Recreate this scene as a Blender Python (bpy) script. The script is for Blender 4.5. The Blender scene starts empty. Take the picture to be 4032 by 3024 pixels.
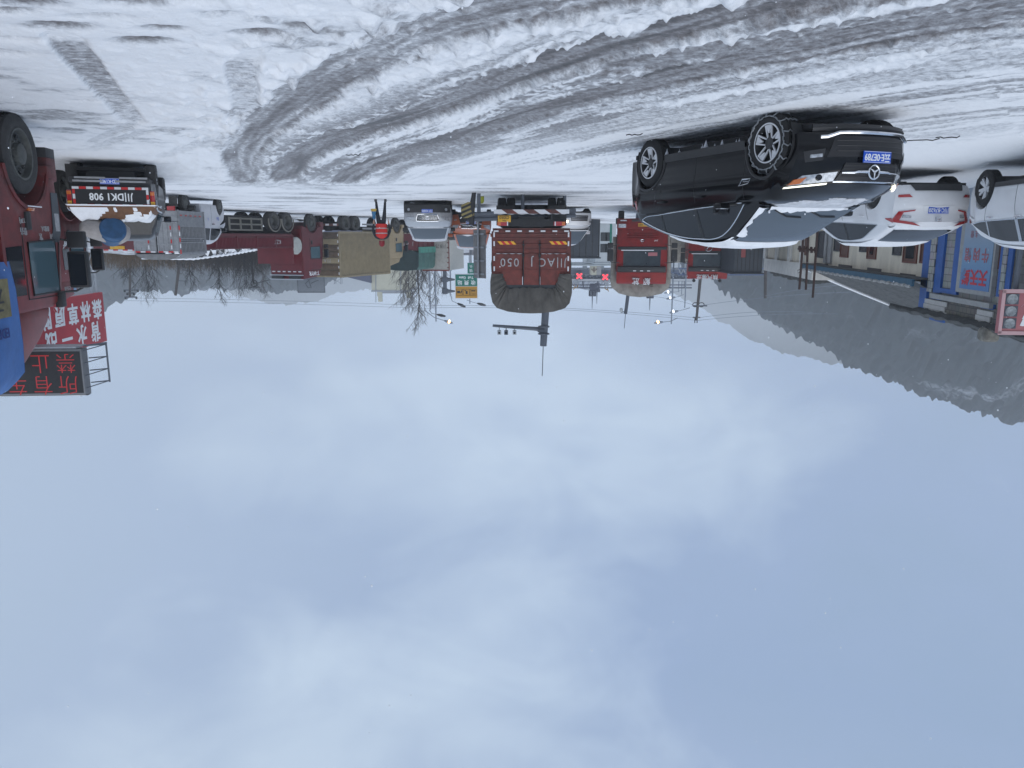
import bpy, bmesh, math, random
import numpy as np
from mathutils import Vector, Matrix
sc = bpy.context.scene
COL = sc.collection
R = math.radians
random.seed(7)

# ------------------------------------------------------------------ camera, sky, sun, exposure
CAM_H = 1.62
PITCH = R(10.78)
FPX, CX, CY = 3030.0, 2016.0, 1512.0
cam_d = bpy.data.cameras.new("camera"); cam_d.sensor_width = 36.0
cam_d.lens = 36.0 * FPX / 4032.0; cam_d.clip_start = 0.05; cam_d.clip_end = 6000
cam = bpy.data.objects.new("camera", cam_d); COL.objects.link(cam)
# the phone was held upside down: level view pitched up, then rolled by half a turn about its own axis
cam.matrix_world = Matrix.Translation((0, 0, CAM_H)) @ Matrix.Rotation(R(90) + PITCH, 4, 'X') @ Matrix.Rotation(math.pi, 4, 'Z')
sc.camera = cam

world = bpy.data.worlds.new("World"); sc.world = world; world.use_nodes = True
wn, wl = world.node_tree.nodes, world.node_tree.links
wn.clear()
def N(nodes, t, **kw):
    n = nodes.new(t)
    for k, v in kw.items(): setattr(n, k, v)
    return n
out = N(wn, 'ShaderNodeOutputWorld'); bg = N(wn, 'ShaderNodeBackground')
sky = N(wn, 'ShaderNodeTexSky', sky_type='NISHITA'); sky.sun_disc = False
SUN_EL, SUN_ROT = R(48), R(200)
sky.sun_elevation = SUN_EL; sky.sun_rotation = SUN_ROT
tc = N(wn, 'ShaderNodeTexCoord')
mp = N(wn, 'ShaderNodeMapping'); mp.inputs['Scale'].default_value = (1.0, 1.0, 1.9); mp.inputs['Location'].default_value = (2.3, 0.4, 1.7)
n1 = N(wn, 'ShaderNodeTexNoise'); n1.inputs['Scale'].default_value = 1.5; n1.inputs['Detail'].default_value = 5; n1.inputs['Roughness'].default_value = .46; n1.inputs['Distortion'].default_value = .35
wl.new(tc.outputs['Generated'], mp.inputs[0]); wl.new(mp.outputs[0], n1.inputs['Vector'])
cr = N(wn, 'ShaderNodeValToRGB'); e = cr.color_ramp.elements
e[0].position = .30; e[0].color = (3.55, 5.0, 7.3, 1)
e[1].position = .70; e[1].color = (6.9, 8.5, 10.6, 1)
m = cr.color_ramp.elements.new(.52); m.color = (3.8, 5.2, 7.9, 1)
n1b = N(wn, 'ShaderNodeTexNoise'); n1b.inputs['Scale'].default_value = 5.2; n1b.inputs['Detail'].default_value = 8; n1b.inputs['Roughness'].default_value = .6; n1b.inputs['Distortion'].default_value = .6
wl.new(mp.outputs[0], n1b.inputs['Vector'])
cm = N(wn, 'ShaderNodeMath', operation='MULTIPLY_ADD'); wl.new(n1b.outputs['Fac'], cm.inputs[0]); cm.inputs[1].default_value = .30; cm.inputs[2].default_value = -.15
ca_ = N(wn, 'ShaderNodeMath', operation='ADD'); wl.new(n1.outputs['Fac'], ca_.inputs[0]); wl.new(cm.outputs[0], ca_.inputs[1])
wl.new(ca_.outputs[0], cr.inputs[0])
# the cloud deck is paler towards the right-hand horizon and overhead
sx = N(wn, 'ShaderNodeSeparateXYZ'); wl.new(tc.outputs['Generated'], sx.inputs[0])
mr = N(wn, 'ShaderNodeMapRange'); mr.inputs['From Min'].default_value = -.1; mr.inputs['From Max'].default_value = .75
mr.inputs['To Min'].default_value = 0.0; mr.inputs['To Max'].default_value = .62; wl.new(sx.outputs['X'], mr.inputs['Value'])
mr2 = N(wn, 'ShaderNodeMapRange'); mr2.inputs['From Min'].default_value = .5; mr2.inputs['From Max'].default_value = 1.0
mr2.inputs['To Min'].default_value = 0.0; mr2.inputs['To Max'].default_value = .7; wl.new(sx.outputs['Z'], mr2.inputs['Value'])
ad = N(wn, 'ShaderNodeMath', operation='ADD'); wl.new(mr.outputs[0], ad.inputs[0]); wl.new(mr2.outputs[0], ad.inputs[1])
mx0 = N(wn, 'ShaderNodeMixRGB'); mx0.inputs[2].default_value = (6.6, 7.9, 9.5, 1)
wl.new(ad.outputs[0], mx0.inputs[0]); wl.new(cr.outputs[0], mx0.inputs[1])
mx = N(wn, 'ShaderNodeMixRGB'); mx.inputs[0].default_value = .92
wl.new(sky.outputs[0], mx.inputs[1]); wl.new(mx0.outputs[0], mx.inputs[2])
wl.new(mx.outputs[0], bg.inputs[0]); bg.inputs[1].default_value = 0.081
wl.new(bg.outputs[0], out.inputs[0])

sun_d = bpy.data.lights.new("sun", 'SUN'); sun_d.energy = 1.5; sun_d.angle = R(60); sun_d.color = (1, .985, .97)
sun = bpy.data.objects.new("sun", sun_d); COL.objects.link(sun)
sdir = Vector((math.sin(SUN_ROT) * math.cos(SUN_EL), math.cos(SUN_ROT) * math.cos(SUN_EL), math.sin(SUN_EL)))
sun.rotation_euler = sdir.to_track_quat('Z', 'Y').to_euler(); sun.location = sdir * 50
sc.view_settings.view_transform = 'Standard'; sc.view_settings.look = 'None'; sc.view_settings.gamma = 1
sc.view_settings.use_curve_mapping = False; sc.view_settings.exposure = 0.0
sc.render.engine = 'CYCLES'; sc.cycles.use_denoising = True
sc.cycles.max_bounces = 6; sc.cycles.diffuse_bounces = 2; sc.cycles.volume_bounces = 4; sc.cycles.transparent_max_bounces = 8

# ------------------------------------------------------------------ where a photo pixel lies in the world
CP, SP = math.cos(PITCH), math.sin(PITCH)
def W(px, py, D):
    a = (CX - px) / FPX; b = (py - CY) / FPX
    c = CP - b * SP
    return Vector((a * D / c, D, CAM_H + D * (SP + b * CP) / c))
def WX(px, D, py=935): return W(px, py, D).x
def sstep(a, b, x):
    t = np.clip((x - a) / (b - a), 0, 1); return t * t * (3 - 2 * t)
def gz(x, y):          # terrain height, without ruts
    x = np.asarray(x, float); y = np.asarray(y, float)
    z = .17 * sstep(10, 28, y)
    z = z + .16 * sstep(-5.5, -9.5, x) * sstep(11, 15.5, y)
    z = z - .05 * sstep(4, 8, x) * sstep(22, 12, y)
    return z
def G(px, py):
    z = 0.0
    for _ in range(8):
        b = (py - CY) / FPX; c = CP - b * SP; s = SP + b * CP
        D = (z - CAM_H) * c / s
        x = (CX - px) / FPX * D / c
        z = float(gz(x, D))
    return (x, D)

# ------------------------------------------------------------------ materials
MATS = {}
def mat(name, color, rough=.6, metal=0.0, var=.0, scale=6.0, bump=0.0, bscale=40.0, coat=0.0, grime=None, emit=None, snow=0.0, spec=.5, gtop=1.0, stretch=None):
    if name in MATS: return MATS[name]
    m = bpy.data.materials.new(name); m.use_nodes = True
    n, l = m.node_tree.nodes, m.node_tree.links
    b = n['Principled BSDF']
    b.inputs['Base Color'].default_value = (*color, 1); b.inputs['Roughness'].default_value = rough
    b.inputs['Metallic'].default_value = metal; b.inputs['Coat Weight'].default_value = coat; b.inputs['Coat Roughness'].default_value = .06
    b.inputs['Specular IOR Level'].default_value = spec
    tcn = N(n, 'ShaderNodeTexCoord'); src = tcn.outputs['Object']
    if stretch:
        mpn = N(n, 'ShaderNodeMapping'); mpn.inputs['Scale'].default_value = stretch; l.new(src, mpn.inputs[0]); src = mpn.outputs[0]
    cur = None
    def mixc(fac, a, c2):
        x = N(n, 'ShaderNodeMixRGB'); l.new(fac, x.inputs[0])
        if hasattr(a, 'is_output'): l.new(a, x.inputs[1])
        else: x.inputs[1].default_value = (*a, 1)
        x.inputs[2].default_value = (*c2, 1); return x.outputs[0]
    cur = color
    if var:
        nz = N(n, 'ShaderNodeTexNoise'); nz.inputs['Scale'].default_value = scale; nz.inputs['Detail'].default_value = 6; nz.inputs['Roughness'].default_value = .65
        l.new(src, nz.inputs['Vector'])
        rr = N(n, 'ShaderNodeMapRange'); rr.inputs['From Min'].default_value = .35; rr.inputs['From Max'].default_value = .68; l.new(nz.outputs['Fac'], rr.inputs['Value'])
        k = 1 - var
        cur = mixc(rr.outputs[0], cur, tuple(c * k for c in color))
    if grime:      # road dirt thrown up on the lower body
        gcol, amt = grime
        sp_ = N(n, 'ShaderNodeSeparateXYZ'); l.new(tcn.outputs['Object'], sp_.inputs[0])
        nz = N(n, 'ShaderNodeTexNoise'); nz.inputs['Scale'].default_value = 4.5; nz.inputs['Detail'].default_value = 7; nz.inputs['Roughness'].default_value = .7
        l.new(tcn.outputs['Object'], nz.inputs['Vector'])
        r1 = N(n, 'ShaderNodeMapRange'); r1.inputs['From Min'].default_value = .2; r1.inputs['From Max'].default_value = gtop
        r1.inputs['To Min'].default_value = amt; r1.inputs['To Max'].default_value = amt * .12; l.new(sp_.outputs['Z'], r1.inputs['Value'])
        r2 = N(n, 'ShaderNodeMapRange'); r2.inputs['From Min'].default_value = .3; r2.inputs['From Max'].default_value = .7; r2.inputs['To Min'].default_value = .35; r2.inputs['To Max'].default_value = 1.4
        l.new(nz.outputs['Fac'], r2.inputs['Value'])
        mm = N(n, 'ShaderNodeMath', operation='MULTIPLY', use_clamp=True); l.new(r1.outputs[0], mm.inputs[0]); l.new(r2.outputs[0], mm.inputs[1])
        cur = mixc(mm.outputs[0], cur, gcol)
        rm = N(n, 'ShaderNodeMapRange'); rm.inputs['To Min'].default_value = rough; rm.inputs['To Max'].default_value = .8; l.new(mm.outputs[0], rm.inputs['Value']); l.new(rm.outputs[0], b.inputs['Roughness'])
        if coat:
            rc = N(n, 'ShaderNodeMapRange'); rc.inputs['To Min'].default_value = coat; rc.inputs['To Max'].default_value = 0; l.new(mm.outputs[0], rc.inputs['Value']); l.new(rc.outputs[0], b.inputs['Coat Weight'])
    if snow:       # thin settled snow on upward faces
        gm = N(n, 'ShaderNodeNewGeometry'); sp2 = N(n, 'ShaderNodeSeparateXYZ'); l.new(gm.outputs['Normal'], sp2.inputs[0])
        nz = N(n, 'ShaderNodeTexNoise'); nz.inputs['Scale'].default_value = 5; nz.inputs['Detail'].default_value = 6; l.new(tcn.outputs['Object'], nz.inputs['Vector'])
        a1 = N(n, 'ShaderNodeMath', operation='ADD'); l.new(sp2.outputs['Z'], a1.inputs[0]); l.new(nz.outputs['Fac'], a1.inputs[1])
        r3 = N(n, 'ShaderNodeMapRange'); r3.inputs['From Min'].default_value = 1.6 - snow; r3.inputs['From Max'].default_value = 1.75 - snow; l.new(a1.outputs[0], r3.inputs['Value'])
        cur = mixc(r3.outputs[0], cur, (.78, .80, .83))
    if hasattr(cur, 'is_output'): l.new(cur, b.inputs['Base Color'])
    if bump:
        nb = N(n, 'ShaderNodeTexNoise'); nb.inputs['Scale'].default_value = bscale; nb.inputs['Detail'].default_value = 5; l.new(src, nb.inputs['Vector'])
        bp = N(n, 'ShaderNodeBump'); bp.inputs['Strength'].default_value = bump; bp.inputs['Distance'].default_value = .02
        l.new(nb.outputs['Fac'], bp.inputs['Height']); l.new(bp.outputs[0], b.inputs['Normal'])
    if emit:
        b.inputs['Emission Color'].default_value = (*emit[0], 1); b.inputs['Emission Strength'].default_value = emit[1]
    MATS[name] = m; return m
GRM = (.085, .083, .085)
M = dict(
 black_paint=mat('black_paint', (.0025, .0028, .004), .11, 0, spec=.36, grime=((.05,.05,.052), .04), gtop=.8),
 white_paint=mat('white_paint', (.72, .73, .75), .3, 0, coat=.5, grime=((.3, .29, .28), .25), gtop=.8),
 silver_paint=mat('silver_paint', (.50, .52, .55), .3, .35, coat=.6, grime=(GRM, .8), gtop=1.1),
 dark_grey_paint=mat('dark_grey_paint', (.02, .021, .024), .35, .1, coat=.2, grime=(GRM, .5), gtop=1.0),
 orange_paint=mat('orange_paint', (.42, .10, .03), .32, 0, coat=.5, grime=(GRM, .5), gtop=1.0),
 red_paint=mat('red_paint', (.22, .012, .012), .38, 0, var=.35, scale=3, coat=.12, grime=((.065, .04, .04), .8), gtop=3.0),
 bright_red=mat('bright_red', (.27, .011, .010), .5, 0, var=.35, scale=3, spec=.3, grime=((.05, .02, .02), .7), gtop=2.4),
 maroon=mat('maroon', (.13, .008, .013), .42, 0, var=.3, scale=3, grime=((.09, .045, .05), .6), gtop=3.2),
 rust_red=mat('rust_red', (.21, .032, .020), .6, 0, var=.5, scale=4, bump=.15, grime=((.06, .04, .036), .75), gtop=3.4),
 tan_metal=mat('tan_metal', (.30, .245, .15), .6, 0, var=.25, scale=3, grime=((.12, .11, .09), .5), gtop=3.0),
 rusty_wood=mat('rusty_wood', (.13, .085, .05), .8, 0, var=.5, scale=4, grime=(GRM, .6), gtop=3.5),
 glass=mat('glass', (.008, .010, .014), .05, 0, spec=.45),
 windshield=mat('windshield', (.060, .078, .10), .07, 0, spec=.7),
 pale_glass=mat('pale_glass', (.07, .12, .14), .08, 0, spec=.8),
 rim_silver=mat('rim_silver', (.70, .71, .73), .35, .25),
 chrome=mat('chrome', (.75, .77, .8), .18, 1),
 chrome_dull=mat('chrome_dull', (.5, .52, .55), .35, 1),
 plastic=mat('black_plastic', (.014, .015, .017), .5, 0, grime=(GRM, .35), gtop=1.0),
 rubber=mat('rubber', (.017, .017, .018), .8, 0, var=.3, scale=20, bump=.3, bscale=60),
 rubber_dusty=mat('rubber_dusty', (.05, .05, .05), .85, 0, var=.4, scale=8, bump=.3, bscale=50),
 rim_steel=mat('rim_steel', (.10, .105, .10), .6, .2, var=.4, scale=9),
 chassis=mat('chassis', (.018, .019, .021), .7, 0, var=.3, scale=6),
 steel=mat('galvanised_steel', (.33, .35, .37), .45, .6, var=.25, scale=8),
 pole_grey=mat('pole_grey', (.10, .115, .14), .55, .2, var=.2, scale=3),
 far_grey=mat('far_grey', (.30, .32, .35), .6, .1, var=.15),
 blue_plate=mat('blue_plate', (.005, .075, .50), .4, 0),
 yellow_plate=mat('yellow_plate', (.65, .36, .03), .5, 0, var=.2, scale=10),
 white_ink=mat('white_ink', (.75, .77, .78), .5, 0),
 faded_ink=mat('faded_ink', (.42, .42, .43), .7, 0, var=.35, scale=14),
 black_ink=mat('black_ink', (.012, .012, .014), .5, 0),
 red_tape=mat('red_tape', (.5, .02, .02), .4, 0),
 white_tape=mat('white_tape', (.62, .63, .65), .4, 0),
 yellow_tape=mat('yellow_tape', (.72, .38, .03), .45, 0),
 head_lens=mat('head_lens', (.55, .58, .62), .12, .3, coat=1, var=.6, scale=22),
 red_lens=mat('red_lens', (.35, .012, .015), .18, 0, coat=1),
 orange_lens=mat('orange_lens', (.55, .14, .02), .2, 0, coat=1),
 lamp_on=mat('lamp_lit', (.9, .85, .7), .3, 0, emit=((1, .84, .5), 5.0)),
 drl=mat('running_light', (.9, .9, .8), .3, 0, emit=((1, .95, .75), 1.3)),
 street_on=mat('street_lamp_lit', (.9, .7, .4), .3, 0, emit=((1, .55, .16), 14.0)),
 white_on=mat('white_lamp_lit', (.9, .9, .9), .3, 0, emit=((.95, .97, 1), 3.0)),
 signal=mat('signal_red', (.6, .02, .03), .4, 0, emit=((1, .03, .05), 3.2)),
 led_red=mat('led_red', (.2, .01, .01), .5, 0, emit=((1, .05, .06), .20)),
 led_board=mat('led_board', (.012, .012, .014), .6, 0, var=.4, scale=12),
 board_grey=mat('board_grey', (.17, .175, .185), .55, .1, var=.15),
 sign_red=mat('sign_red', (.43, .016, .028), .5, 0, var=.15, scale=1.2),
 sign_green=mat('sign_green', (.0, .15, .11), .5, 0, var=.1),
 sign_yellow=mat('sign_yellow', (.50, .25, .02), .5, 0, var=.1),
 sign_grey=mat('sign_grey', (.19, .21, .235), .5, .2, var=.15),
 tarp_grey=mat('tarp_grey', (.105, .098, .088), .88, 0, var=.5, scale=2.6, bump=.8, bscale=6, stretch=(1, 1, .6)),
 tarp_pale=mat('tarp_pale', (.33, .315, .28), .85, 0, var=.35, scale=4, bump=.5, bscale=7),
 tarp_green=mat('tarp_green', (.06, .145, .125), .75, 0, var=.35, scale=3, bump=.4, bscale=8),
 tarp_dark_green=mat('tarp_dark_green', (.018, .04, .042), .8, 0, var=.35, scale=3, bump=.4, bscale=8),
 tarp_blue=mat('tarp_blue', (.045, .15, .42), .6, 0, var=.25, scale=2.5, bump=.4, bscale=6, snow=.25),
 tarp_brown=mat('tarp_brown', (.16, .075, .035), .75, 0, var=.4, scale=7, bump=.6, bscale=12),
 barrel_blue=mat('barrel_blue', (.02, .09, .21), .55, 0, var=.4, scale=6),
 sack=mat('sack', (.35, .33, .32), .85, 0, var=.25, scale=9, bump=.4, bscale=14),
 snow=mat('settled_snow', (.80, .82, .85), .75, 0, var=.1, scale=6, bump=.45, bscale=18),
 thin_snow=mat('thin_snow', (.60, .62, .66), .7, 0, var=.35, scale=9, bump=.3, bscale=25),
 cage_grey=mat('cage_grey', (.34, .35, .365), .5, .3, var=.3, scale=6, grime=((.2, .2, .2), .4), gtop=2.2),
 cage_dark=mat('cage_dark', (.05, .055, .06), .7, 0, var=.3),
 plaster=mat('plaster', (.76, .69, .56), .9, 0, var=.30, scale=1.1, bump=.15, stretch=(1, 1, .4)),
 plaster_white=mat('plaster_white', (.70, .68, .64), .9, 0, var=.2, scale=1.6, bump=.15),
 pillar=mat('pillar_grey', (.33, .33, .33), .85, 0, var=.3, scale=2),
 wood_brown=mat('wood_brown', (.13, .05, .028), .6, 0, var=.4, scale=7),
 blue_trim=mat('blue_trim', (.015, .10, .36), .5, 0, var=.25, scale=4),
 stone=mat('rubble_stone', (.24, .23, .20), .9, 0, var=.6, scale=5, bump=.8, bscale=9),
 dark_stone=mat('dark_stone', (.07, .075, .075), .9, 0, var=.5, scale=6, bump=.7, bscale=10),
 hut_dark=mat('hut_dark', (.035, .043, .055), .6, .1, var=.15),
 cream=mat('cream', (.46, .45, .36), .8, 0, var=.12, scale=.5),
 white_wall=mat('white_wall', (.46, .50, .52), .7, 0, var=.15, scale=.8),
 bark=mat('bark', (.10, .092, .09), .9, 0, var=.4, scale=10),
 bark_dark=mat('bark_dark', (.03, .03, .032), .9, 0, var=.4, scale=10),
 skin=mat('skin', (.42, .25, .18), .6),
 cloth_dark=mat('cloth_dark', (.014, .017, .026), .9, 0, var=.3),
 vest_red=mat('vest_red', (.55, .018, .014), .7, 0, var=.25, scale=8),
 hat_red=mat('hat_red', (.20, .012, .02), .85),
 bag_blue=mat('bag_blue', (.02, .12, .24), .5), bag_yellow=mat('bag_yellow', (.45, .30, .05), .5),
 gold=mat('gold', (.34, .22, .10), .55, .4, var=.3), pink=mat('sign_pink', (.40, .14, .15), .65, 0, var=.2, scale=2),
 blue_hat=mat('cloth_blue', (.02, .08, .45), .7), shirt=mat('bright_white', (.8, .82, .84), .6),
)

# ------------------------------------------------------------------ mesh helpers
class MB:
    def __init__(s): s.v = []; s.f = []; s.mi = []
    def add(s, vs, fs, mi=0):
        o = len(s.v); s.v += [tuple(p) for p in vs]
        s.f += [tuple(i + o for i in f) for f in fs]; s.mi += [mi] * len(fs); return s
    def bm(s, b, mi=0, mtx=None):
        if mtx is not None: bmesh.ops.transform(b, matrix=mtx, verts=b.verts)
        b.verts.index_update()
        s.add([v.co[:] for v in b.verts], [[v.index for v in f.verts] for f in b.faces], mi); b.free(); return s
    def box(s, x0, x1, y0, y1, z0, z1, bev=0, mi=0, seg=2, mtx=None):
        b = bmesh.new(); bmesh.ops.create_cube(b, size=1)
        bmesh.ops.transform(b, matrix=Matrix.Translation(((x0 + x1) / 2, (y0 + y1) / 2, (z0 + z1) / 2)) @ Matrix.Diagonal((abs(x1 - x0), abs(y1 - y0), abs(z1 - z0), 1)), verts=b.verts)
        if bev: bmesh.ops.bevel(b, geom=b.edges[:], offset=bev, segments=seg, profile=.6, affect='EDGES')
        return s.bm(b, mi, mtx)
    def ext(s, poly, axis, a0, a1, bev=0, mi=0, seg=2):
        """poly in the two other axes (order x,y,z with axis left out), pushed from a0 to a1"""
        def P(u, v, w):
            return {'x': (w, u, v), 'y': (u, w, v), 'z': (u, v, w)}[axis]
        b = bmesh.new()
        A = [b.verts.new(P(u, v, a0)) for u, v in poly]; B = [b.verts.new(P(u, v, a1)) for u, v in poly]
        n = len(poly)
        b.faces.new(A); b.faces.new(B[::-1])
        for i in range(n): b.faces.new((A[i], B[i], B[(i + 1) % n], A[(i + 1) % n]))
        bmesh.ops.recalc_face_normals(b, faces=b.faces)
        if bev: bmesh.ops.bevel(b, geom=b.edges[:], offset=bev, segments=seg, profile=.6, affect='EDGES')
        return s.bm(b, mi)
    def tube(s, pts, r, n=8, mi=0, cap=True, closed=False):
        pts = [Vector(p) for p in pts]; rs = r if isinstance(r, (list, tuple)) else [r] * len(pts)
        vs = []; fs = []; L = len(pts); up = None
        for i, p in enumerate(pts):
            if closed: d = pts[(i + 1) % L] - pts[i - 1]
            else: d = pts[min(i + 1, L - 1)] - pts[max(i - 1, 0)]
            if d.length < 1e-9: d = Vector((0, 0, 1))
            d.normalize()
            if up is None:
                up = Vector((0, 0, 1)) if abs(d.z) < .9 else Vector((1, 0, 0))
            u = d.cross(up)
            if u.length < 1e-4: u = d.cross(Vector((.3, 1, .2)))
            u.normalize(); w = u.cross(d); up = w
            for k in range(n):
                a = 2 * math.pi * k / n; vs.append(p + (u * math.cos(a) + w * math.sin(a)) * rs[i])
        for i in range(L if closed else L - 1):
            j = (i + 1) % L
            for k in range(n): fs.append((i * n + k, i * n + (k + 1) % n, j * n + (k + 1) % n, j * n + k))
        if cap and not closed: fs.append(tuple(range(n - 1, -1, -1))); fs.append(tuple((L - 1) * n + k for k in range(n)))
        return s.add(vs, fs, mi)
    def lathe(s, prof, o, ax, n=24, mi=0, close=True):
        """prof: (radius, height along ax)"""
        ax = Vector(ax).normalized(); o = Vector(o)
        u = ax.cross(Vector((0, 0, 1)))
        if u.length < .1: u = Vector((1, 0, 0))
        u.normalize(); w = ax.cross(u); vs = []; fs = []
        for r, h in prof:
            for k in range(n):
                a = 2 * math.pi * k / n; vs.append(o + ax * h + (u * math.cos(a) + w * math.sin(a)) * r)
        for i in range(len(prof) - 1):
            for k in range(n): fs.append((i * n + k, i * n + (k + 1) % n, (i + 1) * n + (k + 1) % n, (i + 1) * n + k))
        if close: fs.append(tuple(range(n))); fs.append(tuple((len(prof) - 1) * n + k for k in range(n - 1, -1, -1)))
        return s.add(vs, fs, mi)
    def grid(s, fn, us, vs_, mi=0):
        P = []; F = []; nu, nv = len(us), len(vs_)
        for u in us:
            for v in vs_: P.append(fn(u, v))
        for i in range(nu - 1):
            for j in range(nv - 1): F.append((i * nv + j, (i + 1) * nv + j, (i + 1) * nv + j + 1, i * nv + j + 1))
        return s.add(P, F, mi)
    def plate(s, pts, off, mi=0):
        """thin solid from a flat polygon: pts and the same pushed by off"""
        n = len(pts); off = Vector(off); A = [Vector(p) for p in pts]; B = [p + off for p in A]
        F = [tuple(range(n)), tuple(range(2 * n - 1, n - 1, -1))] + [(i, (i + 1) % n, n + (i + 1) % n, n + i) for i in range(n)]
        return s.add(A + B, F, mi)
    def build(s, name, mats, parent=None, smooth=35, recalc=True):
        me = bpy.data.meshes.new(name); me.from_pydata(s.v, [], s.f)
        if not isinstance(mats, (list, tuple)): mats = [mats]
        for m_ in mats: me.materials.append(m_)
        if len(mats) > 1: me.polygons.foreach_set('material_index', s.mi)
        if recalc:
            b = bmesh.new(); b.from_mesh(me); bmesh.ops.remove_doubles(b, verts=b.verts, dist=1e-5); bmesh.ops.recalc_face_normals(b, faces=b.faces); b.to_mesh(me); b.free()
        if smooth is not None:
            me.shade_smooth()
            if smooth < 180: me.set_sharp_from_angle(angle=R(smooth))
        o = bpy.data.objects.new(name, me); COL.objects.link(o)
        if parent is not None: o.parent = parent
        return o
def tag(o, label=None, cat=None, group=None, kind=None):
    if label: o['label'] = label
    if cat: o['category'] = cat
    if group: o['group'] = group
    if kind: o['kind'] = kind
    return o
def thing(name, label, cat, loc=(0, 0, 0), yaw=0, group=None, scale=1):
    o = bpy.data.objects.new(name, None); COL.objects.link(o); o.empty_display_size = .3
    o.location = loc; o.rotation_euler = (0, 0, yaw); o.scale = (scale,) * 3
    return tag(o, label, cat, group)
TXT = {}
def text(parent, s, size, m_, org, xd, yd, name='lettering', align='CENTER', wscale=1.0, ext=.003, bold=0.0, spacing=1.0):
    key = (s, round(size, 3), align, wscale, ext, bold, spacing)
    if key not in TXT:
        cu = bpy.data.curves.new('txt', 'FONT'); cu.body = s; cu.size = size; cu.align_x = align; cu.align_y = 'CENTER'
        cu.extrude = ext; cu.offset = bold; cu.space_character = spacing; cu.resolution_u = 3
        ob = bpy.data.objects.new('txt', cu); COL.objects.link(ob)
        dg = bpy.context.evaluated_depsgraph_get(); me = bpy.data.meshes.new_from_object(ob.evaluated_get(dg))
        bpy.data.objects.remove(ob); bpy.data.curves.remove(cu)
        if wscale != 1: me.transform(Matrix.Diagonal((wscale, 1, 1, 1)))
        TXT[key] = me
    me = TXT[key].copy(); me.name = name
    x = Vector(xd).normalized(); y = Vector(yd).normalized(); z = x.cross(y).normalized()
    mt = Matrix((x, y, z)).transposed().to_4x4(); mt.translation = Vector(org)
    me.transform(mt); me.materials.clear(); me.materials.append(m_)
    o = bpy.data.objects.new(name, me); COL.objects.link(o); o.parent = parent
    return o
def curve(pts):
    xs = np.array([p[0] for p in pts], float); ys = np.array([p[1] for p in pts], float)
    d = np.diff(ys) / np.diff(xs); mm = np.zeros(len(xs)); mm[0] = d[0]; mm[-1] = d[-1]
    for i in range(1, len(xs) - 1): mm[i] = 0 if d[i - 1] * d[i] <= 0 else 2 * d[i - 1] * d[i] / (d[i - 1] + d[i])
    def f(x):
        x = min(max(x, xs[0]), xs[-1]); i = int(min(max(np.searchsorted(xs, x) - 1, 0), len(xs) - 2))
        h = xs[i + 1] - xs[i]; t = (x - xs[i]) / h
        return float((2*t**3-3*t*t+1)*ys[i] + (t**3-2*t*t+t)*h*mm[i] + (-2*t**3+3*t*t)*ys[i+1] + (t**3-t*t)*h*mm[i+1])
    return f
def lin(a, b, n): return [a + (b - a) * i / (n - 1) for i in range(n)]

# numpy value noise
_rs = np.random.RandomState(3); _T = _rs.rand(256, 256)
def vnoise(x, y):
    xi = np.floor(x).astype(int); yi = np.floor(y).astype(int); fx = x - xi; fy = y - yi
    fx = fx * fx * (3 - 2 * fx); fy = fy * fy * (3 - 2 * fy)
    a = _T[xi & 255, yi & 255]; b = _T[(xi + 1) & 255, yi & 255]; c = _T[xi & 255, (yi + 1) & 255]; d = _T[(xi + 1) & 255, (yi + 1) & 255]
    return (a * (1 - fx) + b * fx) * (1 - fy) + (c * (1 - fx) + d * fx) * fy
def fbm(x, y, o=4, g=.5):
    t = 0; a = 1; s_ = 0
    for i in range(o): t = t + a * vnoise(x * 2**i + 17.3 * i, y * 2**i + 9.1 * i); s_ += a; a *= g
    return t / s_

# ------------------------------------------------------------------ ground: one sheet of snow with wheel tracks
def resample(pts, step=.15):
    P = [Vector((*p, 0)) for p in pts]; out_ = []
    n = len(P)
    for i in range(n - 1):
        p0 = P[max(i - 1, 0)]; p1 = P[i]; p2 = P[i + 1]; p3 = P[min(i + 2, n - 1)]
        k = max(2, int((p2 - p1).length / step))
        for j in range(k):
            t = j / k
            out_.append(.5 * ((2 * p1) + (p2 - p0) * t + (2*p0 - 5*p1 + 4*p2 - p3) * t*t + (3*p1 - p0 - 3*p2 + p3) * t**3))
    out_.append(P[-1]); return np.array([(q.x, q.y) for q in out_])
def tdist(X, Y, line, w):
    """distance and arclength to a polyline, for points near it"""
    D = np.full(X.shape, 9.0); S = np.zeros(X.shape); SG = np.zeros(X.shape)
    x0, y0 = line.min(0) - w; x1, y1 = line.max(0) + w
    idx = np.where((X > x0) & (X < x1) & (Y > y0) & (Y < y1))[0]
    if len(idx) == 0: return D, S, SG
    xx, yy = X[idx], Y[idx]; best = np.full(len(idx), 9e9); bs = np.zeros(len(idx)); sg = np.zeros(len(idx)); s0 = 0
    for i in range(len(line) - 1):
        ax, ay = line[i]; bx, by = line[i + 1]; dx, dy = bx - ax, by - ay; L2 = dx*dx + dy*dy; L = math.sqrt(L2)
        t = np.clip(((xx - ax) * dx + (yy - ay) * dy) / L2, 0, 1)
        ex = xx - ax - t * dx; ey = yy - ay - t * dy; d2 = ex*ex + ey*ey; m_ = d2 < best
        best[m_] = d2[m_]; bs[m_] = s0 + t[m_] * L; sg[m_] = np.sign(dx * ey[m_] - dy * ex[m_]); s0 += L
    D[idx] = np.sqrt(best); S[idx] = bs; SG[idx] = sg
    return D, S, SG
def I1(u, v): return (u * .9114, v * .9114)
def I2(u, v): return (2016 + u * .9114, v * .9114)
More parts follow.
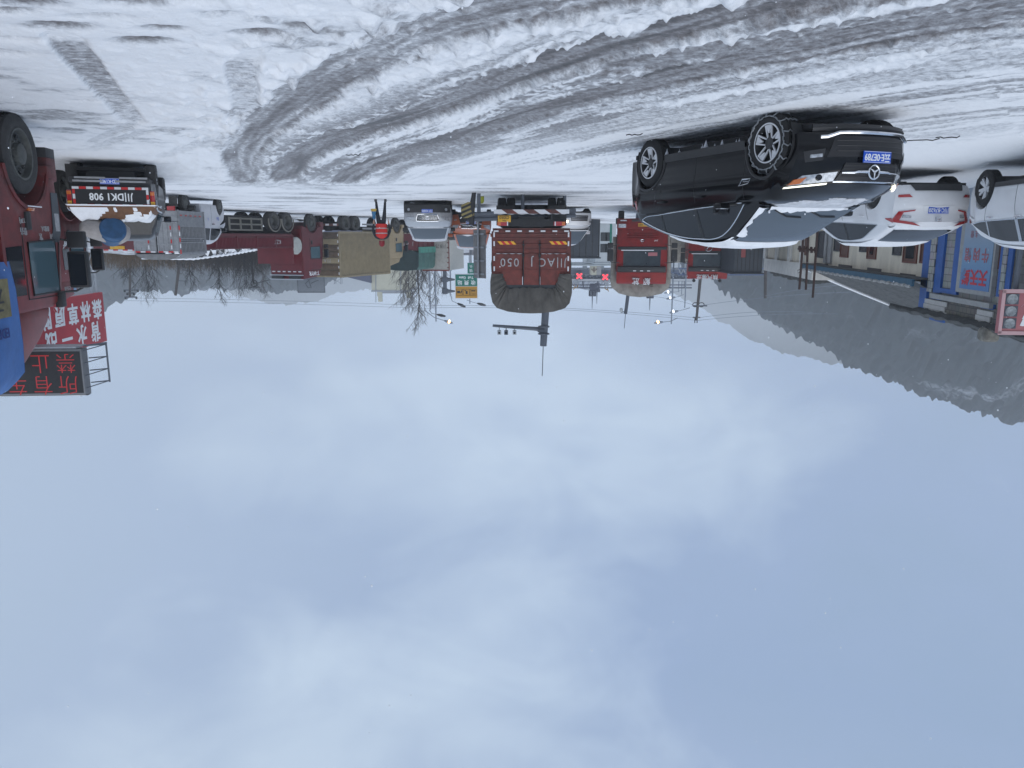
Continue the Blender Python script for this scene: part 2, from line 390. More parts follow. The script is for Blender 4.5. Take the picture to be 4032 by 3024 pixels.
# (pixel line, half width m, slush strength, rut depth)
TRK = [
 ([(3300, -230), I2(560, -60), I1(2150, 60), I1(1800, 170), I1(1550, 290), I1(1350, 400), I1(1180, 520), I1(1080, 610), I1(1040, 700), I1(1065, 790)], .34, .85, .05),
 ([(3900, -150), I2(1300, 0), I2(1000, 62), I2(700, 150), I2(400, 225), I2(150, 310), I2(0, 355), I1(1950, 455), I1(1700, 535), I1(1450, 605), I1(1300, 690), I1(1220, 775)], .36, 1.0, .07),
 ([(4500, 30), I2(2212, 80), I2(1700, 150), I2(1300, 225), I2(900, 300), I2(600, 372), I2(300, 440), I2(0, 520), I1(1900, 620), I1(1700, 680), I1(1550, 735), I1(1480, 790)], .36, .95, .06),
 ([(4500, -130), I2(2212, 0), I2(1700, 90), I2(1200, 165), I2(800, 235), I2(500, 300)], .30, .8, .04),
 ([(4500, 150), I2(2212, 160), I2(1700, 215), I2(1200, 300), I2(700, 415), I2(300, 490), I2(0, 560), I1(1850, 680), I1(1640, 760)], .25, .55, .02),
 ([(4500, 300), I2(2212, 250), I2(1700, 330), I2(1250, 390), I2(800, 470), I2(400, 560), I2(0, 640)], .4, .42, .02),
 ([I1(275, 165), I1(330, 240), I1(420, 350), I1(490, 430), I1(575, 520)], .15, .66, .04),
 ([I1(1060, 245), I1(1042, 320), I1(1058, 420), I1(1058, 515)], .15, .40, .035),
 ([I1(1090, 640), I1(1080, 700), I1(1080, 800)], .25, .5, .02),
 ([I1(560, 530), I1(470, 580), I1(390, 620)], .10, .35, .02), ([I1(640, 560), I1(520, 600), I1(400, 650)], .12, .35, .02),
 ([I1(1180, 560), I1(1000, 580), I1(860, 620), I1(700, 680)], .15, .35, .02),
 ([I1(890, 455), I1(960, 470), I1(1020, 500)], .10, .45, .02),
]
def ground():
    th_f = np.radians(np.arange(-44, 44.01, .125)); th_c = np.radians(np.concatenate([np.arange(46, 180, 6), np.arange(-180, -44, 6)]))
    th = np.sort(np.concatenate([th_f, th_c]))
    r = [.6, 1.5, 2.5, 3.4]; rr = 4.0
    while rr < 14: r.append(rr); rr *= 1.0055
    while rr < 75: r.append(rr); rr *= 1.012
    while rr < 5000: r.append(rr); rr *= 1.12
    r = np.array(r); nt, nr = len(th), len(r)
    RR, TT = np.meshgrid(r, th, indexing='ij'); X = (RR * np.sin(TT)).ravel(); Y = (RR * np.cos(TT)).ravel()
    Z = gz(X, Y); near = (np.hypot(X, Y) < 75)
    lumps = fbm(X * 2.2, Y * 2.2, 5, .6); fine = fbm(X * 9, Y * 9, 3, .6); big = fbm(X * .35 + 5, Y * .35, 3)
    # master flow lines: along the second long track
    ref = resample([G(*p) for p in TRK[2][0]], .3)
    D, S, SG = tdist(X, Y, ref, 14); D = np.minimum(D, 14) * SG
    ok = np.abs(D) < 13.9
    streak = fbm(D * 3.4 + 40, S * .28, 4, .55); streak2 = fbm(D * 8 + 10, S * .7, 3, .6)
    # broad zone the wheels have churned
    zone = resample([G(*p) for p in TRK[1][0]], .3)
    Dz, Sz, SGz = tdist(X, Y, zone, 14)
    d_signed = np.where(Dz < 8.9, Dz * SGz, 0)
    sl = np.zeros(X.shape); dz = np.zeros(X.shape)
    # churned band: from the near track over to about three and a half metres beyond the far one
    side = 1 if np.median(SGz[(np.abs(X + 1) < .5) & (np.abs(Y - 9.5) < .5)]) > 0 else -1
    ds = np.where(ok | (Dz < 13.9), Dz * SGz * side, 20.0)
    band = sstep(-1.6, -.3, ds) * sstep(4.2, 1.8, ds) * (Dz < 8.9) * sstep(30, 17, Y)
    sl = np.maximum(sl, band * np.clip((streak - .40) * 3.0 + (streak2 - .5) * 1.3 + .12, 0, .62))
    streak3 = fbm(D * 17 + 4, S * 1.6, 3, .6)
    b2 = sstep(2.0, 4.0, ds) * sstep(10.5, 5.0, ds) * (Dz < 8.9) * sstep(22, 14, Y)
    sl = np.maximum(sl, b2 * np.clip((streak - .44) * 1.9 + (streak2 - .5) * 1.5 + (streak3 - .5) * 1.0, 0, .46))
    for k, (pl, hw, st, dep) in enumerate(TRK):
        ln = resample([G(*p) for p in pl], .12)
        d, s, sg = tdist(X, Y, ln, hw + 1.0)
        wob = (lumps - .5) * (.30 if k < 6 else .08) + (fine - .5) * .10
        core = sstep(hw + .10, hw - .06, d + wob) if k < 6 else sstep(hw + .035, hw - .02, d + wob * .35)
        grain = np.clip(.62 + 1.1 * (fbm((d * sg) * 9 + k * 7, s * .5, 3, .6) - .45), .1, 1.0)
        fade = sstep(0, .5, s) if k in (6, 7, 12) else 1.0
        v = core * st * (grain if k < 6 else (.72 + .5 * (fine - .5) + .09 * np.sign(np.sin(s * 46 + d * sg * 14)) * (d < hw * .8) * (k in (6, 7, 8)) - .3 * sstep(1, 5, s))) * fade
        sl = np.maximum(sl, v)
        dz = np.minimum(dz, -dep * core)
        if k < 3:      # thrown-up lumpy berm along the rut
            berm = np.exp(-((d - hw - .22) / .16) ** 2) * (lumps - .25) * .17 * (sg * side < 0)
            clod1 = np.clip(fbm(X * 11, Y * 11, 2, .5) - .50, 0, 1) * 3
            berm2 = np.exp(-((d - hw - .18) / .16) ** 2) * ((lumps - .3) * .07 + clod1 * .045)
            sl = sl * (1 - np.clip(np.exp(-((d - hw - .16) / .13) ** 2) * clod1 * 1.6, 0, .9))
            dz = dz + np.maximum(berm, 0) + np.maximum(berm2, 0)
    # lumpy cast-off snow on the near side of the first tracks
    ln = resample([G(*p) for p in TRK[0][0]], .2); d, s, sg = tdist(X, Y, ln, 3)
    l1 = np.exp(-(d / 1.5) ** 2); clod = fbm(X * 6.5, Y * 6.5, 2, .5)
    dz = dz + l1 * np.clip(clod - .52, 0, 1) * .26 * (1 - np.clip(sl * 1.4, 0, 1))
    dz = dz + (1 - np.clip(sl, 0, 1)) * ((lumps - .5) * .035 + (fine - .5) * .014) * sstep(60, 30, np.hypot(X, Y)) + (big - .5) * .05
    dz = dz + (streak2 - .5) * .04 * np.maximum(band, b2) + (streak3 - .5) * .022 * np.maximum(band, b2)
    dz = dz + np.clip(fbm(X * 13 + 5, Y * 13, 2, .5) - .58, 0, 1) * .16 * band * (1 - np.clip(sl * 1.1, 0, 1))
    sl = np.maximum(sl, l1 * np.clip((lumps - .55) * 2.2, 0, .45))
    # old footprints and pits near the camera on the right
    rnd = random.Random(5)
    pits = [I1(130, 20), I1(240, 118), I1(620, 182), I1(710, 124), I1(590, 15), I1(60, 175), I1(10, 235), I1(1120, 145), I1(940, 68), I1(1330, 122), I1(740, 12), I1(0, 50), I1(440, 80), I1(1150, 95), I1(380, 440)]
    for i, p in enumerate(pits):
        gx, gy = G(*p); a = .20 + .13 * rnd.random(); b_ = .07 + .06 * rnd.random()
        q = np.exp(-(((X - gx) / a) ** 2 + ((Y - gy) / b_) ** 2) * (1 + (lumps - .5)))
        dz = dz - q * .05; sl = np.maximum(sl, np.clip(q * 1.3 - .25, 0, 1) * (.75 if i in (0, 1, 2, 3, 4, 7, 9, 11) else .3))
    # the right-hand apron is older, patchy snow
    patch = sstep(3.0, 6.0, X) * sstep(17, 12, Y)
    sl = np.maximum(sl, patch * np.clip((fbm(X * 1.3, Y * 2.6, 4, .6) - .52) * 2.6, 0, .4))
    far = sstep(16, 26, Y) * np.clip((fbm(X * .5 + 3, Y * 1.4, 4, .6) - .5) * 2.2, 0, .38)
    sl = np.maximum(sl, far)
    # ploughed clear strip at the far side where the trucks stand
    sl = np.maximum(sl, .5 * np.exp(-((Y - 26.0) / .9) ** 2) * sstep(4, 0, X) * sstep(-5, -2, X))
    r_ = np.hypot(X, Y); Z = Z + dz * sstep(80, 50, r_)
    sl = sl * sstep(90, 60, r_)
    verts = np.stack([X, Y, Z], 1); c0 = len(verts)
    verts = np.vstack([verts, [[0, 0, float(gz(0, 0))]]])
    i = np.arange(nr - 1)[:, None]; j = np.arange(nt)[None, :]; j2 = (j + 1) % nt
    F = np.stack([i * nt + j, i * nt + j2, (i + 1) * nt + j2, (i + 1) * nt + j], -1).reshape(-1, 4)
    me = bpy.data.meshes.new('ground'); nf = len(F); cen = [(c0, (k + 1) % nt, k) for k in range(nt)]
    me.vertices.add(len(verts)); me.vertices.foreach_set('co', verts.ravel())
    loops = np.concatenate([F.ravel()[:], np.array(cen).ravel()]); me.loops.add(len(loops)); me.loops.foreach_set('vertex_index', loops)
    ls = np.concatenate([np.arange(nf) * 4, nf * 4 + np.arange(nt) * 3]); me.polygons.add(len(ls)); me.polygons.foreach_set('loop_start', ls)
    me.polygons.foreach_set('loop_total', np.concatenate([np.full(nf, 4), np.full(nt, 3)]))
    me.update(calc_edges=True); me.validate()
    b = bmesh.new(); b.from_mesh(me); bmesh.ops.recalc_face_normals(b, faces=b.faces)
    b.faces.ensure_lookup_table()
    if b.faces[100].normal.z < 0: bmesh.ops.reverse_faces(b, faces=b.faces)
    b.to_mesh(me); b.free(); me.shade_smooth()
    at = me.attributes.new('slush', 'FLOAT', 'POINT'); at.data.foreach_set('value', np.append(sl, 0).astype(np.float32))
    m_ = bpy.data.materials.new('snow_and_slush'); m_.use_nodes = True; n, l = m_.node_tree.nodes, m_.node_tree.links; p = n['Principled BSDF']
    a = N(n, 'ShaderNodeAttribute', attribute_name='slush'); tcn = N(n, 'ShaderNodeTexCoord')
    nz = N(n, 'ShaderNodeTexNoise'); nz.inputs['Scale'].default_value = 11; nz.inputs['Detail'].default_value = 9; nz.inputs['Roughness'].default_value = .78; l.new(tcn.outputs['Object'], nz.inputs['Vector'])
    s1 = N(n, 'ShaderNodeMath', operation='MULTIPLY_ADD'); l.new(nz.outputs['Fac'], s1.inputs[0]); s1.inputs[1].default_value = 1.7; s1.inputs[2].default_value = -.85
    mk = N(n, 'ShaderNodeMath', operation='MULTIPLY'); l.new(s1.outputs[0], mk.inputs[0])
    rk = N(n, 'ShaderNodeMapRange'); rk.inputs['From Max'].default_value = .3; rk.inputs['To Min'].default_value = .12; l.new(a.outputs['Fac'], rk.inputs['Value']); l.new(rk.outputs[0], mk.inputs[1])
    s2 = N(n, 'ShaderNodeMath', operation='ADD', use_clamp=True); l.new(a.outputs['Fac'], s2.inputs[0]); l.new(mk.outputs[0], s2.inputs[1])
    cr_ = N(n, 'ShaderNodeValToRGB'); el = cr_.color_ramp.elements
    el[0].position = .03; el[0].color = (.83, .845, .87, 1); el[1].position = 1.0; el[1].color = (.072, .070, .070, 1)
    for ps, cc in ((.22, (.66, .68, .71, 1)), (.48, (.34, .345, .365, 1)), (.76, (.16, .148, .15, 1))):
        q = cr_.color_ramp.elements.new(ps); q.color = cc
    l.new(s2.outputs[0], cr_.inputs[0]); l.new(cr_.outputs[0], p.inputs['Base Color'])
    rr_ = N(n, 'ShaderNodeMapRange'); rr_.inputs['To Min'].default_value = .8; rr_.inputs['To Max'].default_value = .42; l.new(s2.outputs[0], rr_.inputs['Value']); l.new(rr_.outputs[0], p.inputs['Roughness'])
    p.inputs['Subsurface Weight'].default_value = 0
    nb = N(n, 'ShaderNodeTexNoise'); nb.inputs['Scale'].default_value = 22; nb.inputs['Detail'].default_value = 7; nb.inputs['Roughness'].default_value = .65; l.new(tcn.outputs['Object'], nb.inputs['Vector'])
    nb2 = N(n, 'ShaderNodeTexVoronoi'); nb2.inputs['Scale'].default_value = 9; l.new(tcn.outputs['Object'], nb2.inputs['Vector'])
    ab = N(n, 'ShaderNodeMath', operation='ADD'); l.new(nb.outputs['Fac'], ab.inputs[0]); mb_ = N(n, 'ShaderNodeMath', operation='MULTIPLY'); l.new(nb2.outputs['Distance'], mb_.inputs[0]); mb_.inputs[1].default_value = .5; l.new(mb_.outputs[0], ab.inputs[1])
    bp = N(n, 'ShaderNodeBump'); bp.inputs['Strength'].default_value = .55; bp.inputs['Distance'].default_value = .035; l.new(ab.outputs[0], bp.inputs['Height']); l.new(bp.outputs[0], p.inputs['Normal'])
    me.materials.append(m_)
    o = bpy.data.objects.new('ground', me); COL.objects.link(o)
    tag(o, 'snow covered yard with grey slushy wheel tracks sweeping across it', 'ground', kind='structure')
ground()
# ------------------------------------------------------------------ wheels
def wheel(parent, x, y, R_, wd, style='alloy', out_=1, rimr=None, rub='rubber', chain=False, z=None, nm=24):
    """out_ = +1 when the wheel's face looks to +y"""
    z = R_ if z is None else z; rimr = rimr or R_ * .66; h = wd / 2; b = .035 * R_ / .36
    t = MB()
    pr = [(rimr, -h * .86), (R_ - 2.2 * b, -h), (R_ - b, -h * .96), (R_, -h * .7)]
    for k in (-.45, -.15, .15, .45):
        pr += [(R_, h * (k - .09)), (R_ - .012, h * (k - .03)), (R_ - .012, h * (k + .03)), (R_, h * (k + .09))]
    pr += [(R_, h * .7), (R_ - b, h * .96), (R_ - 2.2 * b, h), (rimr, h * .86), (rimr - .01, h * .4), (rimr - .01, -h * .4), (rimr, -h * .86)]
    t.lathe(pr, (x, y, z), (0, out_, 0), nm + 8, close=False)
    w_ = t.build('wheel', M[rub], parent, smooth=40)
    f = MB(); o = Vector((x, y, z)); A = Vector((0, out_, 0))
    if style == 'alloy5':      # five split spokes, black pockets
        f.lathe([(rimr, h * .80), (rimr, h * .90), (rimr - .018, h * .92), (rimr - .022, h * .5), (rimr - .03, -h * .2), (.001, -h * .3)], o, A, 40, close=False, mi=1)
        f.lathe([(rimr + .004, h * .84), (rimr + .003, h * .93), (rimr - .014, h * .95), (rimr - .016, h * .8)], o, A, 40, close=False, mi=0)
        f.lathe([(.075, h * .2), (.075, h * .62), (.055, h * .72), (.001, h * .72)], o, A, 20, close=False, mi=1)
        def pt(a, r, hh): return o + Vector((math.cos(a) * r, out_ * hh * h, math.sin(a) * r))
        for k in range(5):
            a0 = 2 * math.pi * k / 5 + .3
            for s_ in (-1, 1):
                a1, a2 = a0 + s_ * .10, a0 + s_ * .40
                for (ra, rb, wa, wb, mi, hh) in ((.05, rimr - .012, .014, .020, 1, .62), (.07, rimr - .010, .007, .013, 0, .84)):
                    aa = a1 if ra < .1 else a0 + s_ * .13
                    pa, pb = pt(aa, ra, .55), pt(a2, rb, .82); d = (pb - pa).normalized(); side = d.cross(A).normalized()
                    dn = A * (-.02)
                    q = [pa - side * wa, pb - side * wb, pb + side * wb, pa + side * wa]
                    q = [c + A * (h * (hh - .78)) for c in q]
                    f.plate(q, dn, mi)
                pa, pb = pt(a0 + s_ * .2, .095, .6), pt(a0 + s_ * .60, rimr - .012, .82)
            aw = a0 + math.pi / 5 - .02; pa, pb = pt(aw, rimr * .52, .70), pt(aw, rimr - .012, .84); side = (pb - pa).cross(A).normalized()
            f.plate([pa - side * .012, pb - side * .052, pb + side * .052, pa + side * .004], -A * .02, 0)
        f.build('rim', [M['rim_silver'], M['plastic']], w_, smooth=30)
    elif style == 'alloy':
        f.lathe([(rimr, h * .80), (rimr, h * .92), (rimr - .02, h * .92), (rimr - .03, h * .3), (.001, h * .1)], o, A, 28, close=False, mi=1)
        for k in range(5):
            a0 = 2 * math.pi * k / 5 + .2
            for s_ in (-1, 1):
                pa = o + Vector((math.cos(a0 + s_ * .2) * .05, out_ * h * .62, math.sin(a0 + s_ * .2) * .05)); pb = o + Vector((math.cos(a0 + s_ * .20) * (rimr - .01), out_ * h * .85, math.sin(a0 + s_ * .20) * (rimr - .01)))
                side = (pb - pa).cross(A).normalized(); f.plate([pa - side * .022, pb - side * .026, pb + side * .026, pa + side * .022], -A * .03, 0)
        f.lathe([(.05, h * .2), (.05, h * .7), (.001, h * .7)], o, A, 12, close=False)
        f.build('rim', [M['rim_silver'], M['plastic']], w_, smooth=30)
    elif style == 'truck':     # pressed steel disc with hand holes and hub
        f.lathe([(rimr, h * .86), (rimr - .005, h * .93), (rimr - .03, h * .9), (rimr - .05, h * .35), (rimr - .09, h * .12), (rimr * .55, h * .42), (.15, h * .45), (.14, h * .9), (.11, h * 1.02), (.001, h * 1.04)], o, A, 36, close=False)
        for k in range(10):
            a0 = 2 * math.pi * k / 10
            c = o + Vector((math.cos(a0) * rimr * .70, out_ * h * .27, math.sin(a0) * rimr * .70))
            nrm = (A + Vector((math.cos(a0), 0, math.sin(a0))) * -.3).normalized()
            f.lathe([(.001, .02), (.034, .02), (.036, .004)], c, nrm, 12, close=False, mi=1)
            c = o + Vector((math.cos(a0 + .3) * .19, out_ * h * .45, math.sin(a0 + .3) * .19)); f.lathe([(.014, 0), (.014, .035), (.001, .035)], c, A, 6, close=False)
        f.build('rim', [M['rim_steel'], M['black_ink']], w_, smooth=30)
    elif style == 'dual':      # rear dual: deep dish
        f.lathe([(rimr, h * .86), (rimr - .02, h * .86), (rimr - .05, h * .0), (rimr * .8, -h * .2), (.15, -h * .2), (.14, h * .25), (.001, h * .3)], o, A, 28, close=False)
        f.build('rim', M['rim_steel'], w_, smooth=30)
    if chain:
        c = MB()
        for rr_, hh in ((R_ - .045, h * 1.05), (R_ - .045, -h * 1.05)):
            n_ = 44
            for k in range(n_):
                a = 2 * math.pi * k / n_; a2 = 2 * math.pi * (k + 1.1) / n_
                wv = .008 if k % 2 else -.004
                p = [o + A * (hh + wv * out_) + Vector((math.cos(q) * rr_, 0, math.sin(q) * rr_)) for q in (a, a2)]
                c.tube(p, .0065 if k % 2 else .009, 5)
        for k in range(14):
            a = 2 * math.pi * (k + .3) / 14
            pts = []
            for j in range(9):
                t_ = j / 8; hh = (1 - 2 * t_) * h * 1.05; q = a + (.05 if j % 2 else -.02)
                rad = R_ + .012 - (.05 if j in (0, 8) else 0)
                pts.append(o + A * hh + Vector((math.cos(q) * rad, 0, math.sin(q) * rad)))
            c.tube(pts, .009, 5)
        c.build('snow_chain', M['steel'], w_, smooth=50)
    return w_

# ------------------------------------------------------------------ passenger car body, x forward, y left
class Car:
    def __init__(s, root, P):
        s.root = root; s.P = P; s.x0, s.x1 = P['x0'], P['x1']; s.W = P['W']
        s.belt = curve(P['belt']); s.deck = curve(P['deck']); s.roof = curve(P['roof']); s.xc0, s.xc1 = P['roof'][0][0], P['roof'][-1][0]
        s.side = curve(P.get('side', [(.15, .90), (.3, .965), (.5, .992), (.7, 1.0), (.85, .985), (1.0, .95), (1.2, .92)]))
        s.zb = P.get('sill', .22); s.tum = P.get('tum', .34); s.ra = P['ra']; s.R_ = P['R']; s.ax = P['axles']
        s.fp = curve(P.get('fprof', [(.2, -.10), (.32, -.02), (.5, 0), (.65, -.02), (.8, -.08), (.95, -.2), (1.1, -.35)]))
        s.rp = curve(P.get('rprof', [(.2, -.12), (.32, -.02), (.5, 0), (.7, -.02), (.9, -.05), (1.05, -.09), (1.2, -.15)]))
        s.fa, s.rA = P.get('fround', .38), P.get('rround', .28); s.mid = P.get('zmid', 1.0)
    def warp(s, p):
        x, y, z = p; F = float(sstep(s.x1 - .95, s.x1, x)); Rr = float(sstep(s.x0 + .8, s.x0, x)); q = min(abs(y / s.W), 1.1)
        nx = x - F * s.fa * q ** 2.6 + F * s.fp(z) + Rr * s.rA * q ** 2.8 - Rr * s.rp(z)
        pl = 1 - .05 * F - .06 * Rr - .02 * float(sstep(s.ax[0] - .2, s.x0, x))
        return (nx, y * pl, z)
    def y(s, z): return s.W * s.side(z * s.mid)
    def yg(s, x, z):       # greenhouse side
        return s.y(s.belt(x)) * .985 - (z - s.belt(x)) * s.tum
    def bottom(s, x):
        zb = s.zb + (.06 if x > s.x1 - .5 else 0) * 0
        for a in s.ax:
            if abs(x - a) < s.ra: zb = max(zb, s.R_ + math.sqrt(max(s.ra ** 2 - (x - a) ** 2, 0)))
        return zb
    def xs(s):
        X = set(np.round(np.linspace(s.x0, s.x1, 46), 4))
        for a in s.ax:
            X = {x for x in X if abs(x - a) > s.ra + .02}
            for k in range(15): X.add(round(a - s.ra * math.cos(math.pi * k / 14), 4))
            X.add(round(a - s.ra - .004, 4)); X.add(round(a + s.ra + .004, 4))
        return sorted(X)
    def body(s, m_, name='body'):
        b = MB(); secs = []; X = s.xs()
        for x in X:
            zb = s.bottom(x); bt = s.belt(x); dk = s.deck(x); pts = [(s.y(zb) * .80, zb), (s.y(zb) * .97, zb), (s.y(zb), zb + .012)]
            zz = lin(zb + .03, bt, 9)
            pts += [(s.y(z), z) for z in zz]
            yb = s.y(bt); pts += [(yb * .955, bt + (dk - bt) * .45 + .012), (yb * .86, bt + (dk - bt) * .8 + .008), (yb * .6, dk), (yb * .3, dk + .006), (0, dk + .008)]
            secs.append(pts)
        n = len(secs[0])
        for sg in (1, -1):
            b.grid(lambda i, j: s.warp((X[i], sg * secs[i][j][0], secs[i][j][1])), range(len(X)), range(n))
        for i in (0, len(X) - 1):
            b.grid(lambda k, j: s.warp((X[i], secs[i][j][0] * (1 - k / 8), secs[i][j][1])), range(17), range(n))
        o = b.build(name, m_, s.root, smooth=32); return o
    def well(s, mat_):
        b = MB()
        for a in s.ax:
            for sg in (1, -1):
                fn = lambda t, u: (a + math.cos(t) * (s.ra + .01), sg * (s.W * .95 - u * .5), max(s.R_ + math.sin(t) * (s.ra + .01), .12))
                b.grid(fn, lin(-.5, math.pi + .5, 18), [0, 1])
                b.add([(a - s.ra, sg * (s.W - .5), .15), (a + s.ra, sg * (s.W - .5), .15), (a + s.ra, sg * (s.W - .5), .85), (a - s.ra, sg * (s.W - .5), .85)], [(0, 1, 2, 3)])
        b.box(s.x0 + .25, s.x1 - .3, -s.W * .78, s.W * .78, .19, .26)
        return b.build('underbody', mat_, s.root, smooth=None)
    def gw(s, p):
        x, y, z = p; Rr = float(sstep(s.x0 + .75, s.x0 + .1, x)); q = min(abs(y / s.W), 1.1)
        return (x + Rr * s.rA * q ** 2.6, y * (1 - .05 * Rr), z)
    def cabin(s, m_):
        b = MB(); X = lin(s.xc0, s.xc1, 44); secs = []
        for x in X:
            bt = s.belt(x) - .03; rf = max(s.roof(x), bt + .012); yb = s.yg(x, bt)
            hh = rf - bt; pts = []
            for t in (0, .25, .5, .7, .84): pts.append((s.yg(x, bt + hh * t), bt + hh * t))
            yt = s.yg(x, rf); k = min(1, hh / .3)
            pts += [(yt + .004 - .02 * k, bt + hh * .93), (yt - .07 * k, bt + hh * .985), (yt * .8, rf + .012 * k), (yt * .5, rf + .026 * k), (0, rf + .032 * k)]
            secs.append(pts)
        for sg in (1, -1): b.grid(lambda i, j: s.gw((X[i], sg * secs[i][j][0], secs[i][j][1])), range(len(X)), range(len(secs[0])))
        s.crown = .032
        return b.build('roof', m_, s.root, smooth=40)
    def top(s, x, y, off=.006):
        yt = s.yg(x, s.roof(x)); k = min(1, (s.roof(x) - s.belt(x) + .03) / .3)
        return s.gw((x, y, s.roof(x) + (.032 * (1 - min(1, abs(y / yt)) ** 2)) * k + off))
    def screen(s, xa, xb, name, m_, mar=.09, mat2=None, top_in=.0, off=.006):
        """glass laid on the sloping part of the roofline between xa (upper) and xb (lower)"""
        b = MB(); d = 1 if xb > xa else -1
        nv = (s.roof(xb) - s.roof(xa)); dx = xb - xa; L = math.hypot(dx, nv); nx, nz = -nv / L * d, dx / L * d
        def fn(x, t):
            yt = s.yg(x, s.roof(x)) - mar; p = s.top(x, t * yt, 0); return (p[0] + nx * off, p[1], p[2] + nz * off)
        X = lin(xa, xb, 14); b.grid(fn, X, lin(-1, 1, 13))
        return b.build(name, m_, s.root, smooth=60)
    def sidepatch(s, name, m_, xa, xb, zlo, zhi, sg, off=.006, parent=None, n=24, green=True, rows=5, skirt=True, mb=None):
        b = mb or MB(); X = lin(xa, xb, n)
        def fn(x, t, o=off):
            lo, hi = zlo(x), max(zhi(x), zlo(x) + .001); z = lo + (hi - lo) * t
            if green: return (x, sg * (s.yg(x, z) + o), z + o * .3)
            return s.warp((x, sg * (s.y(z) + o), z))
        b.grid(fn, X, lin(0, 1, rows))
        if mb is None: return b.build(name, m_, parent or s.root, smooth=60)
    def face(s, name, m_, quads, front=True, off=.008, parent=None, n=6, thick=.0):
        """quads in (y, z), four corners each, wrapped on the nose or the tail"""
        b = MB(); xx = s.x1 if front else s.x0; d = 1 if front else -1
        for q in quads:
            def fn(u, v, o=off):
                y_ = (q[0][0]*(1-u)+q[1][0]*u)*(1-v) + (q[3][0]*(1-u)+q[2][0]*u)*v; z_ = (q[0][1]*(1-u)+q[1][1]*u)*(1-v) + (q[3][1]*(1-u)+q[2][1]*u)*v
                p = s.warp((xx, y_, z_)); return (p[0] + d * o, p[1] * (1 + .004), p[2])
            b.grid(fn, lin(0, 1, n), lin(0, 1, n))
            if off > .012:      # turn the rim in so it has depth
                edge = [(0, v) for v in lin(0, 1, n)] + [(u, 1) for u in lin(0, 1, n)] + [(1, v) for v in lin(1, 0, n)] + [(u, 0) for u in lin(1, 0, n)]
                b.grid(lambda i, k: fn(*edge[i], o=off if k == 0 else -.01), range(len(edge)), [0, 1])
        return b.build(name, m_, parent or s.root, smooth=50)
    def strip(s, name, m_, pts, r=.008, parent=None, n=6):
        """thin moulding through side points (x, z, sg)"""
        b = MB(); b.tube(pts, r, n); return b.build(name, m_, parent or s.root, smooth=60)
    def bside(s, x, z, sg, off=.004): return s.warp((x, sg * (s.y(z) + off), z))
    def wheels(s, style, wd=.225, chain=(), rub='rubber'):
        for a in s.ax:
            for sg in (1, -1):
                wheel(s.root, a, sg * (s.W - wd / 2 - .005), s.R_, wd, style, sg, chain=(a, sg) in chain, rub=rub)
    def mirror(s, x, m_, m2, sg, z=None):
        z = z or s.belt(x) + .10; y0 = s.yg(x, z); b = MB()
        b.box(x - .07, x + .06, sg * (y0 + .05), sg * (y0 + .24), z - .07, z + .085, .035, seg=3); o = b.build('mirror', m_, s.root)
        a = MB(); a.tube([(x, sg * (y0 - .03), z - .07), (x, sg * (y0 + .10), z - .05)], .02, 6); a.build('arm', m2, o)
        g = MB(); g.box(x - .078, x - .07, sg * (y0 + .07), sg * (y0 + .225), z - .05, z + .065, .004); g.build('mirror_glass', M['glass'], o)
        return o
    def handle(s, x, z, sg, m_):
        b = MB(); p = s.bside(x, z, sg, 0); b.box(x - .10, x + .10, p[1] - .015, p[1] + sg * .04 if sg > 0 else p[1] + .015, z - .014, z + .016, .008)
        if sg < 0: b = MB(); b.box(x - .10, x + .10, p[1] - .04, p[1] + .015, z - .014, z + .016, .008)
        return b.build('door_handle', m_, s.root)
    def seam(s, xs_, z0, z1, sg):
        for x0_, x1_ in xs_:
            b = MB(); pts = [s.bside(x0_ + (x1_ - x0_) * t, z0 + (z1 - z0) * t, sg, .0015) for t in lin(0, 1, 9)]
            b.tube(pts, .0035, 4); b.build('door_seam', M['black_ink'], s.root)
def car_plate(parent, txt, x, y, z, front, kind='blue', w=.44, h=.14, yaw=0, rake=0):
    m_, ink = (M['blue_plate'], M['white_ink']) if kind == 'blue' else (M['yellow_plate'], M['black_ink'])
    d = 1 if front else -1
    b = MB(); b.box(min(x, x + d * .012), max(x, x + d * .012), y - w / 2, y + w / 2, z - h / 2, z + h / 2, .005)
    o = b.build('number_plate', m_, parent)
    text(o, txt, h * .80, ink, (x + d * .014, y, z), (0, d, 0), (0, 0, 1), wscale=.86 if len(txt) > 6 else .9, bold=.002, ext=.002)
    f = MB()
    for (a0, a1, b0, b1) in ((-w/2+.006, w/2-.006, h/2-.010, h/2-.006), (-w/2+.006, w/2-.006, -h/2+.006, -h/2+.010)):
        f.box(min(x + d * .012, x + d * .014), max(x + d * .012, x + d * .014), y + a0, y + a1, z + b0, z + b1)
    f.build('border', ink, o)
    return o

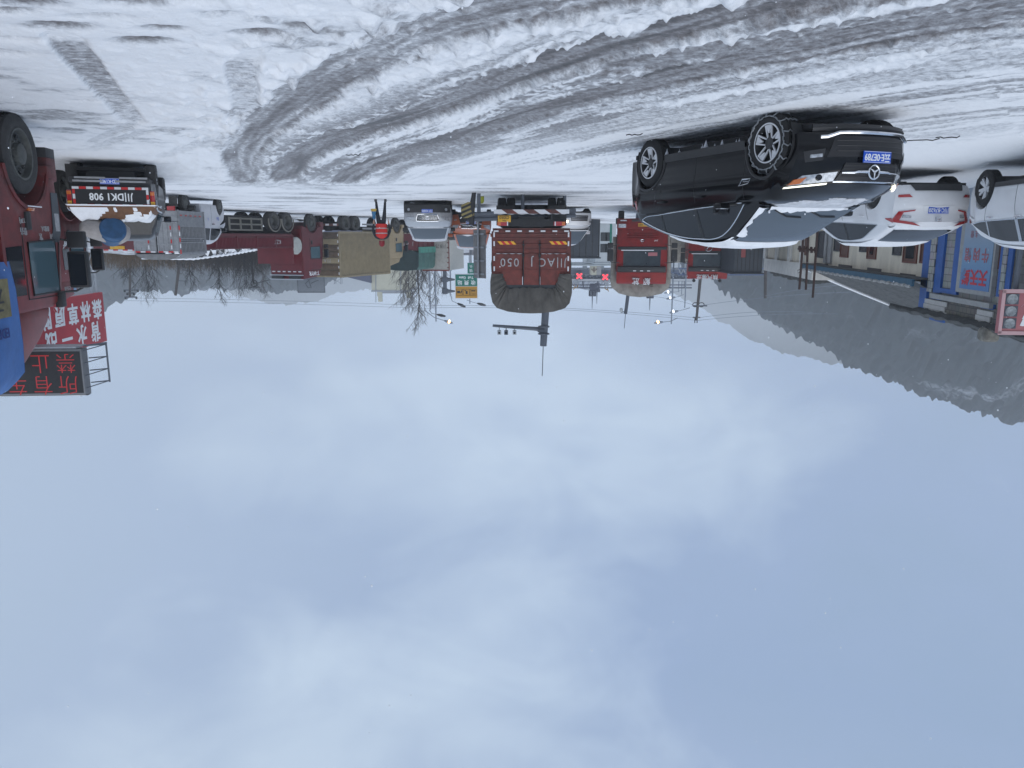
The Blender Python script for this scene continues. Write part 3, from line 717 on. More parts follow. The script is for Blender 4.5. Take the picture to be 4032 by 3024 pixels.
# ------------------------------------------------------------------ black coupe SUV
def black_suv():
    r0 = thing('black_suv', 'black coupe-style SUV with snowy bonnet and a snow chain on its front wheel', 'SUV', (-3.74, 12.38, 0), math.atan2(-.931, -.365), scale=1.035)
    P = dict(x0=-2.43, x1=2.31, W=.945, R=.375, ra=.425, axles=(-1.4365, 1.4365), sill=.30,
        belt=[(-2.43, 1.02), (-2.2, 1.15), (-1.6, 1.185), (-.8, 1.15), (0, 1.11), (.8, 1.07), (1.4, 1.04), (1.9, .99), (2.2, .93), (2.31, .88)],
        deck=[(-2.43, 1.06), (-2.3, 1.19), (-1.9, 1.22), (-1.2, 1.18), (0, 1.13), (.9, 1.13), (1.2, 1.145), (1.6, 1.115), (2.0, 1.06), (2.22, .99), (2.31, .91)],
        roof=[(-2.16, 1.17), (-2.0, 1.27), (-1.6, 1.42), (-1.1, 1.55), (-.6, 1.63), (-.1, 1.665), (.25, 1.65), (.5, 1.58), (.9, 1.37), (1.28, 1.14)],
        side=[(.2, .915), (.32, .96), (.44, .950), (.6, .962), (.80, .997), (.94, .99), (1.06, .965), (1.2, .93)], fprof=[(.2, -.10), (.32, -.02), (.5, 0), (.7, -.01), (.85, -.05), (1.0, -.15), (1.15, -.3)], fround=.42, rround=.34, tum=.40)
    c = Car(r0, P); c.body(M['black_paint']); c.well(M['chassis']); c.cabin(M['black_paint'])
    c.wheels('alloy5', .24, chain=((1.4365, 1),))
    c.screen(.47, 1.24, 'windscreen', M['windshield'], .085)
    c.screen(-1.25, -2.02, 'rear_window', M['glass'], .12)
    for sg in (1, -1):
        lo = curve([(-1.72, 1.275), (-1.5, 1.22), (-1.3, 1.215), (-.8, 1.185), (0, 1.14), (1.0, 1.10)])
        hi = curve([(-1.72, 1.285), (-1.4, 1.40), (-1.0, 1.505), (-.5, 1.57), (0, 1.585), (.25, 1.555), (.5, 1.46), (.8, 1.27), (1.0, 1.11)])
        c.sidepatch('side_window', M['glass'], -1.72, 1.0, lo, hi, sg, .004, n=34)
        for xa, w_ in ((-.16, .035), (-1.12, .018)):
            c.sidepatch('door_pillar', M['plastic'], xa - w_, xa + w_, lo, hi, sg, .008, n=3)
        pts = [(x, sg * (c.yg(x, hi(x)) + .010), hi(x) + .006) for x in lin(-1.72, 1.0, 26)]
        c.strip('window_trim', M['chrome'], pts, .011)
        pts = [(x, sg * (c.yg(x, lo(x)) + .012), lo(x) - .002) for x in lin(-1.72, .95, 20)]
        c.strip('window_trim', M['chrome'], pts, .008)
        m_ = MB(); m_.box(.70, .86, sg * 1.0, sg * 1.19, 1.10, 1.26, .045, seg=3); mo = m_.build('mirror', M['black_paint'], r0)
        g = MB(); g.box(.692, .70, sg * 1.02, sg * 1.17, 1.12, 1.24, .003); g.build('mirror_glass', M['glass'], mo)
        g = MB(); g.tube([(.82, sg * .86, 1.11), (.80, sg * 1.03, 1.13)], .022, 8); g.build('arm', M['plastic'], mo)
        g = MB(); g.tube([(.79, sg * 1.195, 1.18), (.866, sg * 1.18, 1.18), (.866, sg * 1.04, 1.18)], .007, 5); g.build('side_indicator', M['chrome'], mo)
        for hx in (.02, -1.0): c.handle(hx, .98 if hx > 0 else 1.02, sg, M['black_paint'])
        c.seam([(.98, 1.02), (-.16, -.12), (-1.02, -1.26)], .40, 1.06, sg)
        sk = MB(); c.sidepatch('', None, -.98, .98, lambda x: .29, lambda x: .41, sg, .016, n=12, green=False, mb=sk); sk.build('side_sill', M['plastic'], r0)
        for a in c.ax:      # black arch lip
            ar = MB(); ring = []
            for k in range(19):
                t = math.pi * k / 18
                ring.append(c.warp((a + math.cos(t) * (c.ra + .012), sg * (c.y(.36 + math.sin(t) * c.ra) + .004), .375 + math.sin(t) * (c.ra + .012))))
            ar.tube(ring, .022, 6); ar.build('arch_trim', M['plastic'], r0)
        v = MB(); v.tube([c.bside(1.0, .80, sg, .004), c.bside(.93, .88, sg, .006), c.bside(1.12, .86, sg, .006), c.bside(1.17, .80, sg, .004)], .009, 5, closed=True); v.tube([c.bside(1.02, .83, sg, .006), c.bside(1.13, .835, sg, .006)], .006, 5); v.build('side_vent', M['chrome'], r0)
        # headlamp: swept wedge on the corner
        h_ = c.face('headlight', M['head_lens'], [[(sg * .50, .775), (sg * .84, .815), (sg * .93, .93), (sg * .52, .885)]], True, .016)
        c.face('running_light', M['drl'], [[(sg * .58, .905), (sg * .945, .945), (sg * .95, .965), (sg * .58, .925)]], True, .024, parent=h_)
        c.face('indicator', M['orange_lens'], [[(sg * .80, .835), (sg * .90, .86), (sg * .93, .925), (sg * .84, .91)]], True, .022, parent=h_)
        pj = MB(); p = c.warp((c.x1, sg * .68, .84)); pj.lathe([(.001, .035), (.035, .03), (.042, 0)], p, (1, sg * .3, 0), 14, close=False); pj.build('projector', M['glass'], h_)
        fg = c.face('fog_light', M['plastic'], [[(sg * .66, .50), (sg * .86, .53), (sg * .84, .66), (sg * .68, .64)]], True, .012)
        c.face('lamp', M['head_lens'], [[(sg * .69, .56), (sg * .80, .57), (sg * .80, .61), (sg * .69, .60)]], True, .02, parent=fg)
        c.face('tail_light', M['red_lens'], [[(sg * .35, .92), (sg * .90, .94), (sg * .93, 1.05), (sg * .36, 1.02)]], False, .02)
        tl = MB(); c.sidepatch('', None, -2.34, -2.0, lambda x: .96, lambda x: .98 + (-1.98 - x) * .35 + .02, sg, .012, n=6, green=False, mb=tl); tl.build('tail_light', M['red_lens'], r0)
    gr = c.face('grille', M['black_ink'], [[(-.42, .67), (.42, .67), (.50, .875), (-.50, .875)]], True, .012, n=9)
    bars = MB()
    for z_ in (.70, .74, .79, .83):
        bars.tube([tuple(np.add(c.warp((c.x1, y_, z_)), (.016, 0, 0))) for y_ in lin(-.44, .44, 13)], .006, 5)
    bars.build('grille_bars', M['plastic'], gr)
    br = MB()
    for sg in (1, -1):
        pts = [c.warp((c.x1, sg * y_, .775 + .012 * (y_ > .3))) for y_ in lin(.09, .46, 8)]
        br.tube([(p[0] + .03, p[1], p[2]) for p in pts], [.010 + .008 * i / 7 for i in range(8)][::-1], 6)
    pts = [c.warp((c.x1, y_, .89)) for y_ in lin(-.52, .52, 15)]; br.tube([(p[0] + .012, p[1], p[2]) for p in pts], .013, 6)
    br.build('chrome_bar', M['chrome'], gr)
    st = MB(); c0 = Vector(c.warp((c.x1, 0, .775))) + Vector((.035, 0, 0))
    st.tube([c0 + Vector((0, math.cos(t) * .082, math.sin(t) * .082)) for t in lin(0, 2 * math.pi, 33)[:-1]], .011, 7, closed=True)
    for k in range(3):
        t = math.pi / 2 + k * 2 * math.pi / 3; p_ = Vector((-math.sin(t), 0, 0))
        tip = c0 + Vector((0, math.cos(t) * .078, math.sin(t) * .078)); sd = Vector((0, -math.sin(t), math.cos(t))) * .014
        st.plate([c0 + sd, tip + sd * .2, tip - sd * .2, c0 - sd], (.012, 0, 0))
    st.build('badge', M['chrome'], gr)
    it = c.face('lower_intake', M['black_ink'], [[(-.56, .36), (.56, .36), (.64, .60), (-.64, .60)]], True, .010, n=9)
    sl_ = MB()
    for z_ in (.41, .47, .53): sl_.tube([tuple(np.add(c.warp((c.x1, y_, z_)), (.014, 0, 0))) for y_ in lin(-.54, .54, 15)], .007, 5)
    sl_.build('slats', M['plastic'], it)
    lp = MB(); pts = [c.warp((c.x1, y_, .315 + .05 * float(sstep(.5, .68, abs(y_))))) for y_ in lin(-.72, .72, 23)]
    lp.tube([(p[0] + .03, p[1], p[2]) for p in pts], .022, 6); lp.build('chrome_lip', M['chrome'], r0)
    sp = MB(); pts = [c.warp((c.x1, y_, .25)) for y_ in lin(-.75, .75, 19)]; sp.tube([(p[0] - .02, p[1], p[2]) for p in pts], .05, 6); sp.build('front_apron', M['plastic'], r0)
    p = c.warp((c.x1, 0, .58)); car_plate(r0, '云E·0E789', p[0] + .035, -.0, .60, True)
    # snow lying on bonnet, windscreen edges and roof: real thin layers with ragged edges
    sn = MB()
    def hood(x, y):
        yb = c.y(c.belt(x)); dk = c.deck(x); q = abs(y) / yb
        z = dk + .008 if q < .6 else dk - (q - .6) / .4 * (dk - c.belt(x)) * .9
        return c.warp((x, y, z))
    rnd = random.Random(2)
    nx_, ny_ = 34, 40; X_ = lin(1.20, 2.02, nx_); Y_ = lin(-.80, .80, ny_)
    hh = {}
    for i, x in enumerate(X_):
        for j, y in enumerate(Y_):
            v = float(fbm(np.array([x * 2.6 + 3]), np.array([y * 1.3 + 9]), 4, .6)[0]); edge = min(1, (x - 1.19) * 7)
            cover = .75 - (x - 1.2) * .62 - .10 * (abs(y) > .62) + (v - .5) * 1.5
            hh[i, j] = (cover > .34, v)
    def fn(i, j):
        ok, v = hh[i, j]; p = hood(X_[i], Y_[j]); near = all(hh.get((i + a, j + b_), (False,))[0] for a in (-1, 0, 1) for b_ in (-1, 0, 1))
        return (p[0], p[1], p[2] + (.006 + .018 * v if (ok and near) else (.002 if ok else -.02)))
    sn.grid(fn, range(nx_), range(ny_)); 
    sn.build('bonnet_snow', M['thin_snow'], r0, smooth=60)
    s2 = MB()
    def fr(x, y):
        p = c.top(x, y); v = float(fbm(np.array([x * 4]), np.array([y * 3 + 4]), 3, .6)[0])
        ins = x > -1.3 + (v - .5) * .5 and x < .40 and abs(y) < .60
        return (p[0], p[1], p[2] + (.012 + .03 * v if ins else -.03))
    s2.grid(fr, lin(-1.5, .5, 40), lin(-.68, .68, 26)); s2.build('roof_snow', M['snow'], r0, smooth=60)
    for (fa, nm_) in ((1, 'windscreen_snow'), (0, 'windscreen_snow')):
        s3 = MB()
        if fa:     # along the cowl
            def f3(y, t):
                v = float(fbm(np.array([y * 5]), np.array([3.3]), 3, .6)[0]); x = 1.27 - t * (.02 + .38 * max(0, v - .30)); p = c.top(x, y, .0); lift = .022 * math.sin(math.pi * min(1, t * 1.2 + .1)); return (p[0] + lift, p[1], p[2] + lift)
            s3.grid(f3, lin(-.66, .66, 44), lin(0, 1, 5))
        else:      # along the driver's pillar
            def f3(x, t):
                v = float(fbm(np.array([x * 7]), np.array([8.3]), 3, .6)[0]); yt = c.yg(x, c.roof(x)) - .05; p = c.top(x, yt - t * (.03 + .42 * max(0, v - .28)) + .03, .0); lift = .018 * math.sin(math.pi * min(1, t + .1)); return (p[0] + lift, p[1], p[2] + lift)
            s3.grid(f3, lin(.6, 1.24, 26), lin(0, 1, 5))
        s3.build(nm_, M['snow'], r0, smooth=60)
    rs = random.Random(9)
    for k in range(11):     # frozen slush hanging under the sill and in the arches
        x_ = rs.uniform(-.95, 1.0) if k < 7 else rs.choice([-1.86, -1.0, 1.0, 1.87]) + rs.uniform(-.03, .03); p = c.bside(x_, .31, 1, 0); l_ = MB(); r_ = rs.uniform(.018, .045)
        l_.lathe([(.001, r_), (r_ * .8, r_ * .5), (r_, 0), (r_ * .7, -r_), (r_ * .2, -r_ * rs.uniform(1.5, 2.8)), (.001, -r_ * 2.9)], (p[0], p[1] - .03, .30), (0, 0, 1), 7, close=False); l_.build('slush_lump', M['thin_snow'], r0, smooth=60)
    wp = MB()
    for (ya, yb_) in ((.55, .0), (-.05, -.6)): wp.tube([c.top(1.22, ya, .02), c.top(1.12, (ya + yb_) / 2, .025), c.top(1.10, yb_, .02)], .010, 5)
    wp.build('wiper', M['plastic'], r0)
black_suv()

# ------------------------------------------------------------------ white saloon seen from behind
def white_saloon():
    r0 = thing('white_saloon', 'white saloon car with blue rear plate parked beyond the black SUV', 'car', (-8.72, 18.9, float(gz(-9, 18)) + .06), R(84), scale=1.03)
    P = dict(x0=-2.30, x1=2.40, W=.90, R=.325, ra=.37, axles=(-1.32, 1.38), sill=.24,
        belt=[(-2.3, .93), (-2.1, .99), (-1.4, .99), (0, .93), (1, .89), (1.8, .82), (2.4, .68)],
        deck=[(-2.3, .98), (-2.15, 1.10), (-1.8, 1.12), (-1.2, 1.05), (0, 1.0), (1.0, .97), (1.5, .93), (2.1, .82), (2.4, .70)],
        roof=[(-1.98, 1.10), (-1.6, 1.22), (-1.1, 1.37), (-.5, 1.45), (.1, 1.45), (.45, 1.38), (1.2, .98)],
        rprof=[(.2, -.12), (.4, -.01), (.6, 0), (.8, -.04), (.95, -.02), (1.1, 0), (1.2, -.05)], rround=.26, tum=.38)
    c = Car(r0, P); c.body(M['white_paint']); c.well(M['chassis']); c.cabin(M['white_paint']); c.wheels('alloy', .21)
    c.screen(-1.12, -1.90, 'rear_window', M['glass'], .12); c.screen(.35, 1.18, 'windscreen', M['windshield'], .1)
    for sg in (1, -1):
        lo = curve([(-1.5, 1.03), (-1.1, 1.01), (0, .96), (.95, .92)]); hi = curve([(-1.5, 1.04), (-1.2, 1.16), (-.7, 1.33), (-.2, 1.36), (.2, 1.34), (.6, 1.18), (.95, .93)])
        c.sidepatch('side_window', M['glass'], -1.5, .95, lo, hi, sg, .005)
        c.strip('window_trim', M['chrome_dull'], [(x, sg * (c.yg(x, hi(x)) + .010), hi(x)) for x in lin(-1.5, .95, 20)], .008)
        c.strip('window_trim', M['chrome_dull'], [(x, sg * (c.yg(x, lo(x)) + .010), lo(x)) for x in lin(-1.5, .95, 14)], .006)
        pl = MB(); c.sidepatch('', None, -.2, -.13, lo, hi, sg, .009, n=3, mb=pl); pl.build('door_pillar', M['plastic'], r0)
        c.mirror(.85, M['plastic'], M['plastic'], sg)
        for hx in (.0, -.95): c.handle(hx, .84, sg, M['white_paint'])
        c.seam([(.9, .92), (-.16, -.14), (-1.0, -1.2)], .3, .92, sg)
        c.face('tail_light', M['red_lens'], [[(sg * .55, .99), (sg * .90, .93), (sg * .88, .99), (sg * .40, 1.07)], [(sg * .72, .80), (sg * .80, .77), (sg * .90, .93), (sg * .80, .96)], [(sg * .50, .74), (sg * .80, .77), (sg * .76, .80), (sg * .52, .765)]], False, .02)
        c.face('reversing_lamp', M['head_lens'], [[(sg * .58, .86), (sg * .72, .84), (sg * .74, .90), (sg * .58, .91)]], False, .016)
        c.face('reflector', M['red_lens'], [[(sg * .66, .43), (sg * .84, .44), (sg * .84, .49), (sg * .60, .49)]], False, .016)
        ts = MB(); c.sidepatch('', None, -2.25, -1.95, lambda x: .90, lambda x: .90 + (-1.92 - x) * .28 + .01, sg, .010, n=6, green=False, mb=ts); ts.build('tail_light', M['red_lens'], r0)
    c.face('rear_diffuser', M['plastic'], [[(-.62, .22), (.62, .22), (.55, .36), (-.55, .36)]], False, .012, n=8)
    pan = c.face('plate_recess', M['white_paint'], [[(-.36, .66), (.36, .66), (.30, .84), (-.30, .84)]], False, .006)
    p = c.warp((c.x0, 0, .75)); car_plate(r0, '川C·B7620', p[0] - .008, 0, .75, False)
    b = MB(); p = c.warp((c.x0, 0, .93)); q = p[0] - .02
    for a0, a1 in (((-.045, .90), (-.035, .965)), ((.045, .90), (.035, .965))): b.tube([(q, a0[0], a0[1]), (q, a1[0], a1[1])], .008, 5)
    b.tube([(q, -.04, .93), (q, .04, .93)], .007, 5); b.tube([(q, y_, z_) for y_, z_ in ((-.06, .89), (-.065, .975), (.065, .975), (.06, .89))], .005, 5, closed=True)
    b.build('badge', M['chrome'], r0)
    s_ = MB(); s_.grid(lambda x, y: c.warp((x, y, c.deck(x) + .02 + .008 * math.sin(x * 9 + y * 7) - (.045 if x < -2.22 or abs(y) > .72 else 0))), lin(-2.28, -1.88, 9), lin(-.8, .8, 24)); s_.build('boot_snow', M['snow'], r0, smooth=60)
    s_ = MB(); s_.grid(lambda x, y: (x, y, c.top(x, y)[2] + (.02 if -1.2 < x < .42 and abs(y) < .6 else -.03)), lin(-1.3, .5, 22), lin(-.68, .68, 16)); s_.build('roof_snow', M['snow'], r0, smooth=60)
white_saloon()
def white_suv():
    r0 = thing('white_suv', 'white SUV cut by the picture edge in front of the tiled shop', 'SUV', (-10.0, 14.05, .32), R(-84.5))
    P = dict(x0=-2.25, x1=2.35, W=.93, R=.35, ra=.40, axles=(-1.36, 1.36), sill=.28,
        belt=[(-2.25, .88), (-2.0, .96), (-1.2, .96), (0, .92), (1.2, .88), (1.9, .82), (2.35, .72)],
        deck=[(-2.25, .92), (-2.1, 1.02), (-1.5, 1.0), (0, .97), (1.1, .96), (1.6, .92), (2.1, .85), (2.35, .75)],
        roof=[(-2.2, 1.03), (-1.9, 1.16), (-1.5, 1.32), (-.9, 1.45), (0, 1.49), (.4, 1.42), (1.25, .97)], tum=.32)
    c = Car(r0, P); c.body(M['white_paint']); c.well(M['chassis']); c.cabin(M['white_paint']); c.wheels('alloy', .22)
    c.screen(.4, 1.22, 'windscreen', M['windshield'], .1); c.screen(-1.6, -2.12, 'rear_window', M['glass'], .14)
    for sg in (1, -1):
        lo = curve([(-1.75, 1.04), (-1.4, 1.0), (0, .97), (1.0, .93)]); hi = curve([(-1.75, 1.05), (-1.5, 1.17), (-1.1, 1.30), (-.5, 1.37), (.1, 1.37), (.5, 1.26), (1.0, .94)])
        c.sidepatch('side_window', M['glass'], -1.75, 1.0, lo, hi, sg, .005)
        c.strip('window_trim', M['chrome'], [(x, sg * (c.yg(x, lo(x)) + .010), lo(x) - .01) for x in lin(-1.75, 1.0, 14)], .010)
        c.sidepatch('door_pillar', M['chrome_dull'], -.18, -.08, lo, hi, sg, .009, n=3); c.sidepatch('door_pillar', M['chrome_dull'], -1.22, -1.17, lo, hi, sg, .009, n=3)
        c.mirror(.85, M['white_paint'], M['plastic'], sg)
        for hx in (.0, -1.0): c.handle(hx, .92, sg, M['chrome'])
        c.seam([(.95, .97), (-.14, -.12), (-1.0, -1.24)], .34, .98, sg)
        sk = MB(); c.sidepatch('', None, -.95, .95, lambda x: .27, lambda x: .36, sg, .014, n=10, green=False, mb=sk); sk.build('side_sill', M['plastic'], r0)
        c.face('tail_light', M['red_lens'], [[(sg * .6, .85), (sg * .9, .85), (sg * .92, 1.02), (sg * .6, 1.0)]], False, .02)
        c.face('headlight', M['head_lens'], [[(sg * .5, .70), (sg * .9, .72), (sg * .92, .82), (sg * .5, .78)]], True, .02)
    s_ = MB(); s_.grid(lambda x, y: (x, y, c.top(x, y)[2] + (.02 if -1.5 < x < .42 and abs(y) < .62 else -.03)), lin(-1.6, .5, 22), lin(-.7, .7, 16)); s_.build('roof_snow', M['snow'], r0, smooth=60)
white_suv()

# ------------------------------------------------------------------ grey SUV and orange people carrier facing us
def grey_suv():
    x, y = W(1667, 935, 31.4).x, 31.4
    r0 = thing('grey_suv', 'silver SUV facing us with dark muddy bumper and chrome grille', 'SUV', (x, y + 2.5, float(gz(x, y)) - .09), R(-94))
    P = dict(x0=-2.5, x1=2.48, W=.98, R=.385, ra=.43, axles=(-1.45, 1.45), sill=.27,
        belt=[(-2.5, 1.05), (-1.5, 1.12), (0, 1.06), (1.2, 1.03), (1.9, .97), (2.3, .90), (2.48, .84)],
        deck=[(-2.5, 1.1), (-1.5, 1.15), (0, 1.1), (1.1, 1.14), (1.7, 1.10), (2.2, 1.02), (2.48, .90)],
        roof=[(-2.4, 1.2), (-2.0, 1.5), (-1, 1.65), (0, 1.66), (.35, 1.60), (1.3, 1.14)], tum=.34, fround=.34)
    c = Car(r0, P); c.body(M['silver_paint']); c.well(M['chassis']); c.cabin(M['silver_paint']); c.wheels('alloy', .24)
    c.screen(.42, 1.26, 'windscreen', M['windshield'], .09)
    lb = c.face('lower_bumper', M['plastic'], [[(-.96, .24), (.96, .24), (.97, .56), (-.97, .56)]], True, .014, n=13)
    g = c.face('grille', M['black_ink'], [[(-.40, .64), (.40, .64), (.46, .88), (-.46, .88)]], True, .014, n=9)
    b = MB()
    for z_ in (.69, .74, .79, .84): b.tube([tuple(np.add(c.warp((c.x1, y_, z_)), (.02, 0, 0))) for y_ in lin(-.42, .42, 9)], .008, 5)
    rim = [(-.41, .63), (-.47, .80), (-.46, .89), (0, .905), (.46, .89), (.47, .80), (.41, .63), (0, .62)]
    b.tube([tuple(np.add(c.warp((c.x1, *q)), (.03, 0, 0))) for q in rim], .016, 6, closed=True)
    p = c.warp((c.x1, 0, .77)); b.tube([(p[0] + .04, math.cos(t) * .10, .77 + math.sin(t) * .05) for t in lin(0, 6.283, 17)[:-1]], .011, 5, closed=True)
    b.tube([(p[0] + .04, -.04, .73), (p[0] + .04, 0, .80), (p[0] + .04, .04, .73)], .010, 5); b.build('chrome_frame', M['chrome'], g)
    for sg in (1, -1):
        h_ = c.face('headlight', M['head_lens'], [[(sg * .56, .72), (sg * .88, .74), (sg * .96, .92), (sg * .58, .80)]], True, .02)
        f = MB(); p = c.warp((c.x1, sg * .78, .44)); f.lathe([(.001, .04), (.05, .04), (.06, 0)], p, (1, sg * .2, 0), 14, close=False); f.build('fog_light', M['chrome_dull'], r0)
        c.mirror(.95, M['plastic'], M['plastic'], sg, z=1.20)
        lo = lambda x: c.belt(x) + .05; hi = curve([(-2.0, 1.22), (-1.6, 1.48), (-1, 1.53), (0, 1.53), (.4, 1.46), (1.0, 1.14)])
        c.sidepatch('side_window', M['glass'], -2.0, 1.0, lo, hi, sg, .005)
    p = c.warp((c.x1, 0, .50)); car_plate(r0, '川F·X5000', p[0] + .03, 0, .50, True)
    s_ = MB(); s_.grid(lambda x_, y_: (x_, y_, c.top(x_, y_)[2] + (.025 if -1.8 < x_ < .40 and abs(y_) < .66 else -.03)), lin(-1.9, .5, 16), lin(-.74, .74, 12)); s_.build('roof_snow', M['thin_snow'], r0, smooth=60)
    s_ = MB(); s_.grid(lambda x_, y_: c.warp((x_, y_, c.deck(x_) + .03 - (.06 if x_ > 1.72 - .3 * abs(y_) or x_ < 1.3 else 0))), lin(1.25, 1.85, 10), lin(-.62, .62, 16)); s_.build('bonnet_snow', M['thin_snow'], r0, smooth=60)
grey_suv()
def orange_mpv():
    x, y = W(1848, 935, 34.5).x, 34.5
    r0 = thing('orange_van', 'orange people carrier with snowy bonnet edge beside the back of a grey sign', 'van', (x, y + 2.3, float(gz(x, y)) + .2), R(-92))
    P = dict(x0=-2.3, x1=2.25, W=.90, R=.33, ra=.38, axles=(-1.4, 1.38), sill=.25,
        belt=[(-2.3, 1.05), (-1, 1.08), (0, 1.04), (1.2, 1.0), (1.8, .93), (2.25, .80)],
        deck=[(-2.3, 1.1), (0, 1.06), (1.3, 1.12), (1.8, 1.05), (2.25, .86)],
        roof=[(-2.25, 1.2), (-2.1, 1.65), (-1, 1.76), (0, 1.76), (.4, 1.69), (1.5, 1.10)], tum=.28, fround=.36)
    c = Car(r0, P); c.body(M['orange_paint']); c.well(M['chassis']); c.cabin(M['orange_paint']); c.wheels('alloy', .2)
    c.screen(.5, 1.45, 'windscreen', M['windshield'], .09)
    c.face('lower_bumper', M['plastic'], [[(-.60, .24), (.60, .24), (.50, .62), (-.50, .62)]], True, .014, n=9)
    g = c.face('grille', M['black_ink'], [[(-.48, .68), (.48, .68), (.44, .84), (-.44, .84)]], True, .016, n=9)
    b = MB(); f_ = lambda y_, z_: tuple(np.add(c.warp((c.x1, y_, z_)), (.03, 0, 0)))
    b.tube([f_(*q) for q in ((-.5, .67), (-.46, .85), (0, .87), (.46, .85), (.5, .67), (0, .655))], .013, 5, closed=True)
    for sg in (1, -1): b.tube([f_(sg * q[0], q[1]) for q in ((.09, .735), (.40, .73), (.36, .80), (.09, .79))], .010, 5, closed=True)
    b.tube([f_(math.cos(t) * .07, .762 + math.sin(t) * .05) for t in lin(0, 6.283, 13)[:-1]], .010, 5, closed=True); b.build('chrome_frame', M['chrome'], g)
    ap = MB(); ap.tube([f_(*q) for q in ((-.5, .43), (-.42, .36), (.42, .36), (.5, .43))], .03, 6); ap.build('silver_apron', M['chrome_dull'], r0)
    for sg in (1, -1):
        c.face('headlight', M['head_lens'], [[(sg * .56, .70), (sg * .86, .72), (sg * .90, .92), (sg * .60, .82)]], True, .02)
        c.face('fog_light', M['head_lens'], [[(sg * .66, .46), (sg * .80, .47), (sg * .80, .52), (sg * .66, .51)]], True, .02)
        c.mirror(1.05, M['orange_paint'], M['plastic'], sg, z=1.14)
        lo = lambda x: c.belt(x) + .05; hi = curve([(-2.0, 1.25), (-1.7, 1.6), (-1, 1.63), (0, 1.63), (.5, 1.52), (1.2, 1.12)])
        c.sidepatch('side_window', M['glass'], -2.0, 1.2, lo, hi, sg, .005)
    p = c.warp((c.x1, 0, .60)); car_plate(r0, '川E·W653D', p[0] + .03, 0, .60, True, w=.42)
    s_ = MB(); s_.grid(lambda y_, t: tuple(np.add(c.top(1.52 - t * (.05 + .05 * math.sin(y_ * 9)), y_, 0), (.03 * (t > 0), 0, .03 * (t > 0)))), lin(-.64, .64, 30), lin(0, 1, 4)); s_.build('windscreen_snow', M['snow'], r0, smooth=60)
    s_ = MB(); s_.grid(lambda x_, y_: (x_, y_, c.top(x_, y_)[2] + (.02 if -1.8 < x_ < .42 and abs(y_) < .62 else -.03)), lin(-1.9, .5, 16), lin(-.7, .7, 12)); s_.build('roof_snow', M['thin_snow'], r0, smooth=60)
orange_mpv()
def white_van():
    r0 = thing('white_van', 'small white van with a lit orange lamp peeking out behind the red cargo truck', 'van', (W(2217, 935, 38).x, 39.6, .22), R(-112))
    P = dict(x0=-2.1, x1=2.1, W=.85, R=.32, ra=.37, axles=(-1.3, 1.3), sill=.24,
        belt=[(-2.1, 1.0), (0, 1.0), (1.3, .96), (2.1, .78)], deck=[(-2.1, 1.05), (0, 1.02), (1.3, 1.06), (2.1, .82)],
        roof=[(-2.08, 1.3), (-1.9, 1.72), (0, 1.80), (.6, 1.74), (1.55, 1.04)], tum=.2)
    c = Car(r0, P); c.body(M['white_paint']); c.well(M['chassis']); c.cabin(M['white_paint']); c.wheels('alloy', .2)
    c.screen(.7, 1.5, 'windscreen', M['windshield'], .08)
    g = c.face('grille', M['black_ink'], [[(-.5, .36), (.5, .36), (.45, .62), (-.45, .62)]], True, .014)
    b = MB()
    for z_ in (.42, .49, .56): b.tube([tuple(np.add(c.warp((c.x1, y_, z_)), (.02, 0, 0))) for y_ in lin(-.45, .45, 7)], .008, 5)
    b.build('grille_bars', M['chrome_dull'], g)
    for sg in (1, -1):
        c.face('headlight', M['lamp_on'] if sg > 0 else M['head_lens'], [[(sg * .6, .60), (sg * .82, .61), (sg * .84, .72), (sg * .6, .70)]], True, .02)
        lo = lambda x: c.belt(x) + .05; hi = curve([(-1.8, 1.6), (0, 1.64), (.7, 1.55), (1.3, 1.06)])
        c.sidepatch('side_window', M['glass'], -1.7, 1.3, lo, hi, sg, .005); c.mirror(1.2, M['white_paint'], M['plastic'], sg, z=1.15)
white_van()
# ------------------------------------------------------------------ lorries
def tape(parent, pts, w, h, nrm, names=('red_tape', 'white_tape'), start=0):
    """a run of alternating reflective blocks, each block its own small plate, one part per run"""
    b = MB(); nrm = Vector(nrm).normalized()
    for i, (p, d) in enumerate(pts):
        p = Vector(p); d = Vector(d).normalized(); u = nrm.cross(d).normalized()
        b.plate([p - d * w / 2 - u * h / 2, p + d * w / 2 - u * h / 2, p + d * w / 2 + u * h / 2, p - d * w / 2 + u * h / 2], nrm * .004, (i + start) % 2)
    return b.build('reflective_tape', [M[names[0]], M[names[1]]], parent, smooth=None)
def run(p0, p1, n): 
    p0, p1 = Vector(p0), Vector(p1); d = p1 - p0
    return [(p0 + d * ((i + .5) / n), d) for i in range(n)]
def chassis(parent, x0, x1, hw=.42, z=.82):
    b = MB()
    for sg in (1, -1): b.box(x0, x1, sg * hw - .05, sg * hw + .05, z - .13, z + .13)
    k = x0 + .4
    while k < x1: b.box(k, k + .1, -hw, hw, z - .08, z + .08); k += 1.3
    for a in (x0 + 1.0, ): b.tube([(a, -.95, .5), (a, .95, .5)], .09, 8)
    return b.build('chassis', M['chassis'], parent, smooth=30)
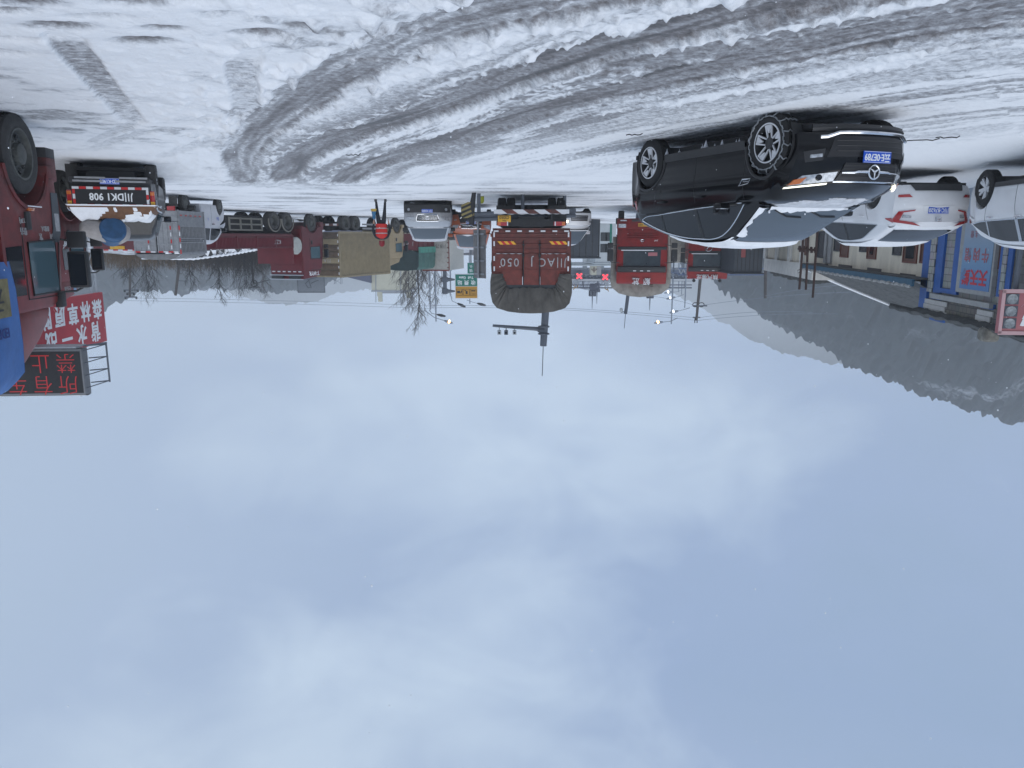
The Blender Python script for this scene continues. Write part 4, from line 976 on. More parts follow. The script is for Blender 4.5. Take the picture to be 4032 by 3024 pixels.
def big_mirror(parent, x, y, z, sg, h=.62):
    b = MB(); b.box(x - .06, x + .08, y - .14, y + .14, z - h / 2, z + h / 2, .035); b.box(x - .05, x + .07, y - .13, y + .13, z - h / 2 - .30, z - h / 2 - .05, .03)
    o = b.build('mirror', M['plastic'], parent)
    a = MB(); a.tube([(x - .05, y - sg * .42, z + h * .62), (x + .08, y - sg * .1, z + h * .60), (x + .08, y, z + h * .5)], .018, 6); a.tube([(x - .05, y - sg * .42, z - h * .9), (x + .08, y - sg * .05, z - h * .75)], .018, 6)
    a.build('mirror_bracket', M['plastic'], o)
    g = MB(); g.box(x - .068, x - .06, y - .11, y + .11, z - h / 2 + .04, z + h / 2 - .04); g.build('mirror_glass', M['glass'], o)
    return o

def red_cargo_truck():
    x, y = W(2092, 935, 26.8).x, 26.8
    r0 = thing('cargo_truck', 'dirty red cargo truck seen from behind under bulging grey tarpaulin, 050 on its doors', 'truck', (x, y, float(gz(x, y)) + .06), R(91.5))
    # origin at tail, x forward
    for sg in (1, -1):
        wheel(r0, 1.3, sg * 1.05, .50, .30, 'dual', sg, rub='rubber'); wheel(r0, 1.3, sg * .73, .50, .30, 'dual', sg, rub='rubber'); wheel(r0, 6.6, sg * .98, .50, .28, 'truck', sg)
    chassis(r0, .15, 7.6)
    hw = 1.32; b = MB(); z0, z1 = 1.18, 3.02
    b.box(0, 6.0, -hw, hw, z0 - .1, z0 + .04); b.box(0, 6.0, hw - .05, hw, z0, z1); b.box(0, 6.0, -hw, -hw + .05, z0, z1); b.box(5.95, 6.0, -hw + .05, hw - .05, z0, z1)
    for k in range(7):
        for sg in (1, -1): b.box(.1 + k * .95, .18 + k * .95, sg * (hw + .02) - .025, sg * (hw + .02) + .025, z0, z1)
    b.build('cargo_body', M['rust_red'], r0, smooth=None)
    d = MB(); d.box(-.03, .0, -hw, hw, z0 - .02, 1.93); 
    for z_ in (1.26, 1.40, 1.60, 1.78): d.box(-.055, -.03, -hw + .03, hw - .03, z_, z_ + .045, .01)
    for y_ in (-.25, .28): d.box(-.06, -.03, y_ - .03, y_ + .03, 1.5, 1.99)
    d.box(-.07, -.03, -hw, -hw + .09, z0 - .02, 1.93); d.box(-.07, -.03, hw - .09, hw, z0 - .02, 1.93)
    tg = d.build('tailgate', M['rust_red'], r0, smooth=None)
    for sg in (1, -1):
        tp = MB()
        for k in range(5):
            q = k * .11; y0 = sg * 1.16 - (0 if sg < 0 else .55) + q; tp.plate([(-.057, y0, 1.52), (-.057, y0 + .11, 1.52), (-.057, y0 + .21, 1.63), (-.057, y0 + .10, 1.63)], (-.006, 0, 0), k % 2)
        tp.build('warning_stripe', [M['yellow_tape'], M['red_tape']], tg, smooth=None)
    for y0, y1 in ((-hw, -.30), (-.29, .30), (.31, hw)):
        d = MB(); d.box(-.03, .0, y0 + .005, y1 - .005, 1.95, 3.0)
        n_ = max(1, int((y1 - y0) / .35))
        for k in range(n_ + 1):
            yy = y0 + .03 + (y1 - y0 - .06) * k / n_; d.box(-.045, -.03, yy - .015, yy + .015, 1.97, 2.98)
        d.box(-.045, -.03, y0 + .01, y1 - .01, 2.48, 2.52)
        d.box(-.06, -.03, (y0 + y1) / 2 - .1, (y0 + y1) / 2 + .1, 1.93, 2.0) if y1 - y0 < .7 else None
        d.build('rear_door', M['rust_red'], r0, smooth=None)
    b = MB()
    for y_ in (-.27, .29): b.tube([(-.07, y_, 1.5), (-.07, y_, 3.0)], .018, 6); b.box(-.10, -.05, y_ - .05, y_ + .05, 1.62, 1.66); b.box(-.10, -.05, y_ - .04, y_ + .04, 1.95, 2.05)
    b.build('lock_bar', M['chassis'], r0)
    for s_, y_ in (('川AC', .74), ('J', .02), ('050', -.74)):
        text(r0, s_, .40, M['faded_ink'], (-.05, y_, 2.22), (0, -1, 0), (0, 0, 1), wscale=.95, spacing=1.22 if len(s_) > 1 else 1)
    for sg in (1, -1):
        tape(r0, [((-.072, sg * (hw - .05), z_), (0, 0, 1)) for z_ in (1.3, 1.6, 2.1, 2.45, 2.85)], .16, .05, (-1, 0, 0), ('white_tape', 'white_tape'))
    tape(r0, [((-.072, y_, z0), (0, 1, 0)) for y_ in lin(-1.2, 1.2, 7)], .16, .05, (-1, 0, 0), ('white_tape', 'white_tape'))
    # underside, lamps, stripy bumper bar, plate
    b = MB(); b.box(-.02, .12, -1.12, 1.12, .78, 1.02); b.box(.0, .3, -.42, .42, .70, 1.05)
    for y_ in (-.25, 0, .25): b.lathe([(.06, 0), (.06, .02), (.001, .02)], (-.02, y_, .92), (-1, 0, 0), 12, mi=1)
    b.build('rear_crossmember', [M['chassis'], M['black_ink']], r0, smooth=30)
    b = MB(); b.box(2.0, 4.6, -1.15, 1.15, .22, 1.05, .08); b.build('shade_block', M['chassis'], r0); b = MB(); b.tube([(1.3, -.7, .5), (1.3, .7, .5)], .13, 8); b.lathe([(.001, -.22), (.2, -.18), (.26, 0), (.2, .18), (.001, .22)], (1.3, 0, .5), (1, 0, 0), 12, close=False); b.build('rear_axle', M['chassis'], r0)  # full-width dark block added to stand for the shade beneath the truck
    for sg in (1, -1):
        b = MB(); b.box(-.09, -.02, sg * .78 - .02, sg * 1.16, .86, 1.0, .012); lo = b.build('tail_light', M['red_lens'], r0)
        b = MB(); b.box(-.096, -.085, sg * 1.04, sg * 1.15, .87, .99, .005); b.build('indicator', M['orange_lens'], lo)
        b = MB(); b.box(-.096, -.085, sg * .79, sg * .83, .86, 1.0, .003); b.build('reversing_lamp', M['white_tape'], lo)
        b = MB(); b.box(.60, .62, sg * .90 - .32, sg * .90 + .32, .30, .98); b.build('mudflap', M['rubber_dusty'], r0)
    b = MB(); n_ = 7
    for k in range(n_):
        y0 = -1.28 + k * 2.56 / n_; sl = .10
        p = [(-.10, y0 - sl * (k > 0), .46), (-.10, y0 + 2.56 / n_ - sl * (k < n_ - 1), .46), (-.10, y0 + 2.56 / n_ + sl * (k < n_ - 1), .60), (-.10, y0 + sl * (k > 0), .60)]
        b.plate(p, (.06, 0, 0), k % 2)
    bb = b.build('bumper_bar', [M['white_tape'], M['rust_red']], r0, smooth=None)
    for y_ in (-.7, .7): b = MB(); b.box(-.04, .2, y_ - .04, y_ + .04, .5, .8); b.build('bumper_bracket', M['chassis'], r0, smooth=None)
    b = MB(); b.box(-.09, -.08, -1.14, -.70, .66, .88, .004); pl = b.build('number_plate', M['yellow_plate'], r0)
    text(pl, 'CJ050', .14, M['black_ink'], (-.093, -.92, .72), (0, -1, 0), (0, 0, 1), bold=.002); text(pl, '川·A', .065, M['black_ink'], (-.093, -.92, .83), (0, -1, 0), (0, 0, 1), bold=.002)
    for (x0_, x1_, y0_, y1_, z_) in ((-.105, -.035, -1.15, .2, .605), (-.10, -.04, .3, 1.2, .60), (-.09, -.03, -1.2, -.3, 1.93), (-.085, -.03, .35, 1.2, 1.932)):
        sn = MB(); sn.grid(lambda u, v: (x0_ + (x1_ - x0_) * u, y0_ + (y1_ - y0_) * v, z_ + .02 * math.sin(math.pi * u) * (.6 + .5 * math.sin(v * 23)) + .001), lin(0, 1, 4), lin(0, 1, 26)); sn.build('ledge_snow', M['thin_snow'], r0, smooth=60)
    # tarpaulin over hoops: rounded top, flaps drawn back at the rear
    t = MB(); prof = [(1.36, 2.62), (1.40, 2.9), (1.40, 3.30), (1.33, 3.62), (1.18, 3.80), (.8, 3.92), (.4, 3.97), (0, 3.985)]
    full = prof + [(-a, z_) for a, z_ in prof[::-1][1:]]; rnd = random.Random(4)
    us = lin(-.10, 6.1, 26)
    def tf(i, j):
        a, z_ = full[j]; x_ = us[i]; sag = .03 * math.sin(x_ * 6.3) if 0 < i < 25 else 0
        return (x_, a + (sag if a > 0 else -sag) * (abs(a) > 1), z_ - .06 * abs(math.sin(x_ * 2.6)) * (z_ > 3.7) + .012 * math.sin(j * 5 + x_ * 9))
    t.grid(tf, range(26), range(len(full)))
    # rear apron: outer rim -> inner opening edge
    inner = [(.98, 2.62), (.95, 2.75), (.86, 2.95), (.84, 3.02), (.84, 3.1), (.7, 3.13), (.35, 3.10), (0, 3.09)]; inn = inner + [(-a, z_) for a, z_ in inner[::-1][1:]]
    # the flap hangs lower in the corners
    def at_(P, s_):
        i = min(int(s_), len(P) - 2); f = s_ - i; return (P[i][0] * (1 - f) + P[i + 1][0] * f, P[i][1] * (1 - f) + P[i + 1][1] * f)
    NJ = 113
    def af(j, k):
        s_ = (len(full) - 1) * j / (NJ - 1); tt = k / 10; o_, n_ = at_(full, s_), at_(inn, s_); w_ = math.sin(math.pi * tt)
        a = o_[0] * (1 - tt) + n_[0] * tt; z_ = o_[1] * (1 - tt) + n_[1] * tt; fo = math.sin(j * .93 + 1.3 * math.sin(j * .31)) + .5 * math.sin(j * 2.1)
        return (-.10 - .05 * w_ + .026 * fo * (.25 + tt) * (k > 0) + .03 * (k == 10), a * (1 - .010 * fo * tt), z_ - .018 * fo * tt)
    t.grid(af, range(NJ), range(11))
    t.build('tarpaulin', M['tarp_grey'], r0, smooth=60)
    b = MB(); b.box(-.01, .03, -1.3, 1.3, 3.0, 3.16); b.build('roof_rail', M['cage_dark'], r0, smooth=None)
    # cab ahead, only its edges show
    b = MB(); b.box(6.15, 7.9, -1.2, 1.2, .9, 2.9, .12); b.build('cab', M['bright_red'], r0)
    for sg in (1, -1):
        big_mirror(r0, 7.9, sg * 1.52, 2.35, sg, .5)
        b = MB(); b.tube([(.5, sg * 1.36, 2.1), (.6, sg * 1.40, 2.3), (.5, sg * 1.38, 2.6)], .02, 5); b.build('tarp_rope', M['tarp_green'], r0)
red_cargo_truck()

# ------------------------------------------------------------------ red cab-over lorries facing us
def cab_front(root, top_text, p):
    """p: W half width, H cab height, belt of windscreen, colours"""
    hw, H = p['hw'], p['H']; rm = M[p.get('paint', 'bright_red')]
    b = MB(); prof = [(-1.9, .75), (-.05, .60), (.02, .75), (.02, p.get('zl', 1.8) - .05), (-.08, H - .55), (-.22, H - .12), (-.45, H), (-1.9, H)]
    b.ext(prof, 'y', -hw, hw, .07); b.build('cab', rm, root, smooth=40)
    b = MB(); b.box(-.1, .10, -hw - .02, hw + .02, .38, .86, .05); bm_ = b.build('bumper', rm, root)
    b = MB(); b.box(.08, .115, -.5, .5, .42, .52, .01); b.build('lower_grille', M['plastic'], bm_)
    zl_m = p.get('zl', 1.8)
    for sg in (1, -1):
        b = MB(); b.box(.06, .125, sg * (hw - .40), sg * (hw - .04), .62, .80, .03); h_ = b.build('headlight', M['head_lens'], root)
        b = MB(); b.box(.07, .118, sg * (hw - .42), sg * (hw - .12), .44, .50, .015); b.build('fog_light', M['head_lens'], root)
        wheel(root, -.55, sg * (hw - .16), .50, .28, 'truck', sg); wheel(root, -5.6, sg * (hw - .16), .50, .28, 'dual', sg)
        big_mirror(root, .12, sg * (hw + .30), zl_m + .25, sg, .55)
        b = MB(); b.box(-1.2, -.12, sg * (hw + .001), sg * (hw + .012), zl_m, zl_m + .55, .005); b.build('side_window', M['glass'], root)
        b = MB(); b.box(-1.3, -.7, sg * (hw - .05), sg * (hw + .09), .34, .62, .03); b.build('step', M['plastic'], root)
    # pressed grille panel
    g = MB()
    for z_ in p.get('ribs', (1.06, 1.16, 1.26)): g.box(.02, .055, -hw * .62, hw * .62, z_, z_ + .035, .01)
    g.build('grille', rm, root)
    zl_ = p.get('zl', 1.8); a = MB(); a.box(.0, .05, -hw + .04, hw - .04, zl_ - .14, zl_, .02); a.build('scuttle', M['plastic'], root)
    w = MB(); zl, zh = p.get('zl', 1.80), p.get('zh', H - .62); wl_ = hw - .09
    xs_ = lambda z_: .037 - (z_ - zl_) * .10 / (H - .5 - zl_)
    w.grid(lambda y_, z_: (xs_(z_) - .05 * (y_ / wl_) ** 4, y_, z_), lin(-wl_, wl_, 13), lin(zl, zh, 4)); w.build('windscreen', M['windshield_dark'], root, smooth=60)
    wp = MB()
    for y_ in (-.6, .1): wp.tube([(.06, y_, zl + .02), (.07, y_ + .45, zl + .06)], .012, 5)
    wp.build('wiper', M['plastic'], root)
    sn = MB(); sn.box(.03, .085, -wl_ * .5, wl_ * .9, zl, zl + .04, .015); sn.build('wiper_snow', M['snow'], root)
    v = MB(); v.ext([(.0, zh + .0), (.11, zh + .04), (.07, zh + .24), (-.10, zh + .30)], 'y', -hw + .05, hw - .05, .02); vs = v.build('sun_visor', M['plastic'], root)
    for y_ in (-.32, 0, .32):
        l_ = MB(); l_.box(.08, .125, y_ - .07, y_ + .07, zh + .19, zh + .235, .01); l_.build('marker_light', M['white_tape'], vs)
    text(root, top_text, p.get('ts', .30), M['white_ink'], (-.085, 0, H - .16), (0, 1, 0), (.35, 0, 1), bold=.004, spacing=p.get('sp', 1.2), ext=.03)
    b = MB(); b.box(.115, .13, -.22, .22, .60, .74, .004); pl = b.build('number_plate', M['yellow_plate'], root)
    text(pl, p['plate'], .10, M['black_ink'], (.133, 0, .67), (0, 1, 0), (0, 0, 1), bold=.002)
    chassis(root, -8.4, -1.9)
M['windshield_dark'] = mat('windshield_dark', (.03, .04, .045), .1, 0, var=.6, scale=2.2, spec=.6)
def truck_jiefang():
    x, y = W(2530, 935, 36.2).x, 36.2
    r0 = thing('tarp_truck', 'red truck facing us with pale patched tarpaulin bulging round its cab', 'truck', (x, y, .38), R(-82))
    cab_front(r0, '解放', dict(hw=1.16, H=3.40, zl=1.80, zh=2.55, plate='川W·30891', ts=.34, sp=2.0))
    b = MB(); b.tube([(.05, math.cos(t) * .13, 1.40 + math.sin(t) * .11) for t in (math.pi / 2 + .0, math.pi / 2 + 2.094, math.pi / 2 + 4.189)], .016, 6, closed=True)
    b.tube([(.06, math.cos(t) * .07, 1.38 + math.sin(t) * .05) for t in lin(0, 6.283, 13)[:-1]], .012, 5, closed=True); b.build('badge', M['chrome'], r0)
    text(r0, 'J-60', .10, M['white_ink'], (.026, -.62, 1.38), (0, 1, 0), (0, 0, 1))
    pv = MB(); pv.box(.015, .025, -.70, -.28, 1.92, 2.08); pv.build('windscreen_card', M['pink'], r0)
    t = MB(); prof = [(1.36, 1.2), (1.40, 1.8), (1.44, 2.6), (1.46, 3.35), (1.38, 3.66), (1.04, 3.94), (.5, 4.08), (0, 4.12)]; full = prof + [(-a, z_) for a, z_ in prof[::-1][1:]]
    inn = [(1.22, 1.2), (1.22, 1.8), (1.22, 2.6), (1.20, 3.0), (1.05, 3.30), (.9, 3.42), (.45, 3.46), (0, 3.46)]; inn += [(-a, z_) for a, z_ in inn[::-1][1:]]
    us = lin(-1.75, -8.6, 22)
    t.grid(lambda i, j: (us[i], full[j][0] + .025 * math.sin(us[i] * 5 + j), full[j][1] - .05 * abs(math.sin(us[i] * 2.6)) * (full[j][1] > 3.3)), range(22), range(len(full)))
    t.grid(lambda j, k: (-1.75 + .05 * math.sin(math.pi * k / 5) + .02 * math.sin(j * 2.9 + k), full[j][0] * (1 - k / 5) + inn[j][0] * k / 5, full[j][1] * (1 - k / 5) + inn[j][1] * k / 5), range(len(full)), range(6))
    t.build('tarpaulin', M['tarp_pale'], r0, smooth=60)
    b = MB(); b.box(-8.5, -1.95, -1.22, 1.22, 1.1, 2.9); b.build('cargo_body', M['rust_red'], r0, smooth=None)
    b = MB(); b.grid(lambda u, v: (-1.72 + .05 * math.sin(v * 9 + u * 4), -.2 + u, 3.44 + .12 * v + .05 * math.sin(u * 14)), lin(-.42, .42, 12), lin(0, 1, 4)); b.build('tarp_fold', M['tarp_pale'], r0, smooth=60)
truck_jiefang()
def truck_delong():
    x, y = W(2792, 935, 46).x, 46
    r0 = thing('red_lorry', 'red lorry cab facing us under two air horns in front of the hillside, farther back', 'truck', (x, y, .34), R(-79))
    cab_front(r0, '陕汽德龙', dict(hw=1.16, H=3.72, zl=2.2, zh=2.98, plate='川W·62318', ts=.30, sp=1.05, ribs=(1.1, 1.2)))
    b = MB(); b.tube([(.07, math.cos(t) * .22, 1.86 + math.sin(t) * .22) for t in lin(0, 6.283, 19)[:-1]], .02, 5, closed=True); b.tube([(.07, -.12, 1.78), (.07, .03, 1.86), (.07, .1, 1.98)], .03, 5); b.build('badge', M['chrome'], r0)
    for y_ in (-.75, .75):
        b = MB(); b.lathe([(.001, .09), (.07, .07), (.10, 0), (.07, -.07), (.001, -.09)], (-.35, y_, 3.82), (1, 0, 0), 12, close=False); b.box(-.38, -.32, y_ - .02, y_ + .02, 3.68, 3.76); b.build('beacon', M['plastic'], r0)
    b = MB(); b.box(-8.4, -2.1, -1.2, 1.2, 1.1, 2.6, .05); b.build('cargo_body', M['rust_red'], r0, smooth=None)
truck_delong()
def pale_truck():
    p = W(2672, 935, 52)
    r0 = thing('covered_truck', 'pale tarpaulined truck load seen between the two red cabs facing us', 'truck', (p.x, 53.0, .35), R(-90))
    b = MB(); b.grid(lambda i, j: ((-3.0 + i * .5), 1.0 * math.cos(math.pi * j / 12) * (1.0 + .05 * math.sin(i * 2 + j)), 1.0 + 1.9 * min(1, 1.6 * math.sin(math.pi * j / 12)) + .06 * math.sin(i * 3 + j * 2)), range(9), range(13))
    b.plate([(1.0, .0 + 1.05 * math.cos(math.pi * j / 12), 1.0 + 1.85 * min(1, 1.6 * math.sin(math.pi * j / 12))) for j in range(13)], (.02, 0, 0)); b.build('tarpaulin', M['tarp_pale'], r0, smooth=60)
    b = MB(); b.box(-3, 1.1, -1.1, 1.1, .8, 1.05); b.box(.9, 1.1, -1, 1, .5, .8); b.build('cargo_bed', M['chassis'], r0, smooth=None)
    for sg in (1, -1): wheel(r0, -1.8, sg * .9, .45, .26, 'dual', sg); wheel(r0, .5, sg * .9, .45, .26, 'truck', sg)
pale_truck()

# ------------------------------------------------------------------ pickup with a loaded bed
def pickup():
    x, y = W(455, 935, 16.6).x, 16.6
    r0 = thing('pickup_truck', 'dark pickup truck with big white number on its tailgate and a snowy brown tarpaulin load', 'pickup', (x, y, float(gz(x, y)) - .05), R(69))
    # origin at tail
    P = dict(x0=0, x1=5.1, W=.90, R=.36, ra=.42, axles=(1.05, 4.1), sill=.42,
        belt=[(0, 1.02), (2, 1.04), (3.4, 1.04), (4.4, 1.0), (5.1, .88)], deck=[(0, 1.03), (2, 1.05), (3.4, 1.07), (4.4, 1.03), (5.1, .90)],
        roof=[(1.75, 1.05), (1.9, 1.45), (2.2, 1.66), (3.0, 1.70), (3.4, 1.62), (4.0, 1.06)], rround=.10, rprof=[(.2, -.02), (1.2, -.02)], tum=.26)
    c = Car(r0, P); c.body(M['dark_grey_paint']); c.well(M['chassis']); c.cabin(M['dark_grey_paint'])
    for a in c.ax:
        for sg in (1, -1): wheel(r0, a, sg * .80, .36, .24, 'alloy', sg, rub='rubber_dusty')
    c.screen(3.35, 3.95, 'windscreen', M['windshield'], .1); 
    b = MB(); b.grid(lambda y_, z_: (1.74 + (z_ - 1.1) * .42 - .02, y_ * (1 - (z_ - 1.1) * .28), z_), lin(-.72, .72, 7), lin(1.14, 1.58, 4)); b.build('rear_window', M['glass'], r0, smooth=60)
    for sg in (1, -1):
        lo = lambda x_: 1.08; hi = curve([(1.95, 1.40), (2.3, 1.60), (3.1, 1.61), (3.8, 1.12)])
        c.sidepatch('side_window', M['pale_glass'] if sg > 0 else M['glass'], 1.95, 3.8, lo, hi, sg, .006)
        c.mirror(3.7, M['plastic'], M['plastic'], sg, z=1.18); c.handle(2.1, .92, sg, M['chrome_dull'])
        c.strip('side_rail', M['chrome_dull'], [(.08, sg * .92, .86), (.08, sg * .92, 1.04), (.3, sg * .925, 1.08), (1.6, sg * .925, 1.08)], .018)
        b = MB(); b.box(-.025, .02, sg * .80, sg * .90, .68, .98, .01); tl = b.build('tail_light', M['red_lens'], r0)
        for zz, mm in ((.70, 'orange_lens'), (.90, 'yellow_tape')):
            b = MB(); b.box(-.032, -.024, sg * .805, sg * .895, zz, zz + .07, .004); b.build('indicator', M[mm], tl)
        b = MB(); b.box(.5, .52, sg * .82 - .14, sg * .82 + .1, .12, .5); b.build('mudflap', M['rubber_dusty'], r0)
    b = MB(); b.box(-.035, .0, -.80, .80, .60, .97, .012); b.box(-.045, -.03, -.78, .78, .985, 1.0); tg = b.build('tailgate', M['dark_grey_paint'], r0)
    b = MB(); b.box(-.055, -.04, -.72, .72, .66, .95); nb = b.build('number_board', M['black_ink'], tg)
    text(nb, '川DK1 908', .20, M['white_ink'], (-.058, .0, .805), (0, -1, 0), (0, 0, 1), wscale=.92, bold=.005, spacing=1.05)
    tape(nb, run((-.056, -.78, .985), (-.056, .78, .985), 11) + run((-.056, -.78, .635), (-.056, .78, .635), 11), .135, .05, (-1, 0, 0))
    tape(nb, run((-.056, -.75, .66), (-.056, -.75, .96), 3) + run((-.056, .75, .66), (-.056, .75, .96), 3), .095, .05, (-1, 0, 0))
    b = MB(); b.box(-.12, -.02, -.82, .82, .42, .53, .03); bp = b.build('rear_bumper', M['plastic'], r0)
    p1 = car_plate(r0, '川D·K1908', -.13, 0, .50, False, w=.40, h=.12)
    for (y0, y1, z_, dy) in ((.12, .74, .50, 0), (-.74, -.14, .50, 0), (.20, .78, .43, .0), (-.70, -.08, .435, 0)):
        b = MB(); b.box(-.16, -.125, y0, y1, z_ - .02, z_ + .02, .006); b.build('bumper_slat', M['cage_grey'], r0)
    b = MB(); b.box(.15, 1.9, -.5, .5, .28, .42); b.tube([(1.05, -.8, .36), (1.05, .8, .36)], .06, 8); b.build('rear_axle', M['chassis'], r0)
    # load: crumpled tarpaulin with snow in its folds
    fld = lambda u, v: (.5 * math.sin(v * 9 + u * 3) + .35 * math.sin(v * 17 - u * 5) + .3 * math.sin(u * 11 + v * 4))
    def tz(u, v):
        edge = min(1, min(u, 1 - u) * 8, min(v, 1 - v) * 7); base = 1.0 + .24 * edge
        return base + .035 * fld(u * 1.0, v * 1.4) * edge + .05 * edge * float(fbm(np.array([u * 7.]), np.array([v * 9.]), 3, .6)[0])
    b = MB(); b.grid(lambda u, v: (-.07 + 1.75 * u, -.94 + 1.88 * v, tz(u, v)), lin(0, 1, 26), lin(0, 1, 44)); b.build('tarpaulin', M['tarp_brown'], r0, smooth=50)
    s_ = MB()
    def sf(u, v):
        n = float(fbm(np.array([u * 9.2 + v * 2 + 3]), np.array([v * 4.6 + 1]), 3, .55)[0]); cov = n > .47 and .04 < u < .96 and .05 < v < .93
        return (-.07 + 1.75 * u - .02, -.94 + 1.88 * v, tz(u, v) + (.022 if cov else -.03))
    s_.grid(sf, lin(0, 1, 46), lin(0, 1, 76)); s_.build('snow_cover', M['snow'], r0, smooth=60)
    t = bpy.data.objects
    o = MB(); o.lathe([(.001, 0), (.235, .0), (.262, .03), (.257, .12), (.272, .14), (.257, .16), (.248, .5), (.001, .5)], (0, 0, 0), (0, 0, 1), 26, close=False)
    br = o.build('plastic_barrel', M['barrel_blue'], None, smooth=40); br.rotation_euler = (0, R(72), R(69 - 12)); r0.scale = (1, .92, 1)
    ca, sa = math.cos(R(69)), math.sin(R(69))
    def loc(lx, ly, lz): return (x + lx * ca - ly * sa, y + lx * sa + ly * ca, r0.location.z + lz)
    br.location = loc(.10, -.04, 1.45); tag(br, 'blue plastic barrel lying on the pickup load, its round end towards us', 'barrel')
    o = MB(); prof = [(.001, 0), (.10, .0), (.13, .03), (.16, .10), (.22, .25), (.25, .5), (.24, .8), (.15, .95), (.001, 1.0)]
    o.lathe(prof, (0, 0, 0), (0, 0, 1), 22, close=False); o.v = [(vx * (1 + .06 * math.sin(vz * 19)), vy * (1 + .05 * math.sin(vz * 13 + vx * 8)), vz) for vx, vy, vz in o.v]
    sk = o.build('stuffed_sack', M['sack'], None, smooth=60); sk.rotation_euler = (0, R(82), R(69 + 66)); sk.location = loc(.16, -.66, 1.44); tag(sk, 'pale stuffed sack rolled up beside the blue barrel on the pickup', 'sack')
pickup()
# ------------------------------------------------------------------ lorries on the right, seen from behind and from their left side
def side_cab(root, paint, hw, xr, xf, z0, H, wz0, wz1, ra=.66, Rw=.52, glass='glass', bev=.06, axle=0.0, win=None, style='truck', rub='rubber_dusty'):
    arch = [(axle + ra * math.cos(t), max(z0, Rw + ra * math.sin(t))) for t in lin(0, math.pi, 13)]
    arch = [p for p in arch if p[1] > z0 + .001]
    prof = [(xr, z0), (xr, H), (xf - .55, H), (xf - .26, H - .10), (xf - .16, wz1), (xf - .02, wz0), (xf, wz0 - .5), (xf - .03, z0)] + arch
    b = MB(); b.ext(prof, 'y', -hw, hw, bev); o = b.build('cab', paint, root, smooth=40)
    for sg in (1, -1):
        wheel(root, axle, sg * (hw - .15), Rw, .28, style, sg, rub=rub)
        y = sg * (hw + .004); w_ = win or [(axle - .30, axle + .62)]
        for (a, c_) in w_:
            top = min(c_, xf - .30); b = MB()
            b.plate([(a, y, wz0), (c_, y, wz0 - .04), (top, y, wz1), (a + .02, y, wz1)], (0, sg * .006, 0)); g = b.build('side_window', M[glass], root, smooth=None)
            f = MB(); f.tube([(a, y, wz0), (c_, y, wz0 - .04), (top, y, wz1), (a + .02, y, wz1)], .018, 5, closed=True); f.build('window_seal', M['plastic'], g)
        b = MB(); b.box(axle - .22, axle - .06, y - .03, y + .03, wz0 - .42, wz0 - .17, .03); b.build('door_handle', M['plastic'], root)
        b = MB(); b.tube([(axle - .36, y, z0 + .75), (axle - .36, y, wz1 + .05), (xf - .32, y, wz1 + .06), (xf - .12, y, wz0 - .1), (xf - .10, y, z0 + .7)], .008, 4); b.build('door_seam', M['black_ink'], root)
        big_mirror(root, xf - .10, sg * (hw + .24), (wz0 + wz1) / 2 + .05, sg, .55)
        b = MB(); b.tube([(axle + (ra + .02) * math.cos(t), y, Rw + (ra + .02) * math.sin(t)) for t in lin(.25, math.pi - .25, 13)], .03, 5); b.build('arch_trim', paint, root)
    b = MB(); b.grid(lambda y_, z_: (xf - .02 - (z_ - wz0) / (wz1 - wz0) * .14 + .015, y_, z_), lin(-hw + .1, hw - .1, 5), lin(wz0, wz1, 3)); b.build('windscreen', M['windshield_dark'], root)
    b = MB(); b.box(xf - .25, xf + .10, -hw, hw, z0 - .25, z0 + .22, .05); b.build('bumper', paint, root)
    return o
